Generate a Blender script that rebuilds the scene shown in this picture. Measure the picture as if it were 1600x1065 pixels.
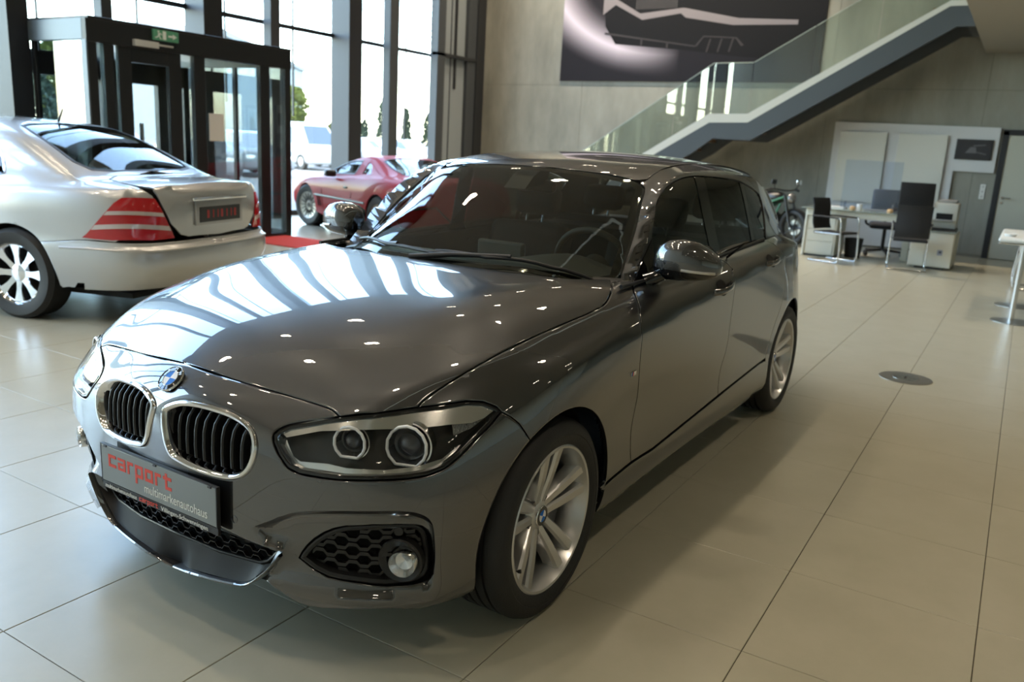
import bpy, bmesh, math, random
import numpy as np
from mathutils import Vector, Matrix
from mathutils.bvhtree import BVHTree
from mathutils.geometry import delaunay_2d_cdt
PI = math.pi
for o in list(bpy.data.objects): bpy.data.objects.remove(o, do_unlink=True)
SC = bpy.context.scene
COL = SC.collection
rnd = random.Random(7)

# ------------------------------------------------------------------ camera, sky, sun, exposure
FPX, CX, CY, CZ, YAW, PITCH, ROLL = 1293.0, 2.118, 1.934, 1.424, 3.681, 0.231, 0.0552
def cam_axes():
    cy, sy, cp, sp = math.cos(YAW), math.sin(YAW), math.cos(PITCH), math.sin(PITCH)
    f = Vector((cy*cp, sy*cp, -sp)); r = Vector((sy, -cy, 0)); u = r.cross(f)
    cr, sr = math.cos(ROLL), math.sin(ROLL)
    return cr*r+sr*u, -sr*r+cr*u, f
CR, CU, CF = cam_axes()
CAMP = Vector((CX, CY, CZ))
cd = bpy.data.cameras.new('camera'); cam = bpy.data.objects.new('camera', cd); COL.objects.link(cam)
cd.sensor_fit = 'HORIZONTAL'; cd.sensor_width = 36.0; cd.lens = FPX/1600*36.0
M = Matrix.Identity(4)
for i, a in enumerate((CR, CU, -CF)):
    for j in range(3): M[j][i] = a[j]
M.translation = CAMP
cam.matrix_world = M
cd.clip_start = .05; cd.clip_end = 500
cd.dof.use_dof = True; cd.dof.focus_distance = 2.5; cd.dof.aperture_fstop = 3.5
SC.camera = cam

w = bpy.data.worlds.new('world'); SC.world = w; w.use_nodes = True
nt = w.node_tree; nt.nodes.clear()
bg = nt.nodes.new('ShaderNodeBackground'); ow = nt.nodes.new('ShaderNodeOutputWorld')
sky = nt.nodes.new('ShaderNodeTexSky'); sky.sky_type = 'NISHITA'; sky.sun_disc = False
sky.sun_elevation = math.radians(48); sky.sun_rotation = math.radians(70); sky.air_density = 1.0; sky.dust_density = 1.2; sky.ozone_density = 1.5
tint = nt.nodes.new('ShaderNodeMixRGB'); tint.blend_type = 'MULTIPLY'; tint.inputs[0].default_value = 1; tint.inputs[2].default_value = (1.06,1.0,.86,1); nt.links.new(sky.outputs[0], tint.inputs[1]); nt.links.new(tint.outputs[0], bg.inputs[0]); bg.inputs[1].default_value = SKY_STRENGTH = 3.2
nt.links.new(bg.outputs[0], ow.inputs[0])
sd = bpy.data.lights.new('sun', 'SUN'); sun = bpy.data.objects.new('sun', sd); COL.objects.link(sun)
sd.energy = 5.0; sd.angle = .01; sd.color = (1, .95, .86)
sun.rotation_euler = (math.radians(42), 0, math.radians(200))
SC.view_settings.view_transform = 'Standard'; SC.view_settings.look = 'None'
SC.view_settings.gamma = 1.0; SC.view_settings.use_curve_mapping = False
SC.view_settings.exposure = 0.15
SC.cycles.max_bounces = 10; SC.cycles.transparent_max_bounces = 16; SC.cycles.glossy_bounces = 6
SC.cycles.caustics_reflective = False; SC.cycles.caustics_refractive = False
SC.cycles.use_denoising = True
SC.cycles.sample_clamp_indirect = 6.0

# ------------------------------------------------------------------ helpers
def tag(o, label=None, cat=None, group=None, kind=None):
    if label: o['label'] = label
    if cat: o['category'] = cat
    if group: o['group'] = group
    if kind: o['kind'] = kind
    return o
def empty(name, loc=(0,0,0), rz=0, label=None, cat=None, group=None):
    o = bpy.data.objects.new(name, None); COL.objects.link(o); o.empty_display_size = .1
    o.location = loc; o.rotation_euler = (0,0,rz)
    return tag(o, label, cat, group)
def link(name, me, mat=None, parent=None, label=None):
    o = bpy.data.objects.new(name, me); COL.objects.link(o)
    if mat is not None:
        for m in (mat if isinstance(mat, (list, tuple)) else [mat]): me.materials.append(m)
    if parent is not None: o.parent = parent
    if label: o['label'] = label
    return o
def struct(name, me, mat, parent=None):
    o = link(name, me, mat, parent); o['kind'] = 'structure'; return o
def copy_tree(o, parent=None, **kw):
    c = o.copy(); COL.objects.link(c)
    if parent is not None: c.parent = parent
    for ch in list(o.children): copy_tree(ch, c)
    return c
def mesh_from(verts, faces, smooth=False, angle=None):
    me = bpy.data.meshes.new('m'); me.from_pydata([tuple(v) for v in verts], [], faces)
    if smooth: me.shade_smooth()
    if angle is not None: me.shade_smooth(); me.set_sharp_from_angle(angle=math.radians(angle))
    return me
class MB:
    """collects simple solids into one mesh"""
    def __init__(s): s.v = []; s.f = []; s.mi = []; s.cur = 0
    def add(s, v, f):
        k = len(s.v); s.v += [tuple(p) for p in v]; s.f += [tuple(i+k for i in q) for q in f]; s.mi += [s.cur]*len(f); return s
    def box(s, x0, x1, y0, y1, z0, z1, b=0.0):
        if b <= 0:
            v = [(x,y,z) for x in (x0,x1) for y in (y0,y1) for z in (z0,z1)]
            return s.add(v, [(0,1,3,2),(4,6,7,5),(0,4,5,1),(2,3,7,6),(0,2,6,4),(1,5,7,3)])
        bm = bmesh.new(); bmesh.ops.create_cube(bm, size=1)
        for q in bm.verts: q.co = ((x0+x1)/2+q.co.x*(x1-x0), (y0+y1)/2+q.co.y*(y1-y0), (z0+z1)/2+q.co.z*(z1-z0))
        bmesh.ops.bevel(bm, geom=bm.edges[:], offset=b, segments=2, affect='EDGES', profile=.5)
        return s.bm(bm)
    def bm(s, bm, mat=None):
        bm.verts.ensure_lookup_table(); bm.verts.index_update()
        vs = [(mat @ q.co) if mat else q.co.copy() for q in bm.verts]
        fs = [[q.index for q in f.verts] for f in bm.faces]
        bm.free(); return s.add(vs, fs)
    def cyl(s, a, b, r, r2=None, n=16, cap=True):
        a, b = Vector(a), Vector(b); r2 = r if r2 is None else r2
        d = (b-a).normalized(); t = d.orthogonal().normalized(); u = d.cross(t)
        v = []; f = []
        for p, R in ((a, r), (b, r2)):
            for i in range(n):
                an = 2*PI*i/n; v.append(p + t*math.cos(an)*R + u*math.sin(an)*R)
        for i in range(n): j = (i+1)%n; f.append((i, j, n+j, n+i))
        if cap: f.append(tuple(range(n-1,-1,-1))); f.append(tuple(range(n, 2*n)))
        return s.add(v, f)
    def tube(s, pts, r, n=10, closed=False, cap=True):
        pts = [Vector(p) for p in pts]; m = len(pts); v = []; f = []
        up = None
        for k in range(m):
            if closed: d = pts[(k+1)%m]-pts[k-1]
            else: d = pts[min(k+1,m-1)]-pts[max(k-1,0)]
            d.normalize()
            if up is None: up = d.orthogonal().normalized()
            up = (up - d*up.dot(d)).normalized(); w_ = d.cross(up)
            R = r[k] if isinstance(r, (list,tuple)) else r
            for i in range(n):
                an = 2*PI*i/n; v.append(pts[k]+up*math.cos(an)*R+w_*math.sin(an)*R)
        for k in range(m if closed else m-1):
            k2 = (k+1)%m
            for i in range(n): j = (i+1)%n; f.append((k*n+i, k*n+j, k2*n+j, k2*n+i))
        if cap and not closed: f.append(tuple(range(n-1,-1,-1))); f.append(tuple(range((m-1)*n, m*n)))
        return s.add(v, f)
    def lathe(s, prof, axis_o=(0,0,0), axis='y', n=48, closed=False, a0=0, a1=2*PI):
        """prof: list of (r, h); revolved about an axis through axis_o"""
        o = Vector(axis_o); v = []; f = []; m = len(prof); full = abs(a1-a0-2*PI) < 1e-6
        N = n if full else n+1
        for i in range(N):
            a = a0+(a1-a0)*i/n; c, sn = math.cos(a), math.sin(a)
            for r, h in prof:
                if axis == 'y': p = Vector((r*c, h, r*sn))
                elif axis == 'z': p = Vector((r*c, r*sn, h))
                else: p = Vector((h, r*c, r*sn))
                v.append(o+p)
        for i in range(N if full else N-1):
            i2 = (i+1)%N
            for k in range(m if closed else m-1):
                k2 = (k+1)%m; f.append((i*m+k, i*m+k2, i2*m+k2, i2*m+k))
        return s.add(v, f)
    def prism(s, poly, h0, h1, axis='y'):
        """2D polygon extruded; axis is the extrude axis; poly coords are the other two in xyz order"""
        n = len(poly); v = []
        for h in (h0, h1):
            for a, b in poly:
                v.append((h,a,b) if axis == 'x' else (a,h,b) if axis == 'y' else (a,b,h))
        f = [(i, (i+1)%n, n+(i+1)%n, n+i) for i in range(n)]
        f.append(tuple(range(n-1,-1,-1))); f.append(tuple(range(n, 2*n)))
        return s.add(v, f)
    def xf(s, mat, start=0):
        for i in range(start, len(s.v)): s.v[i] = tuple(mat @ Vector(s.v[i]))
        return s
    def mesh(s, smooth=None):
        me = bpy.data.meshes.new('m'); me.from_pydata(s.v, [], s.f)
        bm = bmesh.new(); bm.from_mesh(me); bmesh.ops.recalc_face_normals(bm, faces=bm.faces); bm.to_mesh(me); bm.free()
        if smooth is not None: me.shade_smooth(); me.set_sharp_from_angle(angle=math.radians(smooth))
        if any(s.mi): me.polygons.foreach_set('material_index', s.mi)
        return me
    def build(s, name, mat, parent=None, smooth=None, label=None):
        return link(name, s.mesh(smooth), mat, parent, label)
def catmull(pts, per=6, closed=False):
    P = [np.array(p, float) for p in pts]; n = len(P); out = []
    rng = range(n) if closed else range(n-1)
    for i in rng:
        p0 = P[i-1] if (closed or i > 0) else 2*P[0]-P[1]
        p1 = P[i]; p2 = P[(i+1)%n]
        p3 = P[(i+2)%n] if (closed or i+2 < n) else 2*P[-1]-P[-2]
        # centripetal parametrisation
        t1 = max(1e-6, np.linalg.norm(p1-p0))**.5; t2 = t1+max(1e-6, np.linalg.norm(p2-p1))**.5; t3 = t2+max(1e-6, np.linalg.norm(p3-p2))**.5
        for k in range(per):
            t = t1+(t2-t1)*k/per
            a1 = (t1-t)/t1*p0+t/t1*p1; a2 = (t2-t)/(t2-t1)*p1+(t-t1)/(t2-t1)*p2; a3 = (t3-t)/(t3-t2)*p2+(t-t2)/(t3-t2)*p3
            b1 = (t2-t)/t2*a1+t/t2*a2; b2 = (t3-t)/(t3-t1)*a2+(t-t1)/(t3-t1)*a3
            out.append((t2-t)/(t2-t1)*b1+(t-t1)/(t2-t1)*b2)
    if not closed: out.append(P[-1])
    return out
def resample(pts, step, closed=True):
    P = [np.array(p, float) for p in pts]; out = []
    n = len(P)
    for i in range(n if closed else n-1):
        a, b = P[i], P[(i+1)%n]; L = np.linalg.norm(b-a); k = max(1, int(round(L/step)))
        for j in range(k): out.append(a+(b-a)*j/k)
    if not closed: out.append(P[-1])
    return out

# ------------------------------------------------------------------ materials
MATS = {}
def mat(name, col=(.5,.5,.5), rough=.5, metal=0.0, coat=0.0, spec=None, emit=None, estr=1.0, alpha=None, trans=0.0, ior=None, noise=None, bump=None, coat_rough=.03):
    if name in MATS: return MATS[name]
    m = bpy.data.materials.new(name); m.use_nodes = True; t = m.node_tree; b = t.nodes['Principled BSDF']
    b.inputs['Base Color'].default_value = (*col, 1); b.inputs['Roughness'].default_value = rough; b.inputs['Metallic'].default_value = metal
    b.inputs['Coat Weight'].default_value = coat; b.inputs['Coat Roughness'].default_value = coat_rough
    if spec is not None: b.inputs['Specular IOR Level'].default_value = spec
    if ior: b.inputs['IOR'].default_value = ior
    if trans: b.inputs['Transmission Weight'].default_value = trans
    if emit: b.inputs['Emission Color'].default_value = (*emit, 1); b.inputs['Emission Strength'].default_value = estr
    if noise:   # (scale, colour2, factor)
        tc = t.nodes.new('ShaderNodeTexCoord'); nz = t.nodes.new('ShaderNodeTexNoise'); nz.inputs['Scale'].default_value = noise[0]; nz.inputs['Detail'].default_value = 6
        rp = t.nodes.new('ShaderNodeValToRGB'); rp.color_ramp.elements[0].position = .3; rp.color_ramp.elements[1].position = .7
        rp.color_ramp.elements[0].color = (*col, 1); rp.color_ramp.elements[1].color = (*noise[1], 1)
        t.links.new(tc.outputs['Object'], nz.inputs['Vector']); t.links.new(nz.outputs[0], rp.inputs[0]); t.links.new(rp.outputs[0], b.inputs['Base Color'])
    if bump:    # (scale, strength)
        tc = t.nodes.new('ShaderNodeTexCoord'); nz = t.nodes.new('ShaderNodeTexNoise'); nz.inputs['Scale'].default_value = bump[0]; nz.inputs['Detail'].default_value = 4
        bp = t.nodes.new('ShaderNodeBump'); bp.inputs['Strength'].default_value = bump[1]; bp.inputs['Distance'].default_value = .01
        t.links.new(tc.outputs['Object'], nz.inputs['Vector']); t.links.new(nz.outputs[0], bp.inputs['Height']); t.links.new(bp.outputs[0], b.inputs['Normal'])
    MATS[name] = m; return m
def glass_mat(name, tint=(.9,.95,.95), dens=.05, rough=.0):
    """thin sheet glass: tinted see-through plus fresnel gloss"""
    if name in MATS: return MATS[name]
    m = bpy.data.materials.new(name); m.use_nodes = True; t = m.node_tree; t.nodes.clear()
    out = t.nodes.new('ShaderNodeOutputMaterial'); mx = t.nodes.new('ShaderNodeMixShader'); lw = t.nodes.new('ShaderNodeLayerWeight')
    lw.inputs['Blend'].default_value = .5
    pw = t.nodes.new('ShaderNodeMath'); pw.operation = 'POWER'; pw.inputs[1].default_value = 5
    ma = t.nodes.new('ShaderNodeMath'); ma.operation = 'MULTIPLY_ADD'; ma.inputs[1].default_value = .9; ma.inputs[2].default_value = dens
    tr = t.nodes.new('ShaderNodeBsdfTransparent'); gl = t.nodes.new('ShaderNodeBsdfGlossy')
    tr.inputs[0].default_value = (*tint, 1); gl.inputs['Roughness'].default_value = rough
    t.links.new(lw.outputs['Facing'], pw.inputs[0]); t.links.new(pw.outputs[0], ma.inputs[0]); t.links.new(ma.outputs[0], mx.inputs[0])
    t.links.new(tr.outputs[0], mx.inputs[1]); t.links.new(gl.outputs[0], mx.inputs[2]); t.links.new(mx.outputs[0], out.inputs[0])
    MATS[name] = m; return m
PAINT = mat('mineral_grey_paint', (.032,.033,.036), .33, .75, 1.0, coat_rough=.006)
PAINT.node_tree.nodes['Principled BSDF'].inputs['Coat IOR'].default_value = 2.1
BLK = mat('black_plastic', (.011,.011,.012), .42)
GBLK = mat('gloss_black', (.006,.006,.007), .08, coat=.5)
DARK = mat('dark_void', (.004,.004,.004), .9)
CHROME = mat('chrome', (.85,.85,.86), .07, 1.0)
RUB = mat('tyre_rubber', (.012,.012,.012), .62, bump=(220, .15))
SILV = mat('alloy_silver', (.60,.60,.60), .30, .85, .35)
# ------------------------------------------------------------------ draped car panels
class Master:
    """smooth subdivision surface through given points; panels are cut out of it and draped on it"""
    def __init__(s, pts, faces, creases=(), level=4, iters=4, mirror=True):
        n = len(pts); P = np.array(pts, float)
        ctr = [i for i in range(n) if abs(P[i,1]) < 1e-6] if mirror else []
        mp = {}; k = n; MV = []
        if mirror:
            for i in range(n):
                if i in ctr: mp[i] = i
                else: mp[i] = k; k += 1; MV.append(i)
        F = [tuple(f) for f in faces]
        if mirror: F += [tuple(mp[i] for i in reversed(f)) for f in faces]
        def full(Q):
            if not MV: return Q
            return np.vstack([Q, Q[MV]*np.array([1,-1,1])])
        target = full(P); cage = target.copy()
        me = bpy.data.meshes.new('cage'); me.from_pydata(cage.tolist(), [], F)
        if len(creases):
            at = me.attributes.new('crease_edge', 'FLOAT', 'EDGE'); em = {tuple(sorted(e.vertices)): e.index for e in me.edges}
            for a, b, c in creases:
                for q in ((a,b), (mp.get(a,a), mp.get(b,b))):
                    e = em.get(tuple(sorted(q)))
                    if e is not None: at.data[e].value = c
        ob = bpy.data.objects.new('cage', me); COL.objects.link(ob)
        md = ob.modifiers.new('s', 'SUBSURF'); md.levels = 1; md.use_limit_surface = True; md.boundary_smooth = 'ALL'
        for _ in range(iters):
            me.vertices.foreach_set('co', cage.ravel()); me.update()
            dg = bpy.context.evaluated_depsgraph_get(); ev = ob.evaluated_get(dg); em_ = ev.to_mesh()
            co = np.empty(len(em_.vertices)*3); em_.vertices.foreach_get('co', co); co = co.reshape(-1,3)[:len(cage)]
            ev.to_mesh_clear()
            cage = cage+.8*(target-co)
        me.vertices.foreach_set('co', cage.ravel()); me.update(); md.levels = level
        dg = bpy.context.evaluated_depsgraph_get(); ev = ob.evaluated_get(dg); em_ = ev.to_mesh()
        em_.calc_loop_triangles()
        nv = len(em_.vertices); co = np.empty(nv*3); em_.vertices.foreach_get('co', co); s.co = co.reshape(-1,3)
        no = np.empty(nv*3); em_.vertices.foreach_get('normal', no); s.no = no.reshape(-1,3)
        nt_ = len(em_.loop_triangles); tr = np.empty(nt_*3, int); em_.loop_triangles.foreach_get('vertices', tr); s.tri = tr.reshape(-1,3)
        ev.to_mesh_clear()
        bpy.data.objects.remove(ob); bpy.data.meshes.remove(me)
        s.bvh = BVHTree.FromPolygons([Vector(v) for v in s.co], [tuple(int(i) for i in t) for t in s.tri])
    def hit(s, o, d):
        loc, nrm, fi, dist = s.bvh.ray_cast(Vector(o), Vector(d))
        if loc is None: return None
        return s._n(loc, fi)
    def near(s, p):
        loc, nrm, fi, dist = s.bvh.find_nearest(Vector(p)); return s._n(loc, fi)
    def _n(s, loc, fi):
        a, b, c = s.tri[fi]; A, B, C = s.co[a], s.co[b], s.co[c]; p = np.array(loc)
        v0, v1, v2 = B-A, C-A, p-A
        d00, d01, d11, d20, d21 = v0@v0, v0@v1, v1@v1, v2@v0, v2@v1; den = d00*d11-d01*d01
        v = (d11*d20-d01*d21)/den if abs(den) > 1e-18 else 0; w_ = (d00*d21-d01*d20)/den if abs(den) > 1e-18 else 0
        n = s.no[a]*(1-v-w_)+s.no[b]*v+s.no[c]*w_; n /= max(1e-9, np.linalg.norm(n))
        return p, n
def in_poly(P, poly):
    P = np.atleast_2d(P); x, y = P[:,0], P[:,1]; r = np.zeros(len(P), bool); n = len(poly)
    for i in range(n):
        x1, y1 = poly[i]; x2, y2 = poly[(i+1)%n]
        c = ((y1 > y) != (y2 > y))
        if c.any():
            with np.errstate(divide='ignore', invalid='ignore'): r ^= c & (x < (x2-x1)*(y-y1)/(y2-y1+1e-30)+x1)
    return r
def dist_poly(P, poly, closed=True):
    P = np.atleast_2d(P); d = np.full(len(P), 1e9); n = len(poly)
    for i in range(n if closed else n-1):
        a = np.array(poly[i]); b = np.array(poly[(i+1)%n]); ab = b-a; t = np.clip(((P-a)@ab)/max(1e-12, ab@ab), 0, 1)
        d = np.minimum(d, np.linalg.norm(P-(a+t[:,None]*ab), axis=1))
    return d
def inset2(poly, g):
    """move a closed 2D outline inwards by g"""
    P = np.array(poly, float); n = len(P); A = 0
    for i in range(n): A += P[i-1][0]*P[i][1]-P[i][0]*P[i-1][1]
    sg = 1 if A > 0 else -1; out = []
    for i in range(n):
        e1 = P[i]-P[i-1]; e2 = P[(i+1)%n]-P[i]; e1 = e1/max(1e-9, np.linalg.norm(e1)); e2 = e2/max(1e-9, np.linalg.norm(e2))
        n1 = np.array([-e1[1], e1[0]]); n2 = np.array([-e2[1], e2[0]]); m = n1+n2; L = m@m
        m = m*(2/L) if L > .4 else m*2.2
        out.append(P[i]+sg*g*m)
    return out
class Frame:
    def __init__(s, d):
        s.d = np.array(d, float)/np.linalg.norm(d)
        up = np.array([0,0,1.]) if abs(s.d[2]) < .9 else np.array([1.,0,0])
        s.e1 = np.cross(up, s.d); s.e1 /= np.linalg.norm(s.e1); s.e2 = np.cross(s.d, s.e1)
    def to2(s, p): p = np.asarray(p, float); return np.stack([p@s.e1, p@s.e2], -1)
    def org(s, q): return q[0]*s.e1+q[1]*s.e2+s.d*6
def drape(master, fr, Q, dent=None, off=0.0):
    """2D frame points -> 3D points and normals on the master; dent = function(Q)->(h, dh/da, dh/db)"""
    V = np.zeros((len(Q),3)); N = np.zeros((len(Q),3)); ok = np.ones(len(Q), bool)
    for i, q in enumerate(Q):
        h = master.hit(fr.org(q), -fr.d)
        if h is None:
            ok[i] = False; continue
        V[i], N[i] = h
    if not ok.all() and ok.any():
        bad = np.where(~ok)[0]; good = np.where(ok)[0]; Qa = np.array(Q)
        for b in bad:
            g = good[np.argmin(((Qa[good]-Qa[b])**2).sum(1))]; V[b] = V[g]+(Qa[b]-Qa[g])@np.stack([fr.e1, fr.e2]); N[b] = N[g]
    if dent is not None:
        Qa = np.array(Q); h, ha, hb = dent(Qa)
        nd = N@fr.d; nd = np.where(np.abs(nd) < .05, .05, nd)
        ca = -(N@fr.e1)/nd; cb = -(N@fr.e2)/nd
        N2 = fr.d-(ca-ha)[:,None]*fr.e1-(cb-hb)[:,None]*fr.e2; N2 /= np.linalg.norm(N2, axis=1)[:,None]
        V = V-h[:,None]*fr.d; N = np.where((h > 1e-6)[:,None], N2, N)
    if off: V = V+N*off
    return V, N
def panel_mesh(master, out_dir, outline, holes=(), step=.03, gap=.0018, flange=.012, off=0.0, dent=None, extra=(), extra2=(), edge_step=None, hole_flange=None, mirror_join=False, lip=True):
    """a piece of car skin: 3D outline (and holes) projected along out_dir, triangulated, draped, with turned-in edges"""
    fr = Frame(out_dir); es = edge_step or step*.6
    L = [inset2(fr.to2(np.array(resample(outline, es))), gap)]
    for h in holes: L.append(inset2(fr.to2(np.array(resample(h, es))), -gap))
    V2 = []; E = []; loops = []
    for lp in L:
        k = len(V2); V2 += [tuple(p) for p in lp]; n = len(lp); E += [(k+i, k+(i+1)%n) for i in range(n)]; loops.append(list(range(k, k+n)))
    if lip:    # an inner ring a few mm in, so that the edge can roll over
        for i_, lp in enumerate(L):
            r = inset2(lp, .004 if i_ == 0 else -.004)
            V2 += [tuple(p) for p in r]
    for ln in extra:
        q = fr.to2(np.array(resample(ln, es, closed=False))); k = len(V2); V2 += [tuple(p) for p in q]; E += [(k+i, k+i+1) for i in range(len(q)-1)]
    for q in extra2:
        k = len(V2); V2 += [tuple(p) for p in q]; E += [(k+i, k+i+1) for i in range(len(q)-1)]
    A = np.array(L[0]); lo, hi = A.min(0), A.max(0); G = []
    r = 0; y = lo[1]
    while y < hi[1]:
        x = lo[0]+(step*.5 if r % 2 else 0)
        while x < hi[0]: G.append((x, y)); x += step
        y += step*.87; r += 1
    G = np.array(G); keep = in_poly(G, L[0]); keep &= dist_poly(G, L[0]) > es*.7
    for h in L[1:]: keep &= ~in_poly(G, h); keep &= dist_poly(G, h) > es*.7
    V2 += [tuple(p) for p in G[keep]]
    vs, _, fs, ov, _, _ = delaunay_2d_cdt([Vector(p) for p in V2], E, [], 0, 1e-6)
    Q = np.array([tuple(v) for v in vs]); F = np.array([tuple(f) for f in fs])
    C = Q[F].mean(1); keep = in_poly(C, L[0])
    for h in L[1:]: keep &= ~in_poly(C, h)
    F = F[keep]
    a = Q[F]; area = (a[:,1,0]-a[:,0,0])*(a[:,2,1]-a[:,0,1])-(a[:,1,1]-a[:,0,1])*(a[:,2,0]-a[:,0,0])
    F = F[np.abs(area) > 1e-10]; area = area[np.abs(area) > 1e-10]
    F = np.where((area < 0)[:,None], F[:,::-1], F)
    V, N = drape(master, fr, Q, dent, off)
    # boundary edges -> flange
    cnt = {}
    for t in F:
        for i in range(3):
            e = (int(t[i]), int(t[(i+1)%3])); cnt[e] = cnt.get(e, 0)+1
    bd = [e for e in cnt if (e[1], e[0]) not in cnt]
    nV = len(V); verts = V.tolist(); norms = N.tolist(); faces = [tuple(int(i) for i in t) for t in F]
    if mirror_join:   # no flange on the centre line
        bd = [e for e in bd if abs(V[e[0]][1]) > .004 or abs(V[e[1]][1]) > .004]
    if lip:
        tn = {}
        for a_, b_ in bd:
            d_ = V[b_]-V[a_]; o_ = np.cross(d_, N[a_]); L_ = np.linalg.norm(o_)
            if L_ > 1e-9:
                for q in (a_, b_): tn[q] = tn.get(q, 0)+o_/L_
        for q, o_ in tn.items():
            o_ = o_/max(1e-9, np.linalg.norm(o_)); m_ = N[q]+.75*o_; norms[q] = (m_/np.linalg.norm(m_)).tolist()
    if flange > 0:
        used = {}
        hs = set()
        hf = flange if hole_flange is None else hole_flange
        hp = [np.array(h) for h in L[1:]]
        for e in bd:
            for q in e:
                if q not in used:
                    depth = flange
                    if hp and hf != flange and min(dist_poly(Q[q], h)[0] for h in hp) < 1e-4: depth = hf
                    used[q] = len(verts); verts.append(V[q].tolist()); verts.append((V[q]-(N[q] if depth <= .02 else fr.d)*depth).tolist()); norms += [[0,0,0],[0,0,0]]
        for a_, b_ in bd:
            d_ = V[b_]-V[a_]; o_ = np.cross(d_, N[a_]); L_ = np.linalg.norm(o_)
            o_ = o_/L_ if L_ > 1e-9 else N[a_]
            faces.append((used[b_], used[a_], used[a_]+1, used[b_]+1))
            for q in (a_, b_):
                for k in (0, 1): norms[used[q]+k] = (np.array(norms[used[q]+k])+o_).tolist()
        for i in range(nV, len(verts)):
            n_ = np.array(norms[i]); l_ = np.linalg.norm(n_); norms[i] = (n_/l_).tolist() if l_ > 1e-9 else [0,0,1]
    return verts, faces, norms
def mirror_y(vfn):
    v, f, n = vfn
    return [(a, -b, c) for a, b, c in v], [tuple(reversed(q)) for q in f], [(a, -b, c) for a, b, c in n]
def join_vfn(*L):
    V, F, N = [], [], []
    for v, f, n in L:
        k = len(V); V += list(v); F += [tuple(i+k for i in q) for q in f]; N += list(n)
    return V, F, N
def vfn_mesh(vfn):
    v, f, n = vfn; me = bpy.data.meshes.new('m'); me.from_pydata([tuple(p) for p in v], [], f); me.shade_smooth()
    me.normals_split_custom_set_from_vertices([tuple(p) for p in n]); return me
# ------------------------------------------------------------------ the showroom
XW, YF = -14.1, -8.9      # concrete end wall, glass front
XB, YB, ZC = 7.5, 11.0, 8.0
T = .5935; OX, OY = -.1438, .841
def concrete(name, c1, c2):
    m = mat(name, c1, .62)
    t = m.node_tree; b = t.nodes['Principled BSDF']; tc = t.nodes.new('ShaderNodeTexCoord'); mp = t.nodes.new('ShaderNodeMapping'); mp.inputs['Scale'].default_value = (1,1,.35)
    n1 = t.nodes.new('ShaderNodeTexNoise'); n1.inputs['Scale'].default_value = 1.1; n1.inputs['Detail'].default_value = 8; n1.inputs['Roughness'].default_value = .62
    n2 = t.nodes.new('ShaderNodeTexNoise'); n2.inputs['Scale'].default_value = 60; n2.inputs['Detail'].default_value = 3
    rp = t.nodes.new('ShaderNodeValToRGB'); rp.color_ramp.elements[0].color = (*c1,1); rp.color_ramp.elements[1].color = (*c2,1); rp.color_ramp.elements[0].position = .34; rp.color_ramp.elements[1].position = .68
    bp = t.nodes.new('ShaderNodeBump'); bp.inputs['Strength'].default_value = .15; bp.inputs['Distance'].default_value = .004
    t.links.new(tc.outputs['Object'], mp.inputs[0]); t.links.new(mp.outputs[0], n1.inputs['Vector']); t.links.new(tc.outputs['Object'], n2.inputs['Vector'])
    t.links.new(n1.outputs[0], rp.inputs[0]); t.links.new(rp.outputs[0], b.inputs['Base Color']); t.links.new(n2.outputs[0], bp.inputs['Height']); t.links.new(bp.outputs[0], b.inputs['Normal'])
    return m
CONC = concrete('concrete', (.17,.168,.142), (.31,.305,.262))
# floor: tiles in a dark joint bed
bed = MB(); bed.box(XW-.3, XB+.3, YF-.5, YB+.3, -.12, -.004); FL = struct('floor', bed.mesh(), mat('tile_joint', (.06,.052,.04), .9))
TM = mat('floor_tile', (.40,.37,.30), .28, spec=.5)
t_ = TM.node_tree; b_ = t_.nodes['Principled BSDF']; tc = t_.nodes.new('ShaderNodeNewGeometry'); n1 = t_.nodes.new('ShaderNodeTexNoise'); n1.inputs['Scale'].default_value = 3.5; n1.inputs['Detail'].default_value = 9; n1.inputs['Roughness'].default_value = .65
rp = t_.nodes.new('ShaderNodeValToRGB'); rp.color_ramp.elements[0].color = (.395,.378,.288,1); rp.color_ramp.elements[1].color = (.445,.425,.335,1); rp.color_ramp.elements[0].position = .3; rp.color_ramp.elements[1].position = .7
n2 = t_.nodes.new('ShaderNodeTexNoise'); n2.inputs['Scale'].default_value = 9; n2.inputs['Detail'].default_value = 5; bp = t_.nodes.new('ShaderNodeBump'); bp.inputs['Strength'].default_value = .06; bp.inputs['Distance'].default_value = .004
mr = t_.nodes.new('ShaderNodeMapRange'); mr.inputs['To Min'].default_value = .22; mr.inputs['To Max'].default_value = .36
t_.links.new(tc.outputs['Position'], n1.inputs['Vector']); t_.links.new(n1.outputs[0], rp.inputs[0]); t_.links.new(rp.outputs[0], b_.inputs['Base Color']); t_.links.new(tc.outputs['Position'], n2.inputs['Vector']); t_.links.new(n2.outputs[0], bp.inputs['Height']); t_.links.new(bp.outputs[0], b_.inputs['Normal'])
pass
def tile_geo(h=T/2, g=.0013):
    a = h-g; c = a-.0015
    v = [(-c,-c,0),(c,-c,0),(c,c,0),(-c,c,0),(-a,-a,-.0015),(a,-a,-.0015),(a,a,-.0015),(-a,a,-.0015),(-a,-a,-.006),(a,-a,-.006),(a,a,-.006),(-a,a,-.006)]
    f = [(0,1,2,3)]+[(i+4,(i+1)%4+4,(i+1)%4,i) for i in range(4)]+[(i+8,(i+1)%4+8,(i+1)%4+4,i+4) for i in range(4)]
    return v, f
tv, tf = tile_geo(); tile_me = mesh_from(tv, tf); tile_me.materials.append(TM)
cells = []
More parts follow.
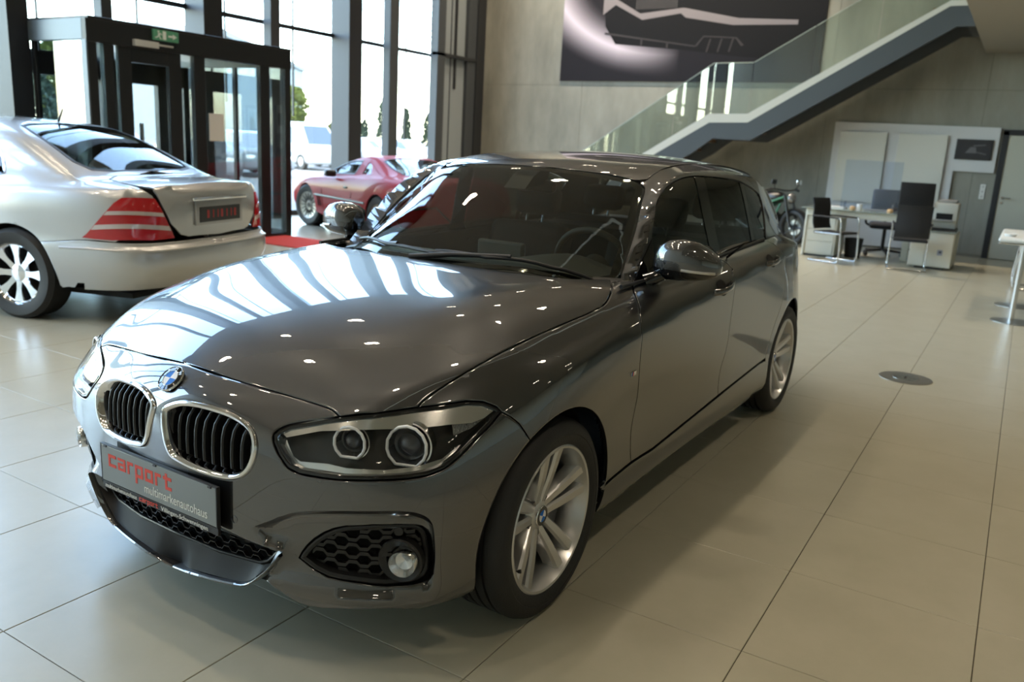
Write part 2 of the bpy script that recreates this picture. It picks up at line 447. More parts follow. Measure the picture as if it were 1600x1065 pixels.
for i in range(int((XW-OX)/T)-1, int((XB-OX)/T)+1):
    for j in range(int((YF-.3-OY)/T)-1, int((YB-OY)/T)+1):
        x, y = OX+(i+.5)*T, OY+(j+.5)*T
        d = Vector((x,y,0))-CAMP; z = d.dot(CF); area = 0
        if z > .3:
            u, v_ = 800+FPX*d.dot(CR)/z, 532.5-FPX*d.dot(CU)/z
            if -60 < u < 1660 and -40 < v_ < 1180: area = (1.42/d.length)/(z*z)
        cells.append((area, x, y))
cells.sort(reverse=True)
rest = MB()
for k, (a, x, y) in enumerate(cells):
    if k < 300 and a > 0:
        o = bpy.data.objects.new('tile', tile_me); COL.objects.link(o); o.location = (x,y,0); o.parent = FL
    else:
        rest.add([(p[0]+x, p[1]+y, p[2]) for p in tv], tf)
o = rest.build('distant_tiles', TM, FL); o['kind'] = 'stuff'
# end wall of cast concrete panels
wl = MB(); wl.box(XW-.35, XW-.012, YF-.35, YB, 0, ZC); WB = struct('wall_back', wl.mesh(), mat('joint_shadow', (.06,.058,.05), .9))
yj = [YF-.02, -6.4, -3.9, -1.4, 1.1, 3.6, 6.1, 8.6, YB]; zj = [0, 2.74, 5.48, ZC]
for a in range(len(yj)-1):
    for c in range(3):
        mb = MB(); mb.box(XW-.02, XW, yj[a]+.002, yj[a+1]-.002, zj[c]+.002, zj[c+1]-.002, .002); mb.build('concrete_panel', CONC, WB)
LINEN = concrete('plaster', (.50,.47,.40), (.54,.51,.44))
w_ = MB(); w_.box(XB, XB+.3, YF-.35, YB+.3, 0, ZC); struct('wall_front', w_.mesh(), LINEN)
w_ = MB(); w_.box(XW-.35, XB+.3, YB, YB+.3, 0, ZC); struct('wall_right', w_.mesh(), LINEN)
w_ = MB(); w_.box(XW-.35, XB+.3, YF-.9, YB+.3, ZC, ZC+.4); struct('ceiling', w_.mesh(), mat('ceiling_paint', (.42,.37,.29), .8))
# gallery slab on the right with its soffit
g_ = MB(); g_.box(XW, XB, .98, YB, 3.32, 3.75); GAL = struct('trim_1', g_.mesh(), mat('gallery_soffit', (.36,.33,.27), .75))
# glass front: posts, mullions, transoms, panes
FRM = mat('frame_grey', (.045,.051,.058), .5, .1); FRMD = mat('frame_dark', (.022,.024,.028), .4, .2); FRML = mat('frame_light', (.17,.185,.20), .5, .2)
GP = glass_mat('facade_glass', (.93,.96,.97), .05)
YG = -9.33
fac = empty('window_1', (0,0,0)); fac['kind'] = 'structure'
def fbox(x0, x1, y0, y1, z0, z1, name, m, p=None):
    mb = MB(); mb.box(x0, x1, y0, y1, z0, z1, .004); return mb.build(name, m, p or fac)
posts = []
fbox(-3.50,-3.27,YG+.02,-8.12,0,ZC,'post',FRM); fbox(-3.505,-3.265,-8.12,-8.10,0,ZC,'post_face_shade',FRMD)  # the darker front plate paints in the post's shaded side
for xc in (-6.72, -9.86):       # deep posts: grey flank, the front's shade put in as a darker face plate
    fbox(xc-.17, xc+.17, YF-.43, YF, 0, ZC, 'post', FRM); fbox(xc-.175, xc+.175, YF, YF+.02, 0, ZC, 'post_face_shade', FRMD)
for xc in (-.5, 2.6, 5.7): fbox(xc-.17, xc+.17, YF-.43, YF, 0, ZC, 'post', FRM)
for xc, wd in ((-5.02,.16),(-7.98,.2),(-11.0,.27),(-2.0,.16),(1.05,.16),(4.15,.16)): fbox(xc-wd/2, xc+wd/2, YF-.20, YF-.02, 0, ZC, 'mullion', FRM)
for z in (3.2,): fbox(-13.9, XB, YG-.03, YG+.06, z-.035, z+.035, 'transom', FRMD)
fbox(-13.9, XB, YG-.03, YG+.06, .0, .09, 'transom', FRMD)
for xc in (-4.3,-5.75,-7.3,-8.75,-10.45,-11.85): fbox(xc-.012, xc+.012, YG-.02, YG+.02, 1.8+.1*(xc+8), ZC, 'sash_bar', FRMD)
# the closed grey end bay next to the concrete
fbox(-12.62,-12.36, YF-.2, YF, 0, ZC, 'end_frame', FRM); fbox(-13.47,-12.62, YF-.14, YF-.10, 0, ZC, 'end_panel', mat('panel_grey', (.21,.235,.25), .45)); fbox(-13.79,-13.47, YF-.12, YF-.02, 0, ZC, 'end_frame', FRM); fbox(-14.1,-13.79, YF-.15, YF+.01, 0, ZC, 'end_frame', FRMD)
fbox(-13.12,-13.06, YF-.10, YF-.06, 2.55, ZC, 'blind_guide', FRMD); fbox(-12.95,-12.93, YF-.10, YF-.08, 0, ZC, 'panel_joint', FRM)
fbox(-13.79,-12.36, YF-.15, YF+.0, 3.17, 3.24, 'transom', FRMD)
edges = [XB, 5.7, 4.15, 2.6, 1.05, -.5, -2.0, -3.40, -5.02, -6.72, -7.98, -9.86, -11.0, -12.4]
for a, b in zip(edges[:-1], edges[1:]):
    for z0, z1 in ((.09,3.165),(3.235,ZC)): fbox(b, a, YG-.008, YG+.008, z0, z1, 'pane', GP)
# retracted venetian blind, seen as small ticks on its cords
for xc in (-12.3,):
    for k in range(26): fbox(xc-.10, xc+.04, YF-.24, YF-.205, 3.28+k*.12, 3.30+k*.12, 'blind_slat', FRMD)
portal = bpy.data.lights.new('portal', 'AREA'); portal.shape = 'RECTANGLE'; portal.size = 19.8; portal.size_y = 7.9; portal.cycles.is_portal = True
po = bpy.data.objects.new('portal', portal); COL.objects.link(po); po.location = (-2.4, YG-.06, 4.0); po.rotation_euler = (math.radians(90), 0, 0)
# entrance vestibule
vb = empty('entrance_vestibule', (-4.9,-7.0,0), 0, 'black framed glass entrance vestibule with hinged doors and flat top', 'vestibule')
def vbox(x0, x1, y0, y1, z0, z1, name, m, b=.004, p=None):
    mb = MB(); mb.box(x0+4.9, x1+4.9, y0+7.0, y1+7.0, z0, z1, b); return mb.build(name, m, p or vb)
ZV = 2.55; XL, XR = -3.5, -6.42
VD = mat('vestibule_black', (.016,.017,.019), .35, .2); VG = glass_mat('vestibule_glass', (.80,.84,.85), .06)
vbox(XR-.03, XL-.01, YG+.02, -6.97, ZV-.03, ZV, 'roof_plate', VD)
vbox(XR-.02, XL+.02, -7.05, -6.97, 2.28, ZV-.03, 'fascia', VD); 
VS = mat('vestibule_side_grey', (.15,.18,.21), .4, .3)
vbox(XL-.05, XL+.02, -8.09, -7.05, 2.30, ZV-.03, 'side_fascia', VS); vbox(XR-.02, XR+.05, YG+.02, -7.05, 2.30, ZV-.03, 'side_fascia', VD)
for x0, x1 in ((-3.60,-3.49),(-3.79,-3.68),(-5.02,-4.86),(-5.90,-6.06) if False else (-6.06,-5.90),(-6.44,-6.34)): vbox(x0, x1, -7.06, -6.98, 0, 2.30, 'post', VD)
vbox(-3.50,-3.478,-7.06,-6.98,0,2.30,'post_edge', VS)
for x0, x1 in ((-3.68,-3.60),(-5.90,-5.02),(-6.34,-6.06)): vbox(x0, x1, -7.025, -7.015, .05, 2.28, 'pane', VG, 0)
for x0, x1 in ((-3.68,-3.60),(-5.90,-5.02),(-6.34,-6.06)): vbox(x0, x1, -7.04, -7.0, 0, .05, 'sill', VD)
# the hinged door leaf in the front
dv_ = vbox(-4.86,-3.79,-7.03,-7.01,.06,2.20,'door_leaf', VG, 0)
for x0, x1 in ((-4.02,-3.86),(-4.68,-4.51)): vbox(x0, x1, -7.05, -6.99, .03, 2.28, 'stile', VD, .004, dv_)
for z0, z1 in ((.03,.22),(2.12,2.28)): vbox(-4.51,-4.02,-7.05,-6.99, z0, z1, 'rail', VD, .004, dv_)
for o in dv_.children: pass
vbox(-4.10,-4.07,-6.98,-6.93,.85,1.45,'door_handle', CHROME, .004, dv_)
vbox(-4.34,-4.03,-6.985,-6.92,2.30,2.37,'door_closer', mat('closer_grey', (.55,.55,.53), .4)); vbox(-4.56,-4.34,-6.985,-6.955,2.335,2.355,'closer_arm', mat('closer_grey'))
# inner wall of the vestibule with the outer doors
for x0, x1 in ((-3.60,-3.50),(-4.08,-3.92),(-4.62,-4.5),(-5.28,-5.05),(-6.05,-5.9),(-6.44,-6.34)): vbox(x0, x1, YG+.1, YG+.2, 0, 2.30, 'outer_post', VD)
vbox(XR, XL, YG+.1, YG+.2, 2.0, 2.30, 'outer_head', VD)
for y0, y1 in ((-7.12,-7.05),(-8.09,-8.02),(YG+.05,YG+.2)):
    vbox(XL-.05, XL-.005, y0, y1, 0, 2.30, 'side_post', VS if y0 > -7.5 else VD); vbox(XR, XR+.05, y0, y1, 0, 2.30, 'side_post', VD)
vbox(XL-.03, XL-.02, -8.12, -7.12, .05, 2.30, 'side_pane', glass_mat('vestibule_side_glass', (.70,.78,.82), .14), 0); vbox(XR+.02, XR+.03, YG+.2, -7.12, .05, 2.30, 'side_pane', VG, 0)
vbox(XL-.04, XL, -8.09, -7.12, 0, .08, 'side_sill', VD); vbox(XR, XR+.04, YG+.2, -7.12, 0, .08, 'side_sill', VD)
mb = MB(); mb.box(-.56,.24,-.012,.0,.9,1.15); mb.v = [(x-.0,y,z) for x,y,z in mb.v]
nb = MB(); nb.box(-5.12,-4.98,-7.0+.001-.0,-6.972,1.33,1.62); 
vbox(-5.30,-5.08,-7.012,-7.006,1.28,1.62,'notice_sheet', mat('paper', (.72,.72,.70), .7), 0)
# exit sign hanging over the door
sg = empty('exit_sign', (-4.45,-6.95,2.40), 0, 'green emergency exit sign with white running figure above the vestibule door', 'sign')
GRN = mat('exit_green', (.10,.33,.20), .4); mb = MB(); mb.box(-.17,.17,-.012,.012,-.005,.115,.003); mb.build('sign_board', GRN, sg)
def sgp(polys, name):
    mb = MB()
    for p in polys: mb.prism(p, .012, .0135, 'y')
    mb.build(name, mat('sign_white', (.75,.8,.76), .5), sg)
c_ = [(.10+.013*math.cos(a), .093+.013*math.sin(a)) for a in np.linspace(0, 2*PI, 12, endpoint=False)]
sgp([c_, [(.075,.08),(.11,.075),(.105,.045),(.085,.045)], [(.105,.05),(.135,.03),(.15,.032),(.148,.024),(.13,.018),(.10,.038)], [(.085,.05),(.10,.045),(.085,.015),(.06,.012),(.06,.02),(.078,.024)], [(.075,.08),(.05,.06),(.055,.054),(.08,.07)]], 'running_figure')
sgp([[(-.03,.045),(-.09,.045),(-.09,.025),(-.145,.055),(-.09,.085),(-.09,.065),(-.03,.065)]], 'arrow')
sgp([[(.0,.01),(.045,.01),(.045,.105),(.0,.105)]], 'doorway')
mb = MB(); mb.cyl((0,0,.11),(0,0,.13),.01,n=8); mb.build('hanger', VD, sg)
rm_ = MB(); rm_.box(-.42,.42,-.55,.55,0,.014,.006); rm_o = rm_.build('door_mat', mat('red_carpet', (.48,.030,.02), .9, bump=(160,.4)), None); rm_o.location = (-5.9,-6.42,0); tag(rm_o, 'red carpet runner on the tiles before the vestibule', 'mat')
# poster on the end wall (printed, flat)
PM = bpy.data.materials.new('poster_print'); PM.use_nodes = True; MATS['poster_print'] = PM
t_ = PM.node_tree; b_ = t_.nodes['Principled BSDF']; b_.inputs['Roughness'].default_value = .7; b_.inputs['Specular IOR Level'].default_value = .12
tc = t_.nodes.new('ShaderNodeTexCoord'); sp_ = t_.nodes.new('ShaderNodeSeparateXYZ'); t_.links.new(tc.outputs['Object'], sp_.inputs[0])
def mth(op, a, b=None, c=None):
    n = t_.nodes.new('ShaderNodeMath'); n.operation = op
    for i, q in enumerate((a, b, c)):
        if q is None: continue
        if isinstance(q, (int, float)): n.inputs[i].default_value = q
        else: t_.links.new(q, n.inputs[i])
    return n.outputs[0]
# a pool of printed light: bright curved band low on the left of a near-black sheet
py, pz = sp_.outputs[1], sp_.outputs[2]
dx = mth('MULTIPLY', mth('SUBTRACT', py, -4.55), .62); dz = mth('SUBTRACT', pz, 4.95)
rr = mth('SQRT', mth('ADD', mth('MULTIPLY', dx, dx), mth('MULTIPLY', dz, dz)))
bnd = mth('ABSOLUTE', mth('SUBTRACT', rr, 1.62)); gl_ = mth('SUBTRACT', 1, mth('MULTIPLY', bnd, 2.2)); gl_ = mth('MAXIMUM', gl_, 0.0)
lft = mth('MAXIMUM', mth('MULTIPLY', mth('SUBTRACT', -4.3, py), .75), 0.0); lft = mth('MINIMUM', lft, 1.0)
glow = mth('MULTIPLY', mth('MULTIPLY', gl_, gl_), lft)
mxn = t_.nodes.new('ShaderNodeMixRGB'); mxn.inputs[1].default_value = (.018,.017,.022,1); mxn.inputs[2].default_value = (.62,.56,.66,1); t_.links.new(glow, mxn.inputs[0]); t_.links.new(mxn.outputs[0], b_.inputs['Base Color'])
ps = MB(); ps.box(XW+.004, XW+.03, -6.93, -1.62, 2.83, 6.0); pst = ps.build('wall_poster', PM); tag(pst, 'huge dark poster of a black sports car tail on the concrete wall', 'poster')
LAY = [.0012]
def pprint_(polys, name, col):
    mb = MB()
    for p in polys: mb.prism(p, XW+.0301, XW+.0301+LAY[0], 'x')
    LAY[0] += .0012; mb.build(name, mat('print_'+name, col, .7, spec=.12), pst)
pprint_([[(-6.05,4.95),(-5.95,3.9),(-5.7,3.55),(-4.2,3.42),(-3.0,3.28),(-1.63,3.2),(-1.63,6.0),(-6.0,6.0)]], 'printed_car_shadow', (.012,.012,.014))
pprint_([[(-6.02,4.45),(-5.9,4.5),(-5.2,4.12),(-4.3,4.2),(-3.2,3.98),(-2.1,3.92),(-2.1,3.84),(-3.3,3.86),(-4.25,4.02),(-4.35,4.1),(-5.15,4.0),(-5.75,4.30),(-6.02,4.12)]], 'printed_bumper_edge', (.22,.20,.215))
pprint_([[(-5.3+.04*k,4.2),(-5.285+.04*k,4.2),(-5.285+.04*k,4.9),(-5.3+.04*k,4.9)] for k in range(22)], 'printed_louvres', (.10,.095,.10))
pprint_([[(-5.95,3.78),(-4.0,3.50),(-4.0,3.475),(-5.95,3.74)], [(-4.0,3.5),(-3.85,3.68),(-3.2,3.64),(-3.05,3.5),(-3.1,3.48),(-3.22,3.62),(-3.84,3.655),(-3.97,3.48)]]+[[(-3.78+.22*k,3.38),(-3.75+.22*k,3.38),(-3.69+.22*k,3.62),(-3.72+.22*k,3.62)] for k in range(3)]+[[(-5.15+.55*k,3.52-.06*k),(-5.11+.55*k,3.52-.06*k),(-5.11+.55*k,3.63-.06*k),(-5.15+.55*k,3.63-.06*k)] for k in range(2)], 'printed_diffuser', (.05,.046,.05))
# staircase
XS0, XS1 = -12.8, -13.95
st = empty('staircase', (-12.8,-6.6,0), 0, 'straight steel staircase with glass balustrade climbing along the concrete wall', 'staircase')
def sx(m_): return m_
ORG = Matrix.Translation((12.8,6.6,0))
STC = mat('stringer_grey', (.060,.070,.078), .5, .1); STW = mat('stringer_white', (.58,.57,.51), .5); TRD = mat('step_brown', (.22,.13,.075), .6)
low_e = [(-5.92,-.02),(-3.40,1.47),(-3.04,1.747),(-2.357,1.743),(.60,3.56),(1.0,3.56)]
mid_e = [(-6.33,.02),(-4.09,1.436),(-3.13,2.023),(-2.44,2.045),(.47,3.86),(1.0,3.86)]
top_e = [(-6.56,.02),(-4.34,1.425),(-3.15,2.175),(-2.457,2.193),(.47,3.945),(1.0,3.945)]
for x0, x1 in ((XS0-.05, XS0), (XS1-.05, XS1)):
    mb = MB(); poly = [(max(y,-6.5),max(z,0)) for y,z in low_e]+list(reversed(mid_e))
    mb.prism(poly, x0, x1, 'x'); mb.xf(ORG); mb.build('stringer', STC, st)
    mb = MB(); mb.prism(mid_e+list(reversed(top_e)), x0-.004, x1+.004, 'x'); mb.xf(ORG); mb.build('stringer_cap', STW, st)
z = .175; y = -6.15; k = 0
while z < 3.9:
    on_l = 2.02 < z < 2.15
    zz = z; mb = MB(); mb.box(XS1, XS0-.05, y, y+.33, zz-.055, zz); mb.box(XS1, XS0-.05, y, y+.02, zz-.19, zz-.055); mb.xf(ORG); mb.build('step', TRD, st)
    y += .275
    if abs(z-1.925) < .01:
        mb = MB(); mb.box(XS1, XS0-.05, y, y+.72, z-.04, z+.02); mb.xf(ORG); mb.build('landing', TRD, st); y += .60
    z += .175
gl_top = [(-5.63,1.408),(-3.16,3.04),(-2.45,3.05),(.2,4.62),(1.0,4.62)]
def interp(e, y): return float(np.interp(y, [p[0] for p in e], [p[1] for p in e]))
BG = glass_mat('balustrade_glass', (.84,.90,.86), .09)
gl_top = [(-6.9,.57)]+gl_top
cuts = [-6.5,-5.15,-3.82,-3.15,-2.45,-1.48,-.5,.47,1.0]
for a, b in zip(cuts[:-1], cuts[1:]):
    a2, b2 = a+.006, b-.006
    ys_ = [a2]+[p[0] for p in top_e if a2 < p[0] < b2]+[b2]
    yt = [a2]+[p[0] for p in gl_top if a2 < p[0] < b2]+[b2]
    poly = [(q, interp(top_e, q)+.002) for q in ys_]+[(q, interp(gl_top, q)) for q in reversed(yt)]
    mb = MB(); mb.prism(poly, XS0-.03, XS0-.018, 'x'); mb.xf(ORG); mb.build('glass_panel', BG, st)
    mb = MB(); q0, q1 = (a2, interp(gl_top,a2)), (b2, interp(gl_top,b2)); mb.cyl((XS0-.024,q0[0],q0[1]),(XS0-.024,q1[0],q1[1]),.008,n=8); mb.xf(ORG); mb.build('glass_edge_trim', mat('edge_green', (.30,.36,.32), .3, .2), st)
# white display board, two glass boards, framed picture, socket, door
bd_ = MB(); bd_.prism([(-1.21,.0),(-1.21,2.165),(1.40,2.145),(1.40,1.415),(.795,1.415),(.795,.05)], XW+.003, XW+.05, 'x')
WBD = mat('board_white', (.56,.57,.58), .45); b0 = bd_.build('white_wall_panel', WBD); tag(b0, 'wide white notched panel mounted on the concrete behind the desk', 'wall panel')
for i, (y0, y1) in enumerate(((-1.09,-.31),(-.12,.645))):
    mb = MB(); mb.box(XW+.085, XW+.10, y0, y1, .78, 2.0, .003); o = mb.build('glass_board', mat('board_gloss', (.60,.60,.55), .05, 0, .8)); 
    s2 = MB(); s2.box(XW+.0505, XW+.085, y0+.1, y1-.1, .9, 1.9); s2.build('standoff', WBD, o)
    tag(o, ('left of two tall glossy cream glass boards over the desk', 'right of two tall glossy cream glass boards over the desk')[i], 'board', 'glossy boards behind the desk')
pf = MB(); pf.box(XW+.05, XW+.075, .78, 1.33, 1.61, 1.945, .006); pfo = pf.build('framed_picture', BLK); tag(pfo, 'small dark framed picture on the white panel beside the door', 'picture')
mb = MB(); mb.box(XW+.075, XW+.0765, .81, 1.30, 1.64, 1.915); pp_ = mb.build('print', mat('picture_dark', (.03,.03,.036), .25), pfo)
mb = MB()
for q in ([(.93,1.72),(1.0,1.82),(1.08,1.82),(1.10,1.72)], [(1.04,1.83),(1.22,1.85),(1.22,1.865),(1.04,1.85)], [(1.1,1.73),(1.24,1.70),(1.24,1.715),(1.1,1.745)]): mb.prism(q, XW+.0766, XW+.078, 'x')
mb.build('print_shapes', mat('picture_grey', (.11,.11,.12), .4), pfo)
mb = MB()
for k in range(3): mb.box(XW, XW+.012, 1.245, 1.325, .98+.082*k, 1.058+.082*k, .004)
so = mb.build('socket_plate', mat('switch_white', (.68,.68,.65), .4)); tag(so, 'triple white socket plate on the concrete beside the door', 'socket')
for k in range(3):
    mb = MB(); mb.cyl((XW+.011,1.285,1.019+.082*k),(XW+.0135,1.285,1.019+.082*k),.022,n=16); mb.build('socket', mat('socket_grey', (.45,.45,.43), .5), so)
dr = empty('door_1', (XW,2.0,0)); dr['kind'] = 'structure'
def dbox(y0, y1, z0, z1, x0, x1, name, m): mb = MB(); mb.box(x0, x1, y0-2.0, y1-2.0, z0, z1, .003); return mb.build(name, m, dr)
for a in ((1.44,1.53,0,2.10),(2.52,2.61,0,2.10),(1.44,2.61,2.03,2.12)): dbox(*a, -.01, .05, 'door_frame', FRMD)
dbox(1.53,2.52,.01,2.03,-.01,.035,'door_leaf', mat('door_cream', (.44,.44,.37), .5)); 
mb = MB(); mb.tube([(.035,-.41,1.02),(.085,-.41,1.02),(.085,-.29,1.02)], .010, 8); mb.cyl((.03,-.41,1.02),(.042,-.41,1.02),.025,n=16); mb.cyl((.03,-.41,.94),(.042,-.41,.94),.022,n=16); mb.build('door_handle', mat('steel', (.55,.55,.54), .25, 1.0), dr, 40)
mb = MB(); 
for k in range(5): mb.box(.0351,.0365,-.13+.028*k,-.11+.028*k,1.705,1.735)
mb.build('door_lettering', BLK, dr)
b2 = MB(); b2.box(XW, XW+.012, YF, 1.44, 0, .05); struct('baseboard_back', b2.mesh(), mat('skirting', (.17,.16,.13), .6))
# floor outlet
fo = empty('floor_outlet', (-4.085,1.425,0), 0, 'round steel floor outlet cover let into the tiles', 'floor outlet')
STEEL = mat('brushed_steel', (.36,.36,.34), .33, .9)
mb = MB(); mb.lathe([(.172,0),(.172,.004),(.160,.005),(0,.005)], axis='z', n=48); mb.build('cover_plate', STEEL, fo, 30)
mb = MB(); mb.lathe([(.085,.005),(.085,.0075),(.0,.0075)], axis='z', n=32); mb.build('cover_lid', mat('steel', (.55,.55,.54), .25, 1.0), fo, 30)
mb = MB(); mb.box(-.02,.02,-.006,.006,.0075,.009); mb.build('finger_slot', DARK, fo)
# lamps in the ceilings: black trays with three round spots each
LAMP = mat('lamp_glow', (1,.95,.85), .5, emit=(1.0,.86,.66), estr=32)
spots = []
def spot_tray(x, y, z, rz=0.0, n=3, first=[None]):
    if first[0] is None:
        o = empty('ceiling_spot_tray', (x,y,z), rz, 'recessed ceiling tray with three warm round spots', 'ceiling light', 'spot trays in the ceilings')
        mb = MB(); mb.box(-.22,.22,-.08,.08,-.012,.0,.004); mb.build('tray', mat('lamp_tray', (.30,.29,.27), .5), o)
        for k in range(n):
            mb = MB(); xx = -.14+.14*k; mb.lathe([(.058,-.012),(.058,-.018),(.050,-.018),(.046,-.008)], (xx,0,0), axis='z', n=20); ri = mb.build('lamp_ring', CHROME, o, 40)
            mb = MB(); mb.lathe([(.046,-.0125),(0,-.0135)], (xx,0,0), axis='z', n=20); mb.build('lamp', LAMP, o)
        first[0] = o
    else:
        o = copy_tree(first[0]); o.location = (x,y,z); o.rotation_euler.z = rz
    return o
trays = [(-12.7,-7.6,ZC),(-12.7,-5.9,ZC),(-12.7,-4.2,ZC),(-12.7,-2.4,ZC)]  # unseen trays added by the end wall to brighten it
for x in (-11.5,-8.6,-5.7,-2.8,.1,3.0,5.8):
    for y in (-6.4,-3.6,-.9):
        if x > -11: trays.append((x,y,ZC))
    if x > -9:
        for y in (2.3,4.9,7.6): trays.append((x+.6,y,3.32))
SPOT_W = 34
for (x,y,z) in trays:
    spot_tray(x,y,z, PI/2 if z > 5 else 0.0)
    l = bpy.data.lights.new('spot_light', 'SPOT'); l.energy = SPOT_W*((26.0 if x < -11 else 5.0) if z > 5 else (2.2 if x < -5 else 1.0)); l.color = (1,.83,.62); l.spot_size = math.radians(115); l.spot_blend = .8; l.shadow_soft_size = .12  # strongest in the added trays that wash the end wall
    lo = bpy.data.objects.new('spot_light', l); COL.objects.link(lo); lo.location = (x,y,z-.05)
# ------------------------------------------------------------------ the grey hatchback (its own axes: x forward from the front axle, y to its left)
CAR_RZ = -.01755
def bmw_masters():
    R = {}
    R[1] = [(.735,0,.19),(.725,.2,.19),(.685,.4,.19),(.62,.58,.195),(.53,.70,.20),(.42,.78,.205),(.22,.825,.205),(0,.84,.205),(-.35,.835,.195),(-.7,.83,.195),(-1.2,.83,.2),(-1.7,.832,.2),(-2.2,.84,.21),(-2.69,.84,.22),(-3.05,.79,.24),(-3.36,.66,.26),(-3.5,.4,.27),(-3.53,0,.27)]
    R[0] = [(x*.98-.03 if x > .3 else x, y*.9, z-.035) for x, y, z in R[1]]
    R[2] = [(.755,0,.30),(.742,.2,.30),(.71,.4,.30),(.648,.58,.30),(.565,.705,.305),(.44,.79,.31),(.23,.845,.315),(0,.87,.32),(-.35,.862,.315),(-.7,.85,.31),(-1.2,.848,.315),(-1.7,.85,.33),(-2.2,.852,.36),(-2.69,.85,.36),(-3.06,.815,.38),(-3.38,.69,.40),(-3.53,.42,.4),(-3.56,0,.4)]
    R[3] = [(.756,0,.42),(.745,.2,.42),(.715,.4,.425),(.660,.58,.43),(.583,.705,.435),(.455,.795,.44),(.24,.855,.445),(0,.878,.45),(-.35,.868,.44),(-.7,.847,.43),(-1.2,.842,.43),(-1.7,.845,.45),(-2.2,.855,.48),(-2.69,.855,.5),(-3.07,.81,.51),(-3.4,.685,.52),(-3.55,.43,.52),(-3.58,0,.52)]
    R[4] = [(.756,0,.555),(.744,.2,.555),(.705,.4,.56),(.655,.58,.57),(.578,.705,.575),(.44,.795,.585),(.22,.855,.60),(0,.882,.61),(-.35,.872,.61),(-.7,.86,.61),(-1.2,.858,.62),(-1.7,.862,.64),(-2.2,.862,.66),(-2.69,.858,.68),(-3.05,.795,.68),(-3.36,.67,.68),(-3.52,.43,.68),(-3.55,0,.68)]
    R[5] = [(.749,0,.655),(.738,.2,.65),(.690,.4,.645),(.630,.57,.640),(.550,.69,.648),(.39,.785,.68),(.18,.842,.72),(0,.868,.748),(-.35,.872,.785),(-.7,.874,.820),(-1.2,.874,.863),(-1.7,.870,.898),(-2.2,.856,.924),(-2.69,.832,.940),(-3.02,.755,.945),(-3.3,.64,.93),(-3.46,.42,.92),(-3.5,0,.92)]
    R[6] = [(.708,0,.733),(.694,.2,.727),(.635,.4,.705),(.592,.555,.705),(.495,.67,.72),(.325,.757,.765),(.14,.805,.805),(-.02,.832,.820),(-.35,.836,.860),(-.7,.835,.898),(-1.2,.828,.937),(-1.7,.820,.963),(-2.2,.806,.983),(-2.69,.785,.994),(-2.98,.715,.975),(-3.24,.61,.955),(-3.4,.4,.95),(-3.44,0,.95)]
    R[7] = [(.64,0,.78),(.625,.2,.768),(.592,.38,.752),(.545,.515,.755),(.46,.62,.780),(.29,.70,.826),(.12,.74,.855),(-.03,.754,.874),(-.35,.758,.911),(-.72,.756,.948),(-1.2,.756,.970),(-1.7,.751,.989),(-2.2,.740,1.006),(-2.69,.71,1.016),(-2.95,.65,1.01),(-3.2,.55,.99),(-3.34,.36,.985),(-3.38,0,.985)]
    pts = []; idx = {}
    def P(key, p): idx[key] = len(pts); pts.append(p)
    for r in range(8):
        for c, p in enumerate(R[r]): P((r,c), p)
    for c in range(9, 18):
        x, y, z = R[7][c]; P((8,c), (x+(.05 if c > 14 else 0), max(0, y-.06) if c < 17 else 0, z+.012))
    H = [[(.50,0,.850),(.487,.2,.847),(.45,.375,.840),(.385,.535,.832)],
         [(.30,0,.907),(.29,.2,.905),(.255,.38,.899),(.19,.575,.892)],
         [(.08,0,.945),(.075,.2,.944),(.05,.39,.941),(.015,.59,.935)],
         [(-.2,0,.973),(-.205,.2,.973),(-.225,.39,.971),(-.27,.595,.964)],
         [(-.46,0,.989),(-.475,.2,.989),(-.51,.4,.987),(-.60,.595,.981)],
         [(-.75,0,.99),(-.77,.2,.99),(-.80,.4,.986),(-.87,.57,.98)]]
    for r, row in enumerate(H):
        for c, p in enumerate(row): P(('h',r,c), p)
    P(('h',5,4), (-.96,.69,.965))
    F = []
    for r in range(7):
        for c in range(17): F.append((idx[r,c], idx[r,c+1], idx[r+1,c+1], idx[r+1,c]))
    for c in range(9, 17): F.append((idx[7,c], idx[7,c+1], idx[8,c+1], idx[8,c]))
    def hk(r, c):     # hood grid incl. its borders
        if r < 0: return idx[7,c]
        if c == 4: return idx[7,5+r] if r < 5 else idx['h',5,4]
        return idx['h',r,c]
    for r in range(-1, 5):
        for c in range(4): F.append((hk(r,c), hk(r,c+1), hk(r+1,c+1), hk(r+1,c)))
    F = [tuple(reversed(f)) for f in F] if False else F
    cr = []
    for c in range(8, 14): cr.append((idx[5,c], idx[5,c+1], .55))
    for c in range(8, 13): cr.append((idx[2,c], idx[2,c+1], .4))
    body = Master(pts, F, cr, level=4)
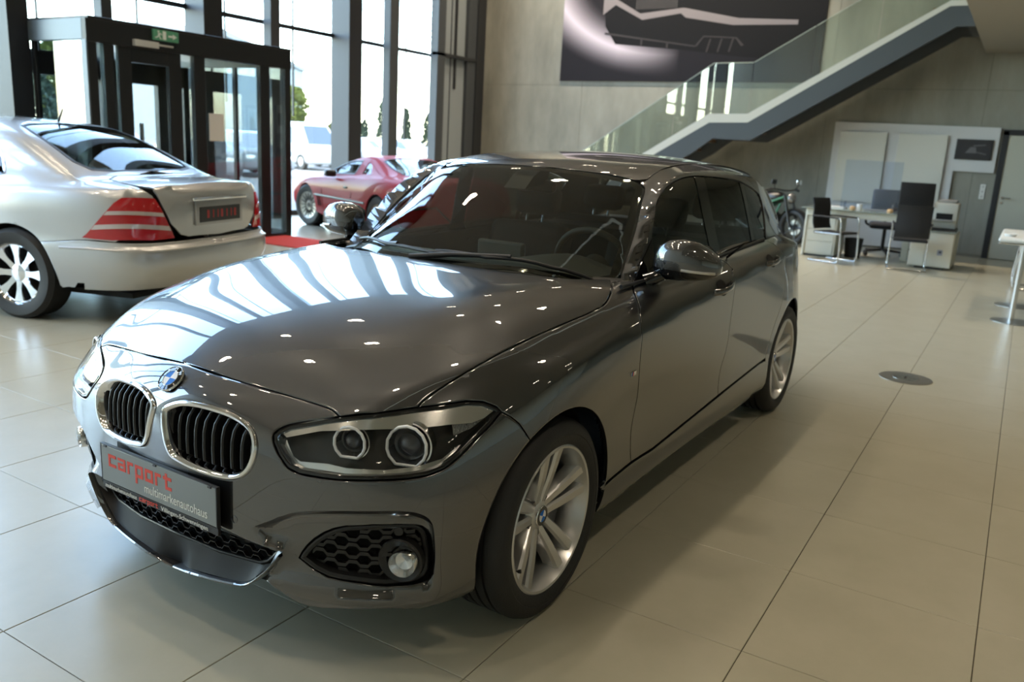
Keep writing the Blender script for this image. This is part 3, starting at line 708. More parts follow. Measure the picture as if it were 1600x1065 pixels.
    # greenhouse
    G = [[(-.25,0,.90),(-.27,.25,.90),(-.36,.48,.89),(-.52,.69,.90)],
         [(-.42,0,.985),(-.44,.25,.985),(-.54,.48,.977),(-.76,.705,.965)],
         [(-.78,0,1.165),(-.80,.24,1.16),(-.852,.46,1.143),(-.90,.685,1.128)],
         [(-1.05,0,1.30),(-1.06,.235,1.293),(-1.088,.44,1.283),(-1.105,.645,1.258)],
         [(-1.25,0,1.368),(-1.26,.23,1.362),(-1.27,.43,1.352),(-1.28,.622,1.322)],
         [(-1.55,0,1.408),(-1.55,.23,1.403),(-1.55,.43,1.392),(-1.55,.612,1.356)],
         [(-1.95,0,1.422),(-1.95,.23,1.418),(-1.95,.42,1.402),(-1.95,.597,1.362)],
         [(-2.35,0,1.412),(-2.35,.23,1.408),(-2.35,.41,1.39),(-2.35,.578,1.35)],
         [(-2.75,0,1.385),(-2.75,.22,1.38),(-2.74,.40,1.362),(-2.72,.545,1.32)],
         [(-3.1,0,1.345),(-3.08,.22,1.34),(-3.05,.39,1.32),(-2.98,.51,1.285)],
         [(-3.22,0,1.28),(-3.2,.23,1.275),(-3.15,.42,1.255),(-3.06,.545,1.22)],
         [(-3.36,0,1.05),(-3.34,.26,1.05),(-3.27,.48,1.04),(-3.12,.615,1.05)],
         [(-3.42,0,.93),(-3.4,.27,.93),(-3.32,.50,.93),(-3.15,.63,.94)]]
    S = [[(-.55,.71,.90),(-.58,.73,.90),(-.6,.74,.90)],
         [(-.765,.716,.958),(-.768,.730,.945),(-.77,.740,.92)],
         [(-.93,.695,1.10),(-.95,.722,1.03),(-.96,.745,.94)],
         [(-1.15,.665,1.225),(-1.19,.708,1.10),(-1.2,.75,.945)],
         [(-1.31,.652,1.29),(-1.36,.700,1.13),(-1.38,.75,.95)],
         [(-1.57,.645,1.322),(-1.6,.695,1.15),(-1.61,.75,.955)],
         [(-1.96,.632,1.325),(-1.97,.690,1.16),(-1.97,.746,.965)],
         [(-2.35,.613,1.313),(-2.35,.678,1.16),(-2.35,.737,.975)],
         [(-2.71,.578,1.285),(-2.70,.648,1.15),(-2.69,.712,.985)],
         [(-2.95,.547,1.245),(-2.93,.61,1.13),(-2.9,.69,.985)],
         [(-3.03,.578,1.18),(-3.02,.62,1.09),(-3.0,.665,.98)],
         [(-3.1,.626,1.04),(-3.09,.637,1.01),(-3.07,.65,.97)],
         [(-3.12,.64,.935),(-3.11,.643,.93),(-3.09,.65,.92)]]
    GE = [(-.60,.655,.875),(-.775,.645,.957),(-.945,.610,1.104),(-1.128,.566,1.256),(-1.285,.540,1.328),(-1.55,.535,1.377),(-1.95,.522,1.387),(-2.35,.505,1.374),(-2.735,.482,1.345),(-3.02,.458,1.305),(-3.11,.49,1.243),(-3.20,.56,1.043),(-3.24,.575,.935)]
    pts = [p for i in range(13) for p in G[i][:3]+[GE[i]]+G[i][3:]+S[i]]
    F = [(i*8+j, i*8+j+1, (i+1)*8+j+1, (i+1)*8+j) for i in range(12) for j in range(7)]
    green = Master(pts, F, level=4, iters=2)
    return body, green
BODY, GREEN = bmw_masters()
def cpx(u, v):
    """ray through photo pixel (u, v), in the hatchback's axes"""
    d = CF+CR*((u-800)/FPX)-CU*((v-532.5)/FPX)
    Rm = Matrix.Rotation(-CAR_RZ, 3, 'Z'); return np.array(Rm @ CAMP), np.array((Rm @ d).normalized())
def on(m, *pts):
    out = []
    for u, v in pts:
        o, d = cpx(u, v); h = m.hit(o, d)
        if h is None:     # just off the edge: the closest point of the surface to the ray
            best = None
            for t in np.linspace(2, 7, 60):
                q, n = m.near(o+d*t); e = np.linalg.norm(q-(o+d*t))
                if best is None or e < best[0]: best = (e, q)
            out.append(best[1])
        else: out.append(h[0])
    return out
car = empty('grey_hatchback', (0,0,0), CAR_RZ, 'dark grey metallic hatchback parked large in the foreground', 'car')
def half(pts):    # left half outline whose two ends lie on the centre line -> full outline
    P = [np.array(p, float) for p in pts]; P[0][1] = 0; P[-1][1] = 0
    return P+[p*np.array([1,-1,1]) for p in P[-2:0:-1]]
def sm(pts, per=4): return catmull(pts, per)
B = BODY; GH = GREEN
hl_top_hood = on(B, (530.6,650.5), (584,645.5), (618,641), (652.3,636))
hl_top_fend = on(B, (652.3,636), (689,632), (728.5,625.8), (754.8,627), (775.8,635), (783.7,643.4))
hl_low = on(B, (530.6,650.5), (492,656.5), (452.6,663), (436.8,669.6), (427,679), (427.6,692), (436.8,713), (450,731.4), (468.3,740.6), (505,747.2), (531.4,750.3), (584,751), (636.5,748.5), (668,743.2), (694.3,732.7), (720.6,711.7), (747,684), (768,663), (783.7,643.4))
seam_front = sm(on(B, (285,565.8), (296,569.3), (370.3,594), (452.6,618.4), (500,633), (518,640), (530.6,650.5)))
seam_side = sm(on(B, (652.3,636), (662.8,625), (698.3,600), (740,574.5), (779.5,552.4), (832.7,526.4), (879.6,506), (926.5,485.8), (945,474.5), (951.5,463.9), (955,452), (954.6,440.5)))
seam_front[0][1] = 0
hood_rear = sm([seam_side[-1], *on(B, (953,437), (915,436), (879.6,434.5), (823,428.5), (760,420), (700,411))])
hood_rear[-1][1] = 0
def panel(name, vfn, m, parent=car, label=None): return link(name, vfn_mesh(vfn), m, parent, label)
panel('bonnet', panel_mesh(B, (.25,0,1), half(seam_front+hl_top_hood[1:]+seam_side[1:]+hood_rear[1:]), step=.03), PAINT)
# wheel arches
def arc(cx, cz, r, a0, a1, n=24): return [np.array([cx+r*math.cos(a), 0, cz+r*math.sin(a)]) for a in np.linspace(a0, a1, n)]
def side_pts(m, pts, yo=1.5):
    out = []
    for p in pts:
        h = m.hit((p[0], yo, p[2]), (0,-1,0)); out.append(h[0] if h is not None else np.array([p[0], .8, p[2]]))
    return out
AF, AR = (0, .318, .352), (-2.69, .318, .352)
seam_bf = on(B, (783.7,643.4), (798,651), (811.5,662), (826,683))
a_seam = math.atan2(seam_bf[-1][2]-AF[1], seam_bf[-1][0]-AF[0])
arch_front_b = side_pts(B, arc(*AF, a_seam, math.radians(-18), 20))     # bumper part of the arch
arch_front_f = side_pts(B, arc(*AF, a_seam, math.radians(183), 30))     # fender part
# front bumper: left half, mirrored, with openings
bump_bot = sm(on(B, (729,938), (681.6,947), (625,950.6), (557.7,951.8), (478.8,946), (445,929), (414,907)), 3)+sm(on(B, (418,896), (430,878), (439,864)), 3)
seam_bf[-1] = arch_front_b[0]
bump = [seam_front[0]]+seam_front[1:]+sm(hl_low,3)[1:]+seam_bf[1:]+arch_front_b[1:]+bump_bot
ctr_top = on(B, (258,794), (300,807), (344,823), (384,843), (415,855), (436,863))
ctr_bot = on(B, (436,866), (425,880), (398,900), (384,911), (366,911), (325,900), (290,890), (258,879))
ctr_top[0][1] = 0; ctr_bot[-1][1] = 0
INTAKE = on(B, (462,879.7), (466,872), (474.3,861.6), (486,851), (501.4,841.4), (517,835), (535,831.2), (580,829), (620,828), (647.8,827.9), (657,829), (663.6,832.4), (669,838), (671.5,845.9), (675.3,866), (676,885), (675,897), (668,907.8), (657,914), (643.3,918), (602.7,922.5), (580,921), (557.7,918), (530,914), (508,909), (485.6,897.7))
KID = on(B, (246.4,657.1), (246.8,639), (249.5,633), (257.7,628.5), (278,624.5), (302.7,626.7), (338.8,635.7), (365.8,645.9), (386,659.4), (397.4,675), (401.4,695.4), (398.5,715.7), (390.6,733.7), (379.3,743.9), (365.8,748.4), (347.8,746.8), (314,737), (280,721.3), (262,709), (253,691), (248.7,673))
KID = catmull(KID, 3, True)
_mn = min(p[1] for p in KID); KID = [np.array([p[0], max(.016, p[1]+max(0, .018-_mn)*max(0, 1-(p[1]-_mn)/.15)), p[2]]) for p in KID]
BDIR = (.86,.51,0.0)
FRB = Frame(BDIR)
brow = sm(on(B, (392,824), (402,819.5), (413.5,815.5), (433.8,807.6), (456.3,800.5), (475,798), (500,797.4), (557.7,797.4), (625,797.4), (652,800.8), (668,807.6), (677,818.8), (680.5,841.4), (681.6,875), (679.3,904)), 3)
dent_poly3 = brow+on(B, (668,920), (650,928), (610,936), (560,936), (500,926), (470,918), (440,912), (414,908), (405,898), (425,878), (434,862), (415,853))
dp2 = [tuple(q) for q in FRB.to2(np.array(dent_poly3))]
def dent(Q):
    def h(Q):
        ins = in_poly(Q, dp2); d = dist_poly(Q, dp2); return np.where(ins, .034*(1-np.exp(-d/.026)), 0.0)
    e = .002; h0 = h(Q)
    return h0, (h(Q+[e,0])-h(Q-[e,0]))/(2*e), (h(Q+[0,e])-h(Q-[0,e]))/(2*e)
_b2 = [np.array(q) for q in FRB.to2(np.array(resample(brow, .012, closed=False)))]
def off_line(P, d):
    out = []
    for i in range(2, len(P)-2):
        t = P[i+1]-P[i-1]; t = t/np.linalg.norm(t); n_ = np.array([t[1], -t[0]]); out.append(P[i]+n_*d)
    return out
_sg = 1 if in_poly([off_line(_b2, .006)[len(_b2)//2]], dp2)[0] else -1
BROW2 = [off_line(_b2, _sg*d) for d in (.003, .009, .018, -.003)]
# the left half keeps half of the centre opening: cut it into the outline
def centre_line(z0, z1, n=12):
    out = []
    for z in np.linspace(z0, z1, n):
        h = B.hit((2,0,z), (-1,0,0)); out.append(np.array([h[0][0], 0, z]))
    return out
c_out = bump+list(reversed(ctr_top))+centre_line(ctr_top[0][2], bump[0][2], 16)[1:-1]
bp = panel_mesh(B, BDIR, c_out, [KID, INTAKE], step=.026, dent=dent, extra=[brow], extra2=BROW2, flange=.02, hole_flange=.05, mirror_join=True, gap=.0015)
def fix_centre(vfn):     # points meant for the centre line go onto it
    v, f, n = vfn
    v = [list(p) for p in v]
    for i, p in enumerate(v):
        if abs(p[1]) < .0045:
            p[1] = 0.0
            nn = np.array(n[i]); nn[1] = 0; n[i] = (nn/max(1e-9, np.linalg.norm(nn))).tolist()
    return v, f, n
bp = fix_centre(bp)
panel('front_bumper', join_vfn(bp, mirror_y(bp)), PAINT)
# fender, doors, sill, quarter
belt = [np.array(p) for p in ((-.60,.742,.952),(-.80,.752,.957),(-1.0,.757,.963),(-1.2,.758,.970),(-1.5,.756,.979),(-1.7,.752,.986),(-2.0,.748,.998),(-2.2,.744,1.006),(-2.36,.74,1.011))]
def belt_at(x0, x1, n=8):
    X = np.linspace(x0, x1, n); bx = [-p[0] for p in belt]
    return [np.array([x, np.interp(-x, bx, [p[1] for p in belt]), np.interp(-x, bx, [p[2] for p in belt])]) for x in X]
SD = (0.0,.95,.3)
seam_door = sm(on(B, (988.4,437), (989.6,453), (997.7,476), (1001.4,512.7), (1001,550), (997.7,597), (995.6,620), (986.5,667.6), (985,700), (985.5,721.4)), 3)
sill_line = lambda *p: on(B, *p)
fend = hl_top_fend[:-1]+seam_bf[:-1]+arch_front_f+sill_line((938,761.5), (960,742))+list(reversed(seam_door))+[on(B,(972,437))[0]]+list(reversed(seam_side))[:-1]
fv = panel_mesh(B, SD, fend, step=.03)
panel('front_fender', fv, PAINT); panel('front_fender', mirror_y(fv), PAINT)
seam_b = sm(on(B, (1144.4,420), (1144.2,428), (1141.4,498.6), (1134.4,546.5), (1126,574.6), (1122,616.8)), 3)
xb = seam_b[0][0]
door_f = list(seam_door)+sill_line((1020,699.4), (1060,667), (1090,643))+list(reversed(seam_b))+belt_at(xb, seam_door[0][0]+.0, 9)
dv = panel_mesh(B, SD, door_f, step=.035)
DF = [panel('front_door', dv, PAINT), panel('front_door', mirror_y(dv), PAINT)]
seam_r = sm(side_pts(B, [np.array(p) for p in ((-2.27,0,.40),(-2.285,0,.47),(-2.33,0,.57),(-2.41,0,.67),(-2.455,0,.77),(-2.44,0,.88),(-2.385,0,.97))])+belt_at(-2.35,-2.36,2)[1:], 3)
door_r = list(seam_b)+sill_line((1150,595), (1175,575))+list(seam_r)+belt_at(seam_r[-1][0], xb, 8)[1:]
dv = panel_mesh(B, SD, door_r, step=.035)
DR = [panel('rear_door', dv, PAINT), panel('rear_door', mirror_y(dv), PAINT)]
arch_rear = side_pts(B, arc(*AR, math.radians(12), math.radians(178), 34))
qtr = list(reversed(seam_r))+[side_pts(B,[np.array([-2.30,0,.34])])[0]]+arch_rear[0:]+side_pts(B, [np.array(p) for p in ((-3.06,0,.24),(-3.12,0,.35),(-3.15,0,.55),(-3.13,0,.75),(-3.10,0,.90),(-3.04,0,.97))])+[np.array([-2.98,.66,1.003]),np.array([-2.7,.715,1.017]),np.array([-2.5,.733,1.014])]
qv = panel_mesh(B, (-.1,.95,.25), qtr, step=.035)
panel('rear_quarter', qv, PAINT); panel('rear_quarter', mirror_y(qv), PAINT)
rq = [np.array(p) for p in ((-3.06,.80,.24),(-3.12,.80,.35),(-3.15,.78,.55),(-3.13,.78,.75),(-3.10,.74,.90),(-3.04,.7,.97),(-3.0,.66,1.0),(-3.2,.54,.985),(-3.38,0,.98),(-3.55,0,.6),(-3.55,0,.3),(-3.5,.4,.3),(-3.3,.7,.26))]
rv = fix_centre(panel_mesh(B, (-.8,.6,.1), rq, step=.06, mirror_join=True, lip=False)); panel('tailgate_and_rear_bumper', join_vfn(rv, mirror_y(rv)), PAINT)
tl = [np.array(p) for p in ((-3.13,.76,.80),(-3.12,.74,.90),(-3.09,.70,.955),(-3.24,.60,.95),(-3.4,.42,.935),(-3.42,.42,.83),(-3.3,.64,.80))]
tv = panel_mesh(B, (-.75,.65,.1), tl, step=.05, off=.004, flange=.01, lip=False)
TAILR = mat('tail_lamp_red', (.35,.012,.012), .12, coat=.6)
panel('tail_lamp', tv, TAILR, label='red tail lamp'); panel('tail_lamp', mirror_y(tv), TAILR, label='red tail lamp')
sill = side_pts(B, arc(*AF, math.radians(184.5), math.radians(198), 5))+side_pts(B, [np.array(p) for p in ((-.40,0,.195),(-.7,0,.18),(-1.2,0,.178),(-1.7,0,.18),(-2.2,0,.20),(-2.33,0,.22))])+side_pts(B, arc(*AR, math.radians(-12), math.radians(10), 5))
sl_up = [p-np.array([0,0,.006]) for p in on(B, (1187,566), (1150,595), (1122,617.5), (1060,667.5), (1020,700), (985.5,722), (960,743), (939,762))]
sv = panel_mesh(B, (0,1,.05), sill+sl_up, step=.04)
panel('side_skirt', sv, PAINT); panel('side_skirt', mirror_y(sv), PAINT)
# greenhouse
TINT = glass_mat('car_glass', (.52,.55,.50), .12)
TINT2 = glass_mat('privacy_glass', (.10,.11,.10), .085)
ws_side = on(GH, (966,437), (975,408), (989,361), (999,318), (1004.5,299), (1004,292), (997,286))
ws_top = on(GH, (989,282.3), (926.5,270), (880,264), (840,261))
ws_top[-1] = np.array([ws_top[-1][0], 0, ws_top[-1][2]])
ws_bot = [np.array(p) for p in ((-.40,0,.975),(-.43,.25,.97),(-.52,.46,.965),(-.64,.60,.95))]
ws_half = ws_bot+sm(ws_side,3)+sm(ws_top,3)
panel('windscreen', panel_mesh(GH, (.55,0,.83), half(ws_half), step=.05, flange=.004, lip=False), TINT)
# black ceramic border behind the glass edge
wsb = half(ws_half); fw = Frame((.55,0,.83)); w2 = [fw.to2(p) for p in resample(wsb, .03)]
inn = []
for q in inset2(w2, .035):
    h = GH.hit(fr_o := fw.org(q), -fw.d); inn.append(h[0] if h is not None else None)
inn = [p for p in inn if p is not None]
panel('glass_border', panel_mesh(GH, (.55,0,.83), wsb, [inn], step=.05, off=-.004, flange=0, lip=False, gap=.003), GBLK)
roof_side = [np.array(p) for p in ((-1.235,.535,1.315),(-1.32,.528,1.34),(-1.6,.525,1.37),(-2.0,.52,1.385),(-2.4,.505,1.372),(-2.8,.465,1.345),(-3.02,.43,1.32),(-3.06,.40,1.31))]
rf_top = [p+np.array([-.006,0,.002]) for p in reversed(sm(ws_top,3))]
roof_half = rf_top+sm(roof_side,3)+[np.array([-3.12,.2,1.325]), np.array([-3.14,0,1.33])]
panel('roof', panel_mesh(GH, (0,0,1), half(roof_half), step=.05), PAINT)
dlo_top = sm(on(GH, (1018.5,392), (1019.5,362), (1025.6,320), (1034,302), (1045.9,288.6), (1066,278), (1086,274.8), (1120,277), (1156,283), (1163,286.5), (1180,297), (1188.5,308), (1193.5,330), (1196,352), (1196.5,369)), 3)
dlo_bot = [np.array(p) for p in ((-2.5,.73,.985),(-2.2,.742,.975),(-1.6,.755,.955),(-1.2,.755,.945),(-.93,.75,.94))]
DLO = dlo_top+dlo_bot
a_out = [p+np.array([-.004,.004,0]) for p in sm(ws_side,3)]
fr_out = [np.array([-.64,.66,.94])]+a_out+sm(roof_side,3)+[np.array(p) for p in ((-3.05,.52,1.25),(-3.07,.6,1.1),(-3.05,.65,.97),(-2.8,.70,.97),(-2.5,.735,.965),(-2.0,.75,.955),(-1.3,.755,.93),(-.85,.75,.925))]
sf = panel_mesh(GH, (.2,.72,.66), fr_out, [DLO], step=.03, flange=.012, edge_step=.014, lip=False)
panel('side_frame', sf, PAINT); panel('side_frame', mirror_y(sf), PAINT)
def dlo_piece(px_l, px_r):   # glass or pillar between two pixel lines
    return None
gd = (0,.86,.5)
gfl = on(GH, (1086,275.5), (1098,330), (1111,392), (1114,410))
gf = [p for p in dlo_top if p[0] > gfl[0][0]+.01]+gfl[:1]+gfl[1:]+[np.array([-1.3,.755,.94]), np.array([-1.0,.752,.935])]
grl = on(GH, (1101,277), (1114,335), (1127,397), (1129,408)); grr = on(GH, (1156,284), (1167,330), (1175.5,378), (1177,388))
gr = [p for p in dlo_top if grr[0][0]+.01 < p[0] < grl[0][0]-.01]
gr = [grl[0]]+gr+grr+list(reversed(grl))[:-1]
gql = on(GH, (1162,288), (1172,335), (1180,377), (1181,386))
gq = [gql[0]]+[p for p in dlo_top if p[0] < gql[0][0]-.01]+[np.array([-2.5,.73,.975])]+list(reversed(gql))[:-1]
for nm, ol, m, off in (('front_door_glass', gf, TINT, -.006), ('rear_door_glass', gr, TINT2, -.006), ('quarter_glass', gq, TINT2, -.006)):
    v = panel_mesh(GH, gd, ol, step=.06, off=off, flange=.003, lip=False, gap=.003)
    panel(nm, v, m); panel(nm, mirror_y(v), m)
bpil = [gfl[0]]+grl[:1]+grl[1:]+list(reversed(gfl))[:-1]
cpil = [grr[0]]+gql+list(reversed(grr))[:-1]
for ol in (bpil, cpil):
    v = panel_mesh(GH, gd, ol, step=.06, off=-.003, flange=.004, lip=False, gap=.001); panel('pillar_trim', v, GBLK); panel('pillar_trim', mirror_y(v), GBLK)
# rear window
rw = [np.array(p) for p in ((-3.16,0,1.315),(-3.15,.2,1.30),(-3.1,.42,1.28),(-3.14,.52,1.15),(-3.22,.5,1.05),(-3.33,.27,1.03),(-3.37,0,1.03))]
panel('rear_window', panel_mesh(GH, (-.8,0,.6), half(rw), step=.08, flange=.004, lip=False), TINT2)
# dark inner shell, seen only through the gaps
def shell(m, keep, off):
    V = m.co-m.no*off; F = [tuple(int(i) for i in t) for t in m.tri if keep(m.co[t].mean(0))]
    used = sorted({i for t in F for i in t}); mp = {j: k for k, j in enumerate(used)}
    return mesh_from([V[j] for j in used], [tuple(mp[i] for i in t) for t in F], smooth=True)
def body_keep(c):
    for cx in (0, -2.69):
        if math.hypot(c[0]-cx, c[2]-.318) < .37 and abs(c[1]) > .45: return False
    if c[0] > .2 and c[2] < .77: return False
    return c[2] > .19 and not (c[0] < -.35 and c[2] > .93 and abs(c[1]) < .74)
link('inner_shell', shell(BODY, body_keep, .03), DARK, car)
# ------------------------------------------------------------------ hatchback details
def nrm(v): v = np.asarray(v, float); return v/max(1e-9, np.linalg.norm(v))
def rim_sweep(m, outline, prof, ctr=None):
    """sweep a small profile [(inward, height), ...] round a closed outline lying on a surface"""
    P = [np.array(p) for p in outline]; n = len(P); mb = MB(); k = len(prof); c = np.mean(P, 0) if ctr is None else ctr
    v = []; f = []
    for i in range(n):
        t = nrm(P[(i+1)%n]-P[i-1]); nn = m.near(P[i])[1]; nn = nrm(nn-t*(nn@t)); iw = np.cross(nn, t)
        if iw@(c-P[i]) < 0: iw = -iw
        for a, h in prof: v.append(P[i]+iw*a+nn*h)
    for i in range(n):
        j = (i+1)%n
        for q in range(k-1): f.append((i*k+q, i*k+q+1, j*k+q+1, j*k+q))
    mb.add(v, f); return mb
def both(name, mb, m, parent=car, smooth=40, label=None):
    a = mb.build(name, m, parent, smooth, label)
    mm = MB(); mm.v = [(x,-y,z) for x,y,z in mb.v]; mm.f = [tuple(reversed(q)) for q in mb.f]; mm.mi = list(mb.mi)
    return a, mm.build(name, m, parent, smooth, label)
def fan(m, pts, off): return None
# kidney grilles: chrome frame (parts) with vertical slats (sub-parts)
kc = np.mean(KID, 0); kn = np.array(nrm([1,.12,.18]))
kf = rim_sweep(B, KID, [(-.002,-.006),(-.001,.004),(.003,.008),(.009,.0085),(.0135,.004),(.016,-.004),(.018,-.03)])
KF = both('kidney_grille', kf, CHROME, label='kidney grille with chrome frame')
ys = [p[1] for p in KID]
def kid_span(y):
    zs = []
    n = len(KID)
    for i in range(n):
        a, b = KID[i], KID[(i+1)%n]
        if (a[1]-y)*(b[1]-y) < 0: t = (y-a[1])/(b[1]-a[1]); zs.append(a[2]+t*(b[2]-a[2]))
    return (min(zs), max(zs)) if len(zs) >= 2 else None
kb = MB()
for i in range(10):
    y = min(ys)+(max(ys)-min(ys))*(i+.75)/10.6
    sp = kid_span(y)
    if sp is None: continue
    z0, z1 = sp[0]+.006, sp[1]-.008; st = []
    for t in (0, .12, .35, .6, .78, .9, 1.0):
        z = z0+(z1-z0)*t; h = B.hit((2, y, z), (-1,0,0)); xs = h[0][0]-(.012 if .1 < t < .8 else .02 if t < .95 else .034)-.004*abs(t-.5)
        if t < .05: xs -= .02
        st.append((xs, z))
    mb = MB(); w2 = .0055; v = []; f = []
    for (x_, z_) in st:
        v += [(x_-.03, y-w2, z_), (x_-.004, y-w2, z_), (x_, y-w2*.3, z_), (x_, y+w2*.3, z_), (x_-.004, y+w2, z_), (x_-.03, y+w2, z_)]
    for q in range(len(st)-1):
        for s_ in range(5): f.append((q*6+s_, q*6+s_+1, (q+1)*6+s_+1, (q+1)*6+s_))
    mb.add(v, f)
    a = mb.build('slat', BLK, KF[0], 30)
    mm = MB(); mm.v = [(x,-y_,z) for x,y_,z in mb.v]; mm.f = [tuple(reversed(q)) for q in mb.f]; mm.build('slat', BLK, KF[1], 30)
# dark backing behind all front openings
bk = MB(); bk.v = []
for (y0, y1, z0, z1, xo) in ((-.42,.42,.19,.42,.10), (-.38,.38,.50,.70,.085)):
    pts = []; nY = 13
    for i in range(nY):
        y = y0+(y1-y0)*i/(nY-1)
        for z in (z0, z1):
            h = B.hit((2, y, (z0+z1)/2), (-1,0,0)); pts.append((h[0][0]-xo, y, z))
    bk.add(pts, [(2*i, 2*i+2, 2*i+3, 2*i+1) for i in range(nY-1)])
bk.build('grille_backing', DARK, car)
# wave-pattern mesh grilles
def wave_grille(outline, d, depth, pitch, rows, amp, margin, thick=.0028, deep=.012, slant=0.0):
    fr = Frame(d); poly = inset2(fr.to2(np.array(outline)), margin); A = np.array(poly); lo, hi = A.min(0), A.max(0)
    mb = MB(); z = lo[1]+.01; r = 0
    def put(chain):
        if len(chain) < 2: return
        pts = [np.array(q) for q in chain]; v = []; f = []
        for q in pts:
            h = B.hit(fr.org(q), -fr.d)
            if h is None: return
            base = h[0]-fr.d*depth
            for dz, dd in ((-thick/2,0),(thick/2,0),(thick/2,-deep),(-thick/2,-deep)): v.append(base+fr.e2*dz+fr.d*dd)
        for i in range(len(pts)-1):
            for k in range(4): f.append((i*4+k, (i+1)*4+k, (i+1)*4+(k+1)%4, i*4+(k+1)%4))
        mb.add(v, f)
    while z < hi[1]:
        a = lo[0]+(pitch/2 if r % 2 else 0); chain = []; ph = 0
        while a < hi[0]:
            for da, dz in ((0,0),(pitch*.34,0),(pitch*.5,amp),(pitch*.84,amp)):
                q = (a+da, z+dz+slant*(a+da-lo[0]))
                if in_poly([q], poly)[0]: chain.append(q)
                else: put(chain); chain = []
            a += pitch
        put(chain); z += rows; r += 1
    return mb
ctr_poly = ctr_top+ctr_bot
cg_top = on(B, (258,806), (300,824), (344,842), (384,858), (428,869)); cg_bot = on(B, (418,876), (404,889), (390,891), (325,872), (258,843))
cg_top[0][1] = cg_bot[-1][1] = 0
gpoly = half(cg_top+cg_bot)
gpoly = [p for p in gpoly]
GRIM = mat('grille_black', (.010,.010,.011), .34)
wg = wave_grille(gpoly, (1,0,0), .045, .052, .024, .012, .004); g1 = wg.build('lower_grille_mesh', GRIM, car); g1['kind'] = 'stuff'
gr_rim = rim_sweep(B, resample(gpoly, .03), [(-.004,-.04),(0,-.038),(.004,-.04),(.005,-.06)]); gr_rim.build('lower_grille_rim', GRIM, car, 40)
# smooth black tray between the lower grille and the lip
tray = MB(); tp = list(reversed(half(cg_top+cg_bot)))
lipl = half(ctr_top+ctr_bot)
def tray_strip(inner, outer, din, dout):
    I = resample(inner, .02); O = [min(range(len(outer)), key=lambda k: 0)]
    return None
fx = Frame((1,0,0))
def along(poly, n):
    P = [np.array(p) for p in poly]; L = [0]
    for i in range(len(P)): L.append(L[-1]+np.linalg.norm(P[(i+1)%len(P)]-P[i]))
    out = []
    for k in range(n):
        s_ = L[-1]*k/n; i = max(j for j in range(len(P)) if L[j] <= s_); t = (s_-L[i])/max(1e-9, L[i+1]-L[i]); out.append(P[i]+(P[(i+1)%len(P)]-P[i])*t)
    return out
nT = 90; o_ = along(lipl, nT); c0 = np.mean(lipl, 0)
v = []; f = []
gi = [np.array(p) for p in resample(gpoly, .008)]
for k in range(nT):
    p = o_[k]; q = min(gi, key=lambda g: np.linalg.norm(g-p)); v += [p-np.array([.012,0,0]), (p+q)/2-np.array([.03,0,-.002]), q-np.array([.042,0,0])]
for k in range(nT):
    j = (k+1)%nT
    for s_ in (0,1): f.append((k*3+s_, k*3+s_+1, j*3+s_+1, j*3+s_))
lp_ = sm(on(B, (437,867), (425,882), (410,896), (398,905), (384,912), (366,911), (325,901.5), (290,891), (258,880.5)), 3); lp_[-1][1] = 0
fl_ = lp_+[p*np.array([1,-1,1]) for p in lp_[-2::-1]]; lpm = MB(); v2_ = []; f2_ = []
for p in fl_:
    n_ = B.near(p)[1]; n_ = nrm([n_[0],n_[1],0]); v2_ += [p-n_*.04+np.array([0,0,-.002]), p+n_*.004+np.array([0,0,.004]), p+n_*.007+np.array([0,0,.0]), p+n_*.004+np.array([0,0,-.006]), p-n_*.06+np.array([0,0,-.014])]
for i in range(len(fl_)-1):
    for k in range(4): f2_.append((i*5+k, i*5+k+1, (i+1)*5+k+1, (i+1)*5+k))
lpm.add(v2_, f2_); lpm.build('front_lip', PAINT, car, 60)
tray.add(v, f); tray.build('lower_grille_tray', mat('satin_black', (.006,.006,.007), .6), car, 50)
# side intakes
IC = np.mean(INTAKE, 0)
ig = wave_grille(INTAKE, BDIR, .045, .060, .026, .012, .012, thick=.010, deep=.012)
for o in both('side_intake_mesh', ig, GRIM): o['kind'] = 'stuff'
ifr = rim_sweep(B, resample(INTAKE, .012), [(-.001,-.027),(.004,-.026),(.011,-.03),(.013,-.05)]); both('side_intake_frame', ifr, BLK)
fr2 = Frame(BDIR); ib = MB(); pp = [fr2.to2(p) for p in resample(INTAKE, .03)]; base = [B.hit(fr2.org(q), -fr2.d)[0]-fr2.d*.062 for q in pp]; cc = np.mean(base, 0)
ib.add([cc]+base, [(0, i+1, (i+1)%len(base)+1) for i in range(len(base))]); both('side_intake_backing', ib, DARK)
# fog lamp
FC = on(B, (619,884))[0]; fa = np.array(nrm([.93,.33,-.02]))
def frame_mat(o, zaxis, up=(0,0,1)):
    z = nrm(zaxis); x = nrm(np.cross(up, z)); y = np.cross(z, x); m = Matrix.Identity(4)
    for i in range(3): m[i][0] = x[i]; m[i][1] = y[i]; m[i][2] = z[i]; m[i][3] = o[i]
    return m
LENS = glass_mat('lamp_glass', (.93,.94,.95), .06)
REFL = mat('lamp_reflector', (.75,.76,.78), .12, 1.0, bump=(40, .15))
mb = MB(); mb.lathe([(.062,-.03),(.062,-.008),(.058,-.004),(.040,-.012),(.036,-.03)], axis='z', n=40); mb.xf(frame_mat(FC-fa*.02, fa))
FB = both('fog_lamp_bezel', mb, BLK)
mb = MB(); mb.lathe([(.037,-.02),(.037,.012),(.035,.016),(.033,.012),(.024,-.006),(.0,-.014)], axis='z', n=36); mb.xf(frame_mat(FC-fa*.02+np.array([.004,.018,.008]), fa)); fr_ = both('fog_lamp', mb, REFL, label='round fog lamp')
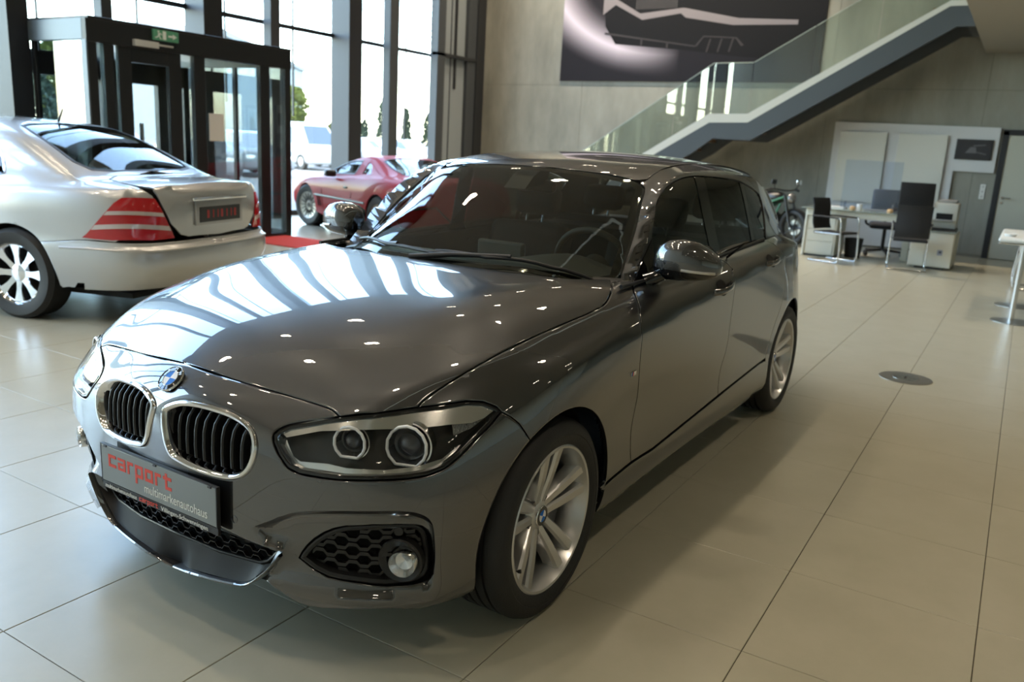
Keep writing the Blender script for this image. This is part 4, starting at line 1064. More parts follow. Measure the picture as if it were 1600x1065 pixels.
mb = MB(); mb.lathe([(.035,.014),(.028,.019),(.015,.0225),(.0,.0235)], axis='z', n=36); mb.xf(frame_mat(FC-fa*.02+np.array([.004,.018,.008]), fa))
for o, p in zip(both('lens', mb, LENS), fr_): o.parent = p
# headlamps
HLO = hl_low+list(reversed(hl_top_fend))[1:]+list(reversed(hl_top_hood))[1:-1]
HD = (.8,.55,.15); fh = Frame(HD)
H2 = [fh.to2(p) for p in resample(HLO, .02)]
def drape_poly(poly2, off, m=B, fr=fh, gridstep=.02):
    pts3 = [m.hit(fr.org(q), -fr.d) for q in poly2]; return [h[0]+h[1]*0-fr.d*off for h in pts3 if h is not None]
hv = panel_mesh(B, HD, HLO, step=.025, off=.001, flange=.006, gap=.012); lens_m = glass_mat('headlamp_lens', (.96,.97,.98), .05)
HLB = both('headlamp', rim_sweep(B, resample(HLO, .014), [(.001,-.03),(.0012,-.003),(.004,.0015),(.009,.0015),(.013,-.001),(.014,-.03)]), GBLK, label='headlamp with twin ring lights')
for o, vf in zip(HLB, (hv, mirror_y(hv))): panel('lens', vf, lens_m, o)
def hl_sheet(px, depth0, depth1, m, name, thick=.004, dfun=None):
    """a trim piece inside the lamp, given by its outline in the photo, set back from the lens"""
    P = on(B, *px); q2 = [fh.to2(p) for p in resample(P, .02)]; base = np.array([fh.to2(p) for p in P]); lo = base[:,1].min(); hi = base[:,1].max()
    mb = MB(); vs, _, fs, *_ = delaunay_2d_cdt([Vector(q) for q in q2], [(i, (i+1)%len(q2)) for i in range(len(q2))], [], 1, 1e-6)
    v = []
    for q in vs:
        h = B.hit(fh.org(q), -fh.d); t = (q[1]-lo)/max(1e-6, hi-lo); v.append(h[0]-fh.d*(depth0+(depth1-depth0)*t))
    n = len(v); fs = [tuple(f) for f in fs]; mb.add(v+[p-fh.d*thick for p in v], fs+[tuple(i+n for i in reversed(f)) for f in fs])
    k = len(q2); mb.add([], [])
    a, b = both(name, mb, m, smooth=30); a.parent, b.parent = HLB
hl_sheet([(437,674),(452,666),(500,656),(585,648),(655,639),(728,629),(757,632),(772,641),(757,653),(737,661),(700,664),(650,670),(600,671),(560,672),(500,674),(447,684)], .008, .004, mat('lamp_chrome_satin', (.80,.80,.79), .16, 1.0), 'chrome_brow')
hl_sheet([(430,675),(433,700),(450,728),(505,743),(584,748),(640,744),(690,730),(725,700),(765,662),(740,640),(600,652),(460,668)], .085, .060, mat('lamp_inner_black', (.02,.02,.022), .25), 'lamp_housing')
hl_sheet([(444,690),(455,716),(466,724),(510,728),(540,735),(600,738),(650,732),(690,720),(715,700),(757,674),(735,706),(700,727),(665,740),(610,744),(540,743),(505,738),(466,732),(450,722),(441,700)], .022, .03, mat('lamp_chrome_satin'), 'chrome_sill')
hl_sheet([(705,660),(745,652),(757,655),(735,672),(708,684)], .03, .02, mat('lamp_facet', (.45,.45,.44), .2, .9, bump=(160,1.0)), 'side_reflector')
RING = mat('light_guide', (.86,.87,.88), .25, 0.0, .6)
for (u, v_, R, dd, dd2) in ((538, 699, .042, .034, .05), (629, 705, .054, .032, .05)):
    c = on(B, (u, v_))[0]; ax = nrm([.93,.36,.02]); o = c-ax*dd
    # D-shaped ring: round above, straight cut corners below
    pts = []
    for a in [math.radians(t) for t in (-122,-58,-30,-10,15,40,65,90,115,140,165,190,210)]: pts.append((R*math.cos(a)*1.0, R*math.sin(a)*1.06, 0))
    ring = [Vector(p) for p in catmull(pts, 2, True)] if False else [Vector(p) for p in resample(pts, .006)]
    mb = MB(); mb.tube([tuple(p) for p in ring], .0042, 8, closed=True); mb.xf(frame_mat(o, ax))
    a, b = both('light_ring', mb, RING, smooth=60); a.parent, b.parent = HLB
    mb = MB(); mb.lathe([(R*.93,-.004),(R*.80,-.03),(R*.62,-.034),(R*.58,-.02),(R*.40,-.012),(R*.2,-.006),(0,-.004)], axis='z', n=32); mb.xf(frame_mat(o, ax))
    a, b = both('projector', mb, mat('lamp_lens_dark', (.06,.065,.08), .04, .2, 1.0), smooth=40); a.parent, b.parent = HLB
    mb = MB(); mb.lathe([(R*1.12,-.012),(R*1.20,-.012),(R*1.22,-.05),(R*1.12,-.05)], axis='z', n=32, a0=math.radians(-70), a1=math.radians(80)); mb.xf(frame_mat(o, ax))
    a, b = both('lamp_bezel', mb, mat('lamp_chrome_satin'), smooth=40); a.parent, b.parent = HLB
# roundel
def roundel(name, o, ax, R, parent, up=(0,0,1)):
    M4 = frame_mat(o, ax, up)
    mb = MB(); mb.lathe([(R,-.002),(R,.003),(R*.965,.0045),(R*.93,.003)], axis='z', n=40); mb.xf(M4); r = mb.build(name, CHROME, parent, 50)
    mb = MB(); mb.lathe([(R*.935,.0025),(R*.62,.0045)], axis='z', n=40); mb.xf(M4); mb.build('black_ring', GBLK, r, 50)
    mb = MB(); mb.lathe([(R*.63,.0045),(R*.60,.0055),(R*.575,.0045)], axis='z', n=40); mb.xf(M4); mb.build('inner_ring', CHROME, r, 50)
    cols = (mat('roundel_blue', (.010,.16,.60), .45, spec=.2), mat('roundel_white', (.8,.8,.8), .45, spec=.2))
    for q in range(4):
        mb = MB(); a0 = q*PI/2; n = 8
        mb.add([(0,0,.005)]+[(R*.58*math.cos(a0+PI/2*i/n), R*.58*math.sin(a0+PI/2*i/n), .0045) for i in range(n+1)], [(0,i+1,i+2) for i in range(n)]); mb.xf(M4)
        mb.build('quadrant', cols[(q+1) % 2], r)
    # the three letters on the black ring
    for ch, an in (('B',138),('M',90),('W',42)):
        t = text_mesh(ch, R*.34, .0006); a = math.radians(an)
        t.transform(M4 @ Matrix.Translation((R*.78*math.cos(a), R*.78*math.sin(a), .0042)) @ Matrix.Rotation(a-PI/2, 4, 'Z') @ Matrix.Translation((0,-R*.12,0)))
        link('letter', t, mat('letter_silver', (.8,.8,.8), .3, .6), r)
    return r
def text_mesh(txt, size, extrude=.0006, align='CENTER'):
    cu = bpy.data.curves.new('t', 'FONT'); cu.body = txt; cu.size = size; cu.extrude = extrude; cu.align_x = align; cu.resolution_u = 3
    ob = bpy.data.objects.new('t', cu); COL.objects.link(ob)
    dg = bpy.context.evaluated_depsgraph_get(); me = bpy.data.meshes.new_from_object(ob.evaluated_get(dg)); bpy.data.objects.remove(ob); bpy.data.curves.remove(cu)
    return me
rp = on(B, (274.3,594))[0]; rp[1] = 0; rn = B.near(rp)
roundel('round_emblem', rn[0]+rn[1]*.003, nrm([rn[1][0],0,rn[1][2]]), .041, car)
# number plate
PLX, PLZ = .768, .4485
pl = MB(); pl.box(PLX-.012, PLX-.002, -.262, .262, PLZ-.080, PLZ+.060, .002); PLH = pl.build('plate_holder', BLK, car)
pl = MB(); pl.box(PLX-.004, PLX, -.258, .258, PLZ-.055, PLZ+.057, .0015); PL = pl.build('number_plate', mat('plate_grey', (.17,.18,.17), .35, 0, .2), car, label='grey advertising plate lettered in red and white')
pl = MB(); pl.box(PLX-.002, PLX+.0004, -.2615, -.258, PLZ-.058, PLZ+.06); pl.box(PLX-.002, PLX+.0004, .258, .2615, PLZ-.058, PLZ+.06); pl.box(PLX-.002, PLX+.0004, -.26, .26, PLZ+.057, PLZ+.0595); pl.box(PLX-.002, PLX+.0004, -.26, .26, PLZ-.0585, PLZ-.056); pl.build('plate_edge', BLK, car)
for y in (-.235, 0, .235):
    pl = MB(); pl.box(PLX-.001, PLX+.003, y-.007, y+.007, PLZ+.052, PLZ+.058, .001); pl.build('clip', BLK, PLH)
def yz_text(txt, size, y0, y1, z, m, parent, name):
    """writing that runs along +y on the plate, fitted between y0 and y1"""
    me = text_mesh(txt, size, .0004, 'LEFT'); co = np.array([v.co for v in me.vertices]); x0, x1 = co[:,0].min(), co[:,0].max(); k = (y1-y0)/(x1-x0)
    me.transform(Matrix(((0,0,1,PLX+.0005),(k,0,0,y0-x0*k),(0,1,0,z),(0,0,0,1)))); return link(name, me, m, parent)
RED = mat('print_red', (.62,.055,.035), .5); WHT = mat('print_white', (.72,.71,.66), .5)
yz_text('multimarkenautohaus', .040, -.052, .222, PLZ-.040, WHT, PL, 'white_lettering')
yz_text('multimarkenautohaus', .019, -.244, -.092, PLZ-.0745, WHT, PLH, 'white_lettering')
yz_text('Villingen-Schwenningen', .019, .020, .222, PLZ-.0745, WHT, PLH, 'white_lettering')
# block letters drawn on a grid: c a r p o r t
GL = {'c': ['####','#...','#...','####'], 'a': ['####','...#','####','#..#','####'], 'r': ['###','#..','#..','#..'], 'p': ['####','#..#','#..#','####','#...','#...'], 'o': ['####','#..#','#..#','####'], 't': ['.#..','####','.#..','.#..','.###']}
def block_word(word, y0, y1, zb, h, m, parent):
    adv = sum(len(GL[c][0]) for c in word)+len(word)-1; u = (y1-y0)/adv; vz = h/4; mb = MB(); y = y0
    for c in word:
        rows = GL[c]; n = len(rows)
        top = 4 if c in 'crpo' else 4 if c == 'a' else 5
        hh = vz*4/5 if c == 'a' else vz
        for r_, row in enumerate(rows):
            zt = zb+top*vz-r_*hh
            i = 0
            while i < len(row):
                if row[i] == '#':
                    j = i
                    while j < len(row) and row[j] == '#': j += 1
                    mb.box(PLX, PLX+.0008, y+i*u, y+j*u, zt-hh, zt); i = j
                else: i += 1
        y += (len(rows[0])+1)*u
    return mb.build('red_lettering', m, parent)
block_word('carport', -.222, .072, PLZ-.004, .038, RED, PL)
block_word('carport', -.080, .006, PLZ-.0735, .011, RED, PLH)
# parking sensors
for u, v_ in ((366,811), (159,716)):
    p = on(B, (u, v_))[0]; n_ = B.near(p)[1]; mb = MB(); mb.lathe([(.011,-.004),(.011,.0006),(.010,.0012),(0,.0012)], axis='z', n=24); mb.xf(frame_mat(p, n_)); mb.build('parking_sensor', PAINT, car, 40)
p = on(B, (620,838))[0]; mb = MB(); mb.cyl(p-np.array(nrm(BDIR))*.05, p-np.array(nrm(BDIR))*.028, .012, n=20); both('parking_sensor', mb, BLK)
# fender badge
p = on(B, (989.5,583))[0]; n_ = B.near(p)[1]; M4 = frame_mat(p+n_*.001, n_)
mb = MB(); mb.box(-.022,.022,-.008,.008,0,.002,.0006); mb.xf(M4); bd = mb.build('side_badge', CHROME, car)
for i, c in enumerate(((.02,.2,.55),(.02,.04,.22),(.5,.03,.03))):
    mb = MB(); x0 = -.021+i*.006; mb.add([(x0,-.0075,.0022),(x0+.0055,-.0075,.0022),(x0+.0075,.0075,.0022),(x0+.002,.0075,.0022)], [(0,1,2,3)]); mb.xf(M4); mb.build('stripe', mat('badge_%d' % i, c, .2), bd)
t = text_mesh('M', .019, .0004); t.transform(M4 @ Matrix.Translation((.009,-.0068,.0022))); link('letter', t, mat('letter_silver'), bd)
# mirrors
def mirror_shell(z_lo, z_hi_f, ylist, name, m, parent, grow=0.0):
    v = []; f = []; n = 20
    for (y, zc0, zc1, xf, xb) in ylist:
        for k in range(n):
            a = 2*PI*k/n; ca, sa = math.cos(a), math.sin(a)
            e = lambda t: math.copysign(abs(t)**.75, t)
            x_ = (xf+xb)/2+(xf-xb)/2*e(ca); z_ = (zc0+zc1)/2+(zc1-zc0)/2*e(sa); v.append((x_, y, z_))
    for i in range(len(ylist)-1):
        for k in range(n): f.append((i*n+k, i*n+(k+1)%n, (i+1)*n+(k+1)%n, (i+1)*n+k))
    f.append(tuple(range(n))); f.append(tuple(range((len(ylist)-1)*n, len(ylist)*n)))
    return v, f
secs = [(.782,1.000,1.050,-.845,-.905),(.786,.990,1.075,-.830,-.915),(.80,.984,1.092,-.817,-.922),(.83,.981,1.107,-.805,-.928),(.87,.982,1.112,-.803,-.93),(.92,.986,1.104,-.815,-.932),(.96,.993,1.083,-.838,-.932),(.985,1.004,1.058,-.868,-.928),(.993,1.016,1.040,-.890,-.920)]
secs = [(.89+(a_-.89)*1.13-.005, 1.042+(b_-1.045)*1.2, 1.042+(c_-1.045)*1.2, -.87+(d_+.87)*1.1, -.87+(e_+.87)*1.1) for a_, b_, c_, d_, e_ in secs]
v, f = mirror_shell(0, 0, secs, '', None, None)
V_ = np.array(v)
cut = 1.010
# upper painted cap / lower black shell: same loft, clipped by height
def clip_mesh(v, f, zcut, keep_up):
    bm = bmesh.new(); vs = [bm.verts.new(p) for p in v]
    for q in f: bm.faces.new([vs[i] for i in q])
    bmesh.ops.bisect_plane(bm, geom=bm.verts[:]+bm.edges[:]+bm.faces[:], plane_co=(0,0,zcut), plane_no=(0,.06,1), clear_inner=keep_up, clear_outer=not keep_up)
    bmesh.ops.recalc_face_normals(bm, faces=bm.faces); mb = MB(); mb.bm(bm); return mb
MC = both('mirror_cap', clip_mesh(v, f, cut+.05, True), PAINT, smooth=50)
v2 = [tuple(np.array([(-.868+(x+.868)*.965), y, z]) for (x,y,z) in [p])[0] for p in v]
MH = both('mirror_housing', clip_mesh(v2, f, cut+.049, False), GBLK, smooth=50)
ind = MB(); L_ = []
for y in np.linspace(.885,.992,12):
    zc = cut+.056-.06*y; lo = None
    for s_ in range(len(secs)-1):
        if secs[s_][0] <= y <= secs[s_+1][0]:
            t = (y-secs[s_][0])/(secs[s_+1][0]-secs[s_][0]); lo = [secs[s_][k]+(secs[s_+1][k]-secs[s_][k])*t for k in range(5)]
    zz = zc+.0; sa = np.clip((zz-(lo[1]+lo[2])/2)/((lo[2]-lo[1])/2), -.98, .98); sa = math.copysign(abs(sa)**(1/.75), sa); ca = math.sqrt(1-sa*sa)**.75
    L_.append(((lo[3]+lo[4])/2+(lo[3]-lo[4])/2*ca+.001, y, zz))
ind.tube(L_, .0055, 8); both('indicator', ind, mat('indicator_clear', (.62,.60,.55), .15, .3, .6))
mg = MB(); mg.add([(-.940,y,z) for y,z in ((.785,.99),(.785,1.085),(.825,1.105),(.88,1.11),(.94,1.098),(.978,1.068),(.982,1.02),(.93,.993))], [tuple(range(8))]); both('mirror_glass', mg, mat('mirror_silver', (.8,.82,.82), .02, 1.0))
arm = MB(); arm.tube([(-.80,.745,.955),(-.82,.77,.968),(-.85,.80,.985),(-.868,.84,1.0)], [.030,.026,.024,.026], 12); both('mirror_arm', arm, GBLK, smooth=50)
slo = on(GH, (988,447), (992,436), (1004,404), (1017.5,374), (1020,392), (1023,418), (1026,444), (1008,450))
slv = panel_mesh(GH, (0,.86,.5), slo, step=.03, off=.004, flange=.006, lip=False, gap=0); panel('mirror_base_trim', slv, GBLK); panel('mirror_base_trim', mirror_y(slv), GBLK)
# door handles
for (x0, x1, zc) in ((-1.245,-1.455,.885), (-2.03,-2.23,.932)):
    sl = (.018 if x0 > -1.5 else .012)
    pts = []
    for t in np.linspace(0, 1, 9):
        x_ = x0+(x1-x0)*t; z_ = zc-sl*(.5-t); h = B.hit((x_, 1.5, z_), (0,-1,0))[0]; pts.append((x_, h[1]+.006+.028*math.sin(PI*min(1, max(0, t)))**.5, z_))
    mb = MB(); v = []; f = []; n = 8
    for i, p in enumerate(pts):
        for k in range(n): a = 2*PI*k/n; v.append((p[0], p[1]+.007*math.cos(a), p[2]+.0135*math.sin(a)))
    for i in range(len(pts)-1):
        for k in range(n): f.append((i*n+k, i*n+(k+1)%n, (i+1)*n+(k+1)%n, (i+1)*n+k))
    f += [tuple(range(n)), tuple(range((len(pts)-1)*n, len(pts)*n))]; mb.add(v, f); both('door_handle', mb, PAINT, smooth=60)
    mb = MB(); h = B.hit(((x0+x1)/2+.0, 1.5, zc), (0,-1,0)); mb.lathe([(.0,.0008),(.03,.0008),(.034,.0012),(.036,.0004)], axis='z', n=24)
    mb.v = [(x*1.5, y, z) for x,y,z in mb.v]; mb.xf(frame_mat(h[0], h[1])); both('handle_recess', mb, DARK, smooth=40)
# window seal strip along the belt
st = MB(); bl = [p+np.array([0,.003,.004]) for p in belt]; st.tube([tuple(p) for p in bl], .0075, 8); both('window_seal', st, BLK, smooth=60)
# roof seam seal
st = MB(); st.tube([tuple(p+np.array([0,0,.001])) for p in sm(roof_side,3)], .004, 6); both('roof_seal', st, BLK, smooth=60)
# cowl and wipers
cw = MB(); v = []; f = []
hr = [p for p in reversed(hood_rear)]; hr = hr+[seam_side[-1]]
cwp = []
for y in np.linspace(-.69, .69, 29):
    ya = abs(y); wb = np.interp(ya, [0,.25,.46,.60,.69], [-.395,-.43,-.52,-.64,-.73]); zz = np.interp(ya, [0,.25,.46,.60,.69], [.985,.982,.972,.955,.95])
    fb = np.interp(ya, [0,.2,.4,.59,.69], [-.36,-.38,-.43,-.53,-.60]); v += [(fb+.05, y, zz-.035), (fb-.0, y, zz-.022), (wb-.01, y, zz-.012), (wb-.06, y, zz+.008)]
for i in range(28):
    for k in range(3): f.append((i*4+k, i*4+k+1, (i+1)*4+k+1, (i+1)*4+k))
cw.add(v, f); cw.build('cowl_panel', BLK, car, 60)
def ws_at(y, up):   # point above the lower glass edge
    x0 = np.interp(abs(y), [0,.25,.46,.60,.69], [-.40,-.43,-.52,-.64,-.74]); h = GH.hit((x0-up, y, 2), (0,0,-1)); return h[0]+h[1]*.012
for (ya, yb, pv, upa, upb) in ((-.50, .10, -.58, .05, .045), (.02, .60, -.06, .06, .03)):
    pts = [ws_at(y, u) for y, u in zip(np.linspace(ya, yb, 14), np.linspace(upa, upb, 14))]
    mb = MB(); mb.tube([tuple(p) for p in pts], [.004]+[.007]*12+[.004], 8); wa = mb.build('wiper', BLK, car, 60)
    mid = pts[7]; pvt = ws_at(pv, -.005); mb = MB(); mb.tube([tuple(pvt), tuple((pvt*.6+mid*.4)+np.array([0,0,.012])), tuple(mid+np.array([0,0,.008]))], [.013,.010,.008], 8); mb.build('wiper_arm', BLK, wa, 60)
# wheel arches, underbody
for cx in (0, -2.69):
    yi = .50; al = MB(); al.lathe([(.362,.78 if cx == 0 else .76),(.372,.70),(.375,yi),(.0,yi)], (cx,0,.318), 'y', 40, a0=math.radians(-24), a1=math.radians(204)); both('wheel_arch_liner', al, DARK, smooth=40)
ub = MB(); ub.box(-2.25,-.42,-.78,.78,.185,.21); ub.box(-3.45,-3.12,-.6,.6,.25,.28); ub.box(-3.1,-2.25,-.5,.5,.2,.24); ub.box(-.42,.45,-.5,.5,.2,.23); ub.box(.4,.60,-.55,.55,.2,.22); ub.build('underbody', DARK, car)
# wheels
def make_wheel(side, cx, cy, steer, R, rim_r, wdt, name):
    """built round the y axis, outer face at +y; side=-1 mirrors it"""
    root_mb = MB(); hw = wdt/2
    prof = [(rim_r-.008,-hw+.01),(rim_r+.02,-hw-.004),(R-.03,-hw-.006),(R-.008,-hw+.012),(R,-hw+.035)]
    for g in (-.055,-.018,.018,.055): prof += [(R,g-.005),(R-.007,g-.004),(R-.007,g+.004),(R,g+.005)]
    prof += [(R,hw-.035),(R-.008,hw-.012),(R-.028,hw+.004),(R-.045,hw+.006),(R-.047,hw+.0045),(rim_r+.02,hw+.005),(rim_r+.008,hw-.001),(rim_r-.004,hw-.008)]
    root_mb.lathe(prof, n=72)
    W_ = root_mb.build(name, RUB, car, 35)
    def sub(nm, mb, m, smooth=40): return mb.build(nm, m, W_, smooth)
    mb = MB(); mb.lathe([(rim_r-.01,-hw+.015),(rim_r-.03,-hw+.02),(rim_r-.032,hw-.06),(rim_r-.022,hw-.03),(rim_r-.014,hw-.012),(rim_r-.010,hw-.004),(rim_r-.003,hw-.002),(rim_r+.003,hw-.006)], n=72); sub('rim', mb, SILV, 40)
    # double spokes
    r0, r1 = .036, rim_r-.007; yo = hw-.055; y1 = hw-.012
    for k in range(5):
        a = math.radians(-1+72*k)
        for sgn in (-1, 1):
            mb = MB(); st = []; nS = 7
            for t in np.linspace(0, 1, nS):
                r = r0+(r1-r0)*t; off = sgn*(.0165+.0235*t); yy = yo+.014*math.sin(PI*min(1, t*1.1))*.5+(y1-yo)*t**1.4; wd = .0155+.0065*t
                st.append((r, off, yy, wd))
            v = []; f = []
            for (r, off, yy, wd) in st:
                for (da, dy) in ((-1.15,-.045),(-1.0,-.008),(-.62,0),(.62,0),(1.0,-.008),(1.15,-.045)):
                    tx, tz = off+da*wd, r; v.append((tx, yy+dy, tz))
            for i in range(nS-1):
                for q in range(5): f.append((i*6+q, i*6+q+1, (i+1)*6+q+1, (i+1)*6+q))
            f += [(0,1,2,3,4,5), tuple(range((nS-1)*6, nS*6))]
            mb.add(v, f); mb.xf(Matrix.Rotation(a, 4, 'Y')); sub('spoke', mb, SILV, 35)
    mb = MB(); mb.lathe([(.0,yo+.004),(.036,yo+.004),(.052,yo-.002),(.066,yo-.012),(.070,yo-.04)], n=40); sub('hub', mb, SILV, 35)
    for k in range(5):
        a = math.radians(90+35+72*k); mb = MB(); px, pz = .056*math.cos(a), .056*math.sin(a); mb.cyl((px, yo-.012, pz), (px, yo+.001, pz), .011, n=6); sub('lug_bolt', mb, mat('bolt_grey', (.25,.25,.26), .35, .9))
    a = math.radians(-38); mb = MB(); mb.cyl(((rim_r-.03)*math.cos(a), hw-.05, (rim_r-.03)*math.sin(a)), ((rim_r-.045)*math.cos(a), hw-.02, (rim_r-.045)*math.sin(a)), .006, n=10); sub('valve', mb, BLK)
    mb = MB(); mb.lathe([(.07,-.005),(.155,-.005),(.155,.015),(.07,.02)], n=48); sub('brake_disc', mb, mat('brake_steel', (.32,.31,.30), .35, .9))
    mb = MB(); mb.lathe([(.10,.03),(.165,.03),(.17,-.04),(.10,-.04)], n=24, a0=math.radians(140), a1=math.radians(215), closed=True); sub('brake_caliper', mb, mat('caliper_grey', (.10,.10,.11), .5, .4))
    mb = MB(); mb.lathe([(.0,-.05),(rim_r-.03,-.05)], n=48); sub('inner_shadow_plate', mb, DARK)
    # sidewall lettering pads (raised marks too small to read)
    for a0 in (200, 240, 20, 60):
        for q in range(5):
            a = math.radians(a0+q*5.2); r_ = rim_r+.045; mb_ = None
    # centre cap
    mb = MB(); mb.lathe([(.034,yo+.003),(.034,yo+.010),(.031,yo+.012)], n=32); sub('centre_cap_ring', mb, CHROME)
    mb = MB(); mb.lathe([(.031,yo+.0115),(.019,yo+.013)], n=32); sub('centre_cap_black', mb, GBLK)
    for q in range(4):
        mb = MB(); a0 = q*PI/2+math.radians(25); n = 6
        mb.add([(0,yo+.0135,0)]+[(.0195*math.cos(a0+PI/2*i/n), yo+.013, .0195*math.sin(a0+PI/2*i/n)) for i in range(n+1)], [(0,i+1,i+2) for i in range(n)]); sub('centre_cap_quadrant', mb, (mat('roundel_blue'), mat('roundel_white'))[q % 2])
    W_.location = (cx, cy*side, R-.003)
    W_.rotation_euler = (0, 0, steer+(PI if side < 0 else 0))
    return W_
for sd_ in (1, -1):
    make_wheel(sd_, 0, .755, math.radians(0), .3165, .2345, .215, 'front_wheel'); make_wheel(sd_, -2.69, .725, 0, .314, .2345, .235, 'rear_wheel')
# ------------------------------------------------------------------ cabin
TRIM = mat('cabin_trim', (.035,.036,.034), .6); CLOTH = mat('seat_cloth', (.022,.022,.022), .85, bump=(300,.3)); LINER = mat('headliner', (.20,.195,.18), .9)
dash = MB(); v = []; f = []
yy = np.linspace(-.68,.68,25)
for y in yy:
    ya = abs(y); fx_ = np.interp(ya, [0,.25,.46,.60,.69], [-.42,-.45,-.54,-.66,-.76])
    hump = .055*math.exp(-((y-.36)/.20)**2)
    v += [(fx_+.03, y, .945), (fx_-.10, y, .95), (-.80-.04*(1-ya), y, .955+hump), (-.93, y, .945+hump*1.1), (-.98, y, .90), (-.96, y, .80), (-.90, y, .60)]
for i in range(24):
    for k in range(6): f.append((i*7+k, i*7+k+1, (i+1)*7+k+1, (i+1)*7+k))
dash.add(v, f); DS = dash.build('dashboard', mat('dash_top', (.055,.058,.052), .55), car, 60)
mb = MB(); mb.box(-.965,-.935,-.12,.12,.945,1.02,.012); mb.build('centre_display', mat('dash_top'), car)
swm = MB(); swm.tube([(.185*math.cos(a), .185*math.sin(a), 0) for a in np.linspace(0, 2*PI, 40, endpoint=False)], .014, 10, closed=True)
swm.box(-.18,.18,-.02,.02,-.01,.01,.006); swm.box(-.02,.02,-.18,0,-.01,.01,.006); swm.cyl((0,0,-.02),(0,0,.025),.06,n=24)
swm.xf(frame_mat((-1.13,.37,.925), (-.93,0,.38))); swm.build('steering_wheel', TRIM, car, 50)
def seat(x, y, rear=False):
    mb = MB(); bm_ = []
    w_ = .26 if not rear else .30
    mb.box(x-.25, x+.28, y-w_, y+w_, .36, .52, .05)
    k = len(mb.v); mb.box(-.07,.07,-w_+.02,w_-.02,0,.60,.05)
    mb.xf(Matrix.Translation((x-.27, y, .46)) @ Matrix.Rotation(math.radians(-19), 4, 'Y'), k)
    s_ = mb.build('rear_seat' if rear else 'front_seat', CLOTH, car, 50)
    hb = MB(); hb.box(-.05,.05,-.135,.135,.645,.80,.045); hb.xf(Matrix.Translation((x-.27, y, .46)) @ Matrix.Rotation(math.radians(-19), 4, 'Y')); hb.build('headrest', CLOTH, s_, 50)
    for dy in (-.05,.05):
        pp_ = MB(); pp_.cyl((0,dy,.58),(0,dy,.67),.0065,n=10); pp_.xf(Matrix.Translation((x-.27, y, .46)) @ Matrix.Rotation(math.radians(-19), 4, 'Y')); pp_.build('headrest_post', CHROME, s_, 50)
seat(-1.35, .36); seat(-1.35, -.36); seat(-2.15, .36, True); seat(-2.15, -.36, True)
mb = MB(); mb.box(-2.3,-.5,-.70,.70,.22,.30); mb.build('cabin_floor', TRIM, car)
# door linings and headliner
dl = MB(); dl.add([(-.72,.70,.935),(-2.45,.70,.99),(-2.45,.74,.45),(-.70,.74,.45)], [(0,1,2,3)]); both('door_lining', dl, TRIM)
hlm = MB(); v = []; f = []
xs_ = np.linspace(-1.24,-3.0,14)
for x_ in xs_:
    for y in np.linspace(-.53,.53,9):
        h = GH.hit((x_, y, 2), (0,0,-1)); v.append(h[0]-np.array([0,0,.022]))
for i in range(13):
    for k in range(8): f.append((i*9+k, i*9+k+1, (i+1)*9+k+1, (i+1)*9+k))
hlm.add(v, f); hlm.build('headliner', LINER, car, 60)
ap = MB()
for t in np.linspace(0, 1, 2): pass
def inner_strip(pts, wdt, name):
    pass
mb = MB(); mb.box(-1.245,-1.195,-.10,.10,1.225,1.285,.02); mb.xf(Matrix.Identity(4)); RV = mb.build('rear_view_mirror', BLK, car, 40)
mb = MB(); mb.prism([(-1.03,1.245),(-1.10,1.30),(-1.20,1.345),(-1.24,1.33),(-1.22,1.27),(-1.12,1.255)], -.055, .055, 'y'); mb.build('sensor_cover', BLK, RV)
mb = MB(); mb.prism([(-2.28,.5),(-2.28,.99),(-3.2,1.0),(-3.3,.5)], -.60, .60, 'y'); mb.build('luggage_cover', TRIM, car)
# a-pillar linings
apm = MB(); L1 = sm(ws_side, 2)
for k in range(len(L1)-1):
    a, b = L1[k], L1[k+1]; o1 = np.array([-.02,-.03,-.02]); o2 = np.array([-.09,.015,-.01])
    apm.add([a+o1, b+o1, b+o2, a+o2], [(0,1,2,3)])
both('pillar_lining', apm, LINER, smooth=60)
# ------------------------------------------------------------------ the two other cars in the hall
def section_master(cols, tops, level=4, creases=()):
    """cols: sections from rear centre round the side to the front centre, 9 points each (bottom to rail);
    tops: {column index: (centre, mid)} for side columns; first/last three columns are the end faces"""
    n = len(cols); nr = len(cols[0]); pts = []; idx = {}
    def P(k, p): idx[k] = len(pts); pts.append(tuple(p))
    for c in range(n):
        for r in range(nr): P((r,c), cols[c][r])
    T = sorted(tops)
    for c in T:
        P(('t',c,0), tops[c][0]); P(('t',c,1), tops[c][1])
    F = []
    for c in range(n-1):
        for r in range(nr-1): F.append((idx[r,c], idx[r+1,c], idx[r+1,c+1], idx[r,c+1]))
    R = nr-1
    def tk(c, k):     # k: 0 centre, 1 mid, 2 edge
        if c == 2: return idx[R, (0,1,2)[k]]
        if c == n-3: return idx[R, (n-1,n-2,n-3)[k]]
        return idx['t',c,k] if k < 2 else idx[R,c]
    seq = [2]+T+[n-3]
    for a, b in zip(seq[:-1], seq[1:]):
        for k in (0,1): F.append((tk(a,k), tk(b,k), tk(b,k+1), tk(a,k+1)))
    cr = []
    for r, c0, c1, v in creases:
        for c in range(c0, c1): cr.append((idx[r,c], idx[r,c+1], v))
    return Master(pts, F, cr, level=level)
def proj_y(m, pts): return side_pts(m, [np.array((p[0], 0, p[1])) for p in pts])
def proj_z(m, pts):
    out = []
    for x_, y_ in pts:
        h = m.hit((x_, y_, 3), (0,0,-1)); out.append(np.array([h[0][0], y_, h[0][2]]) if h is not None else np.array([x_,y_,1.]))
    return out
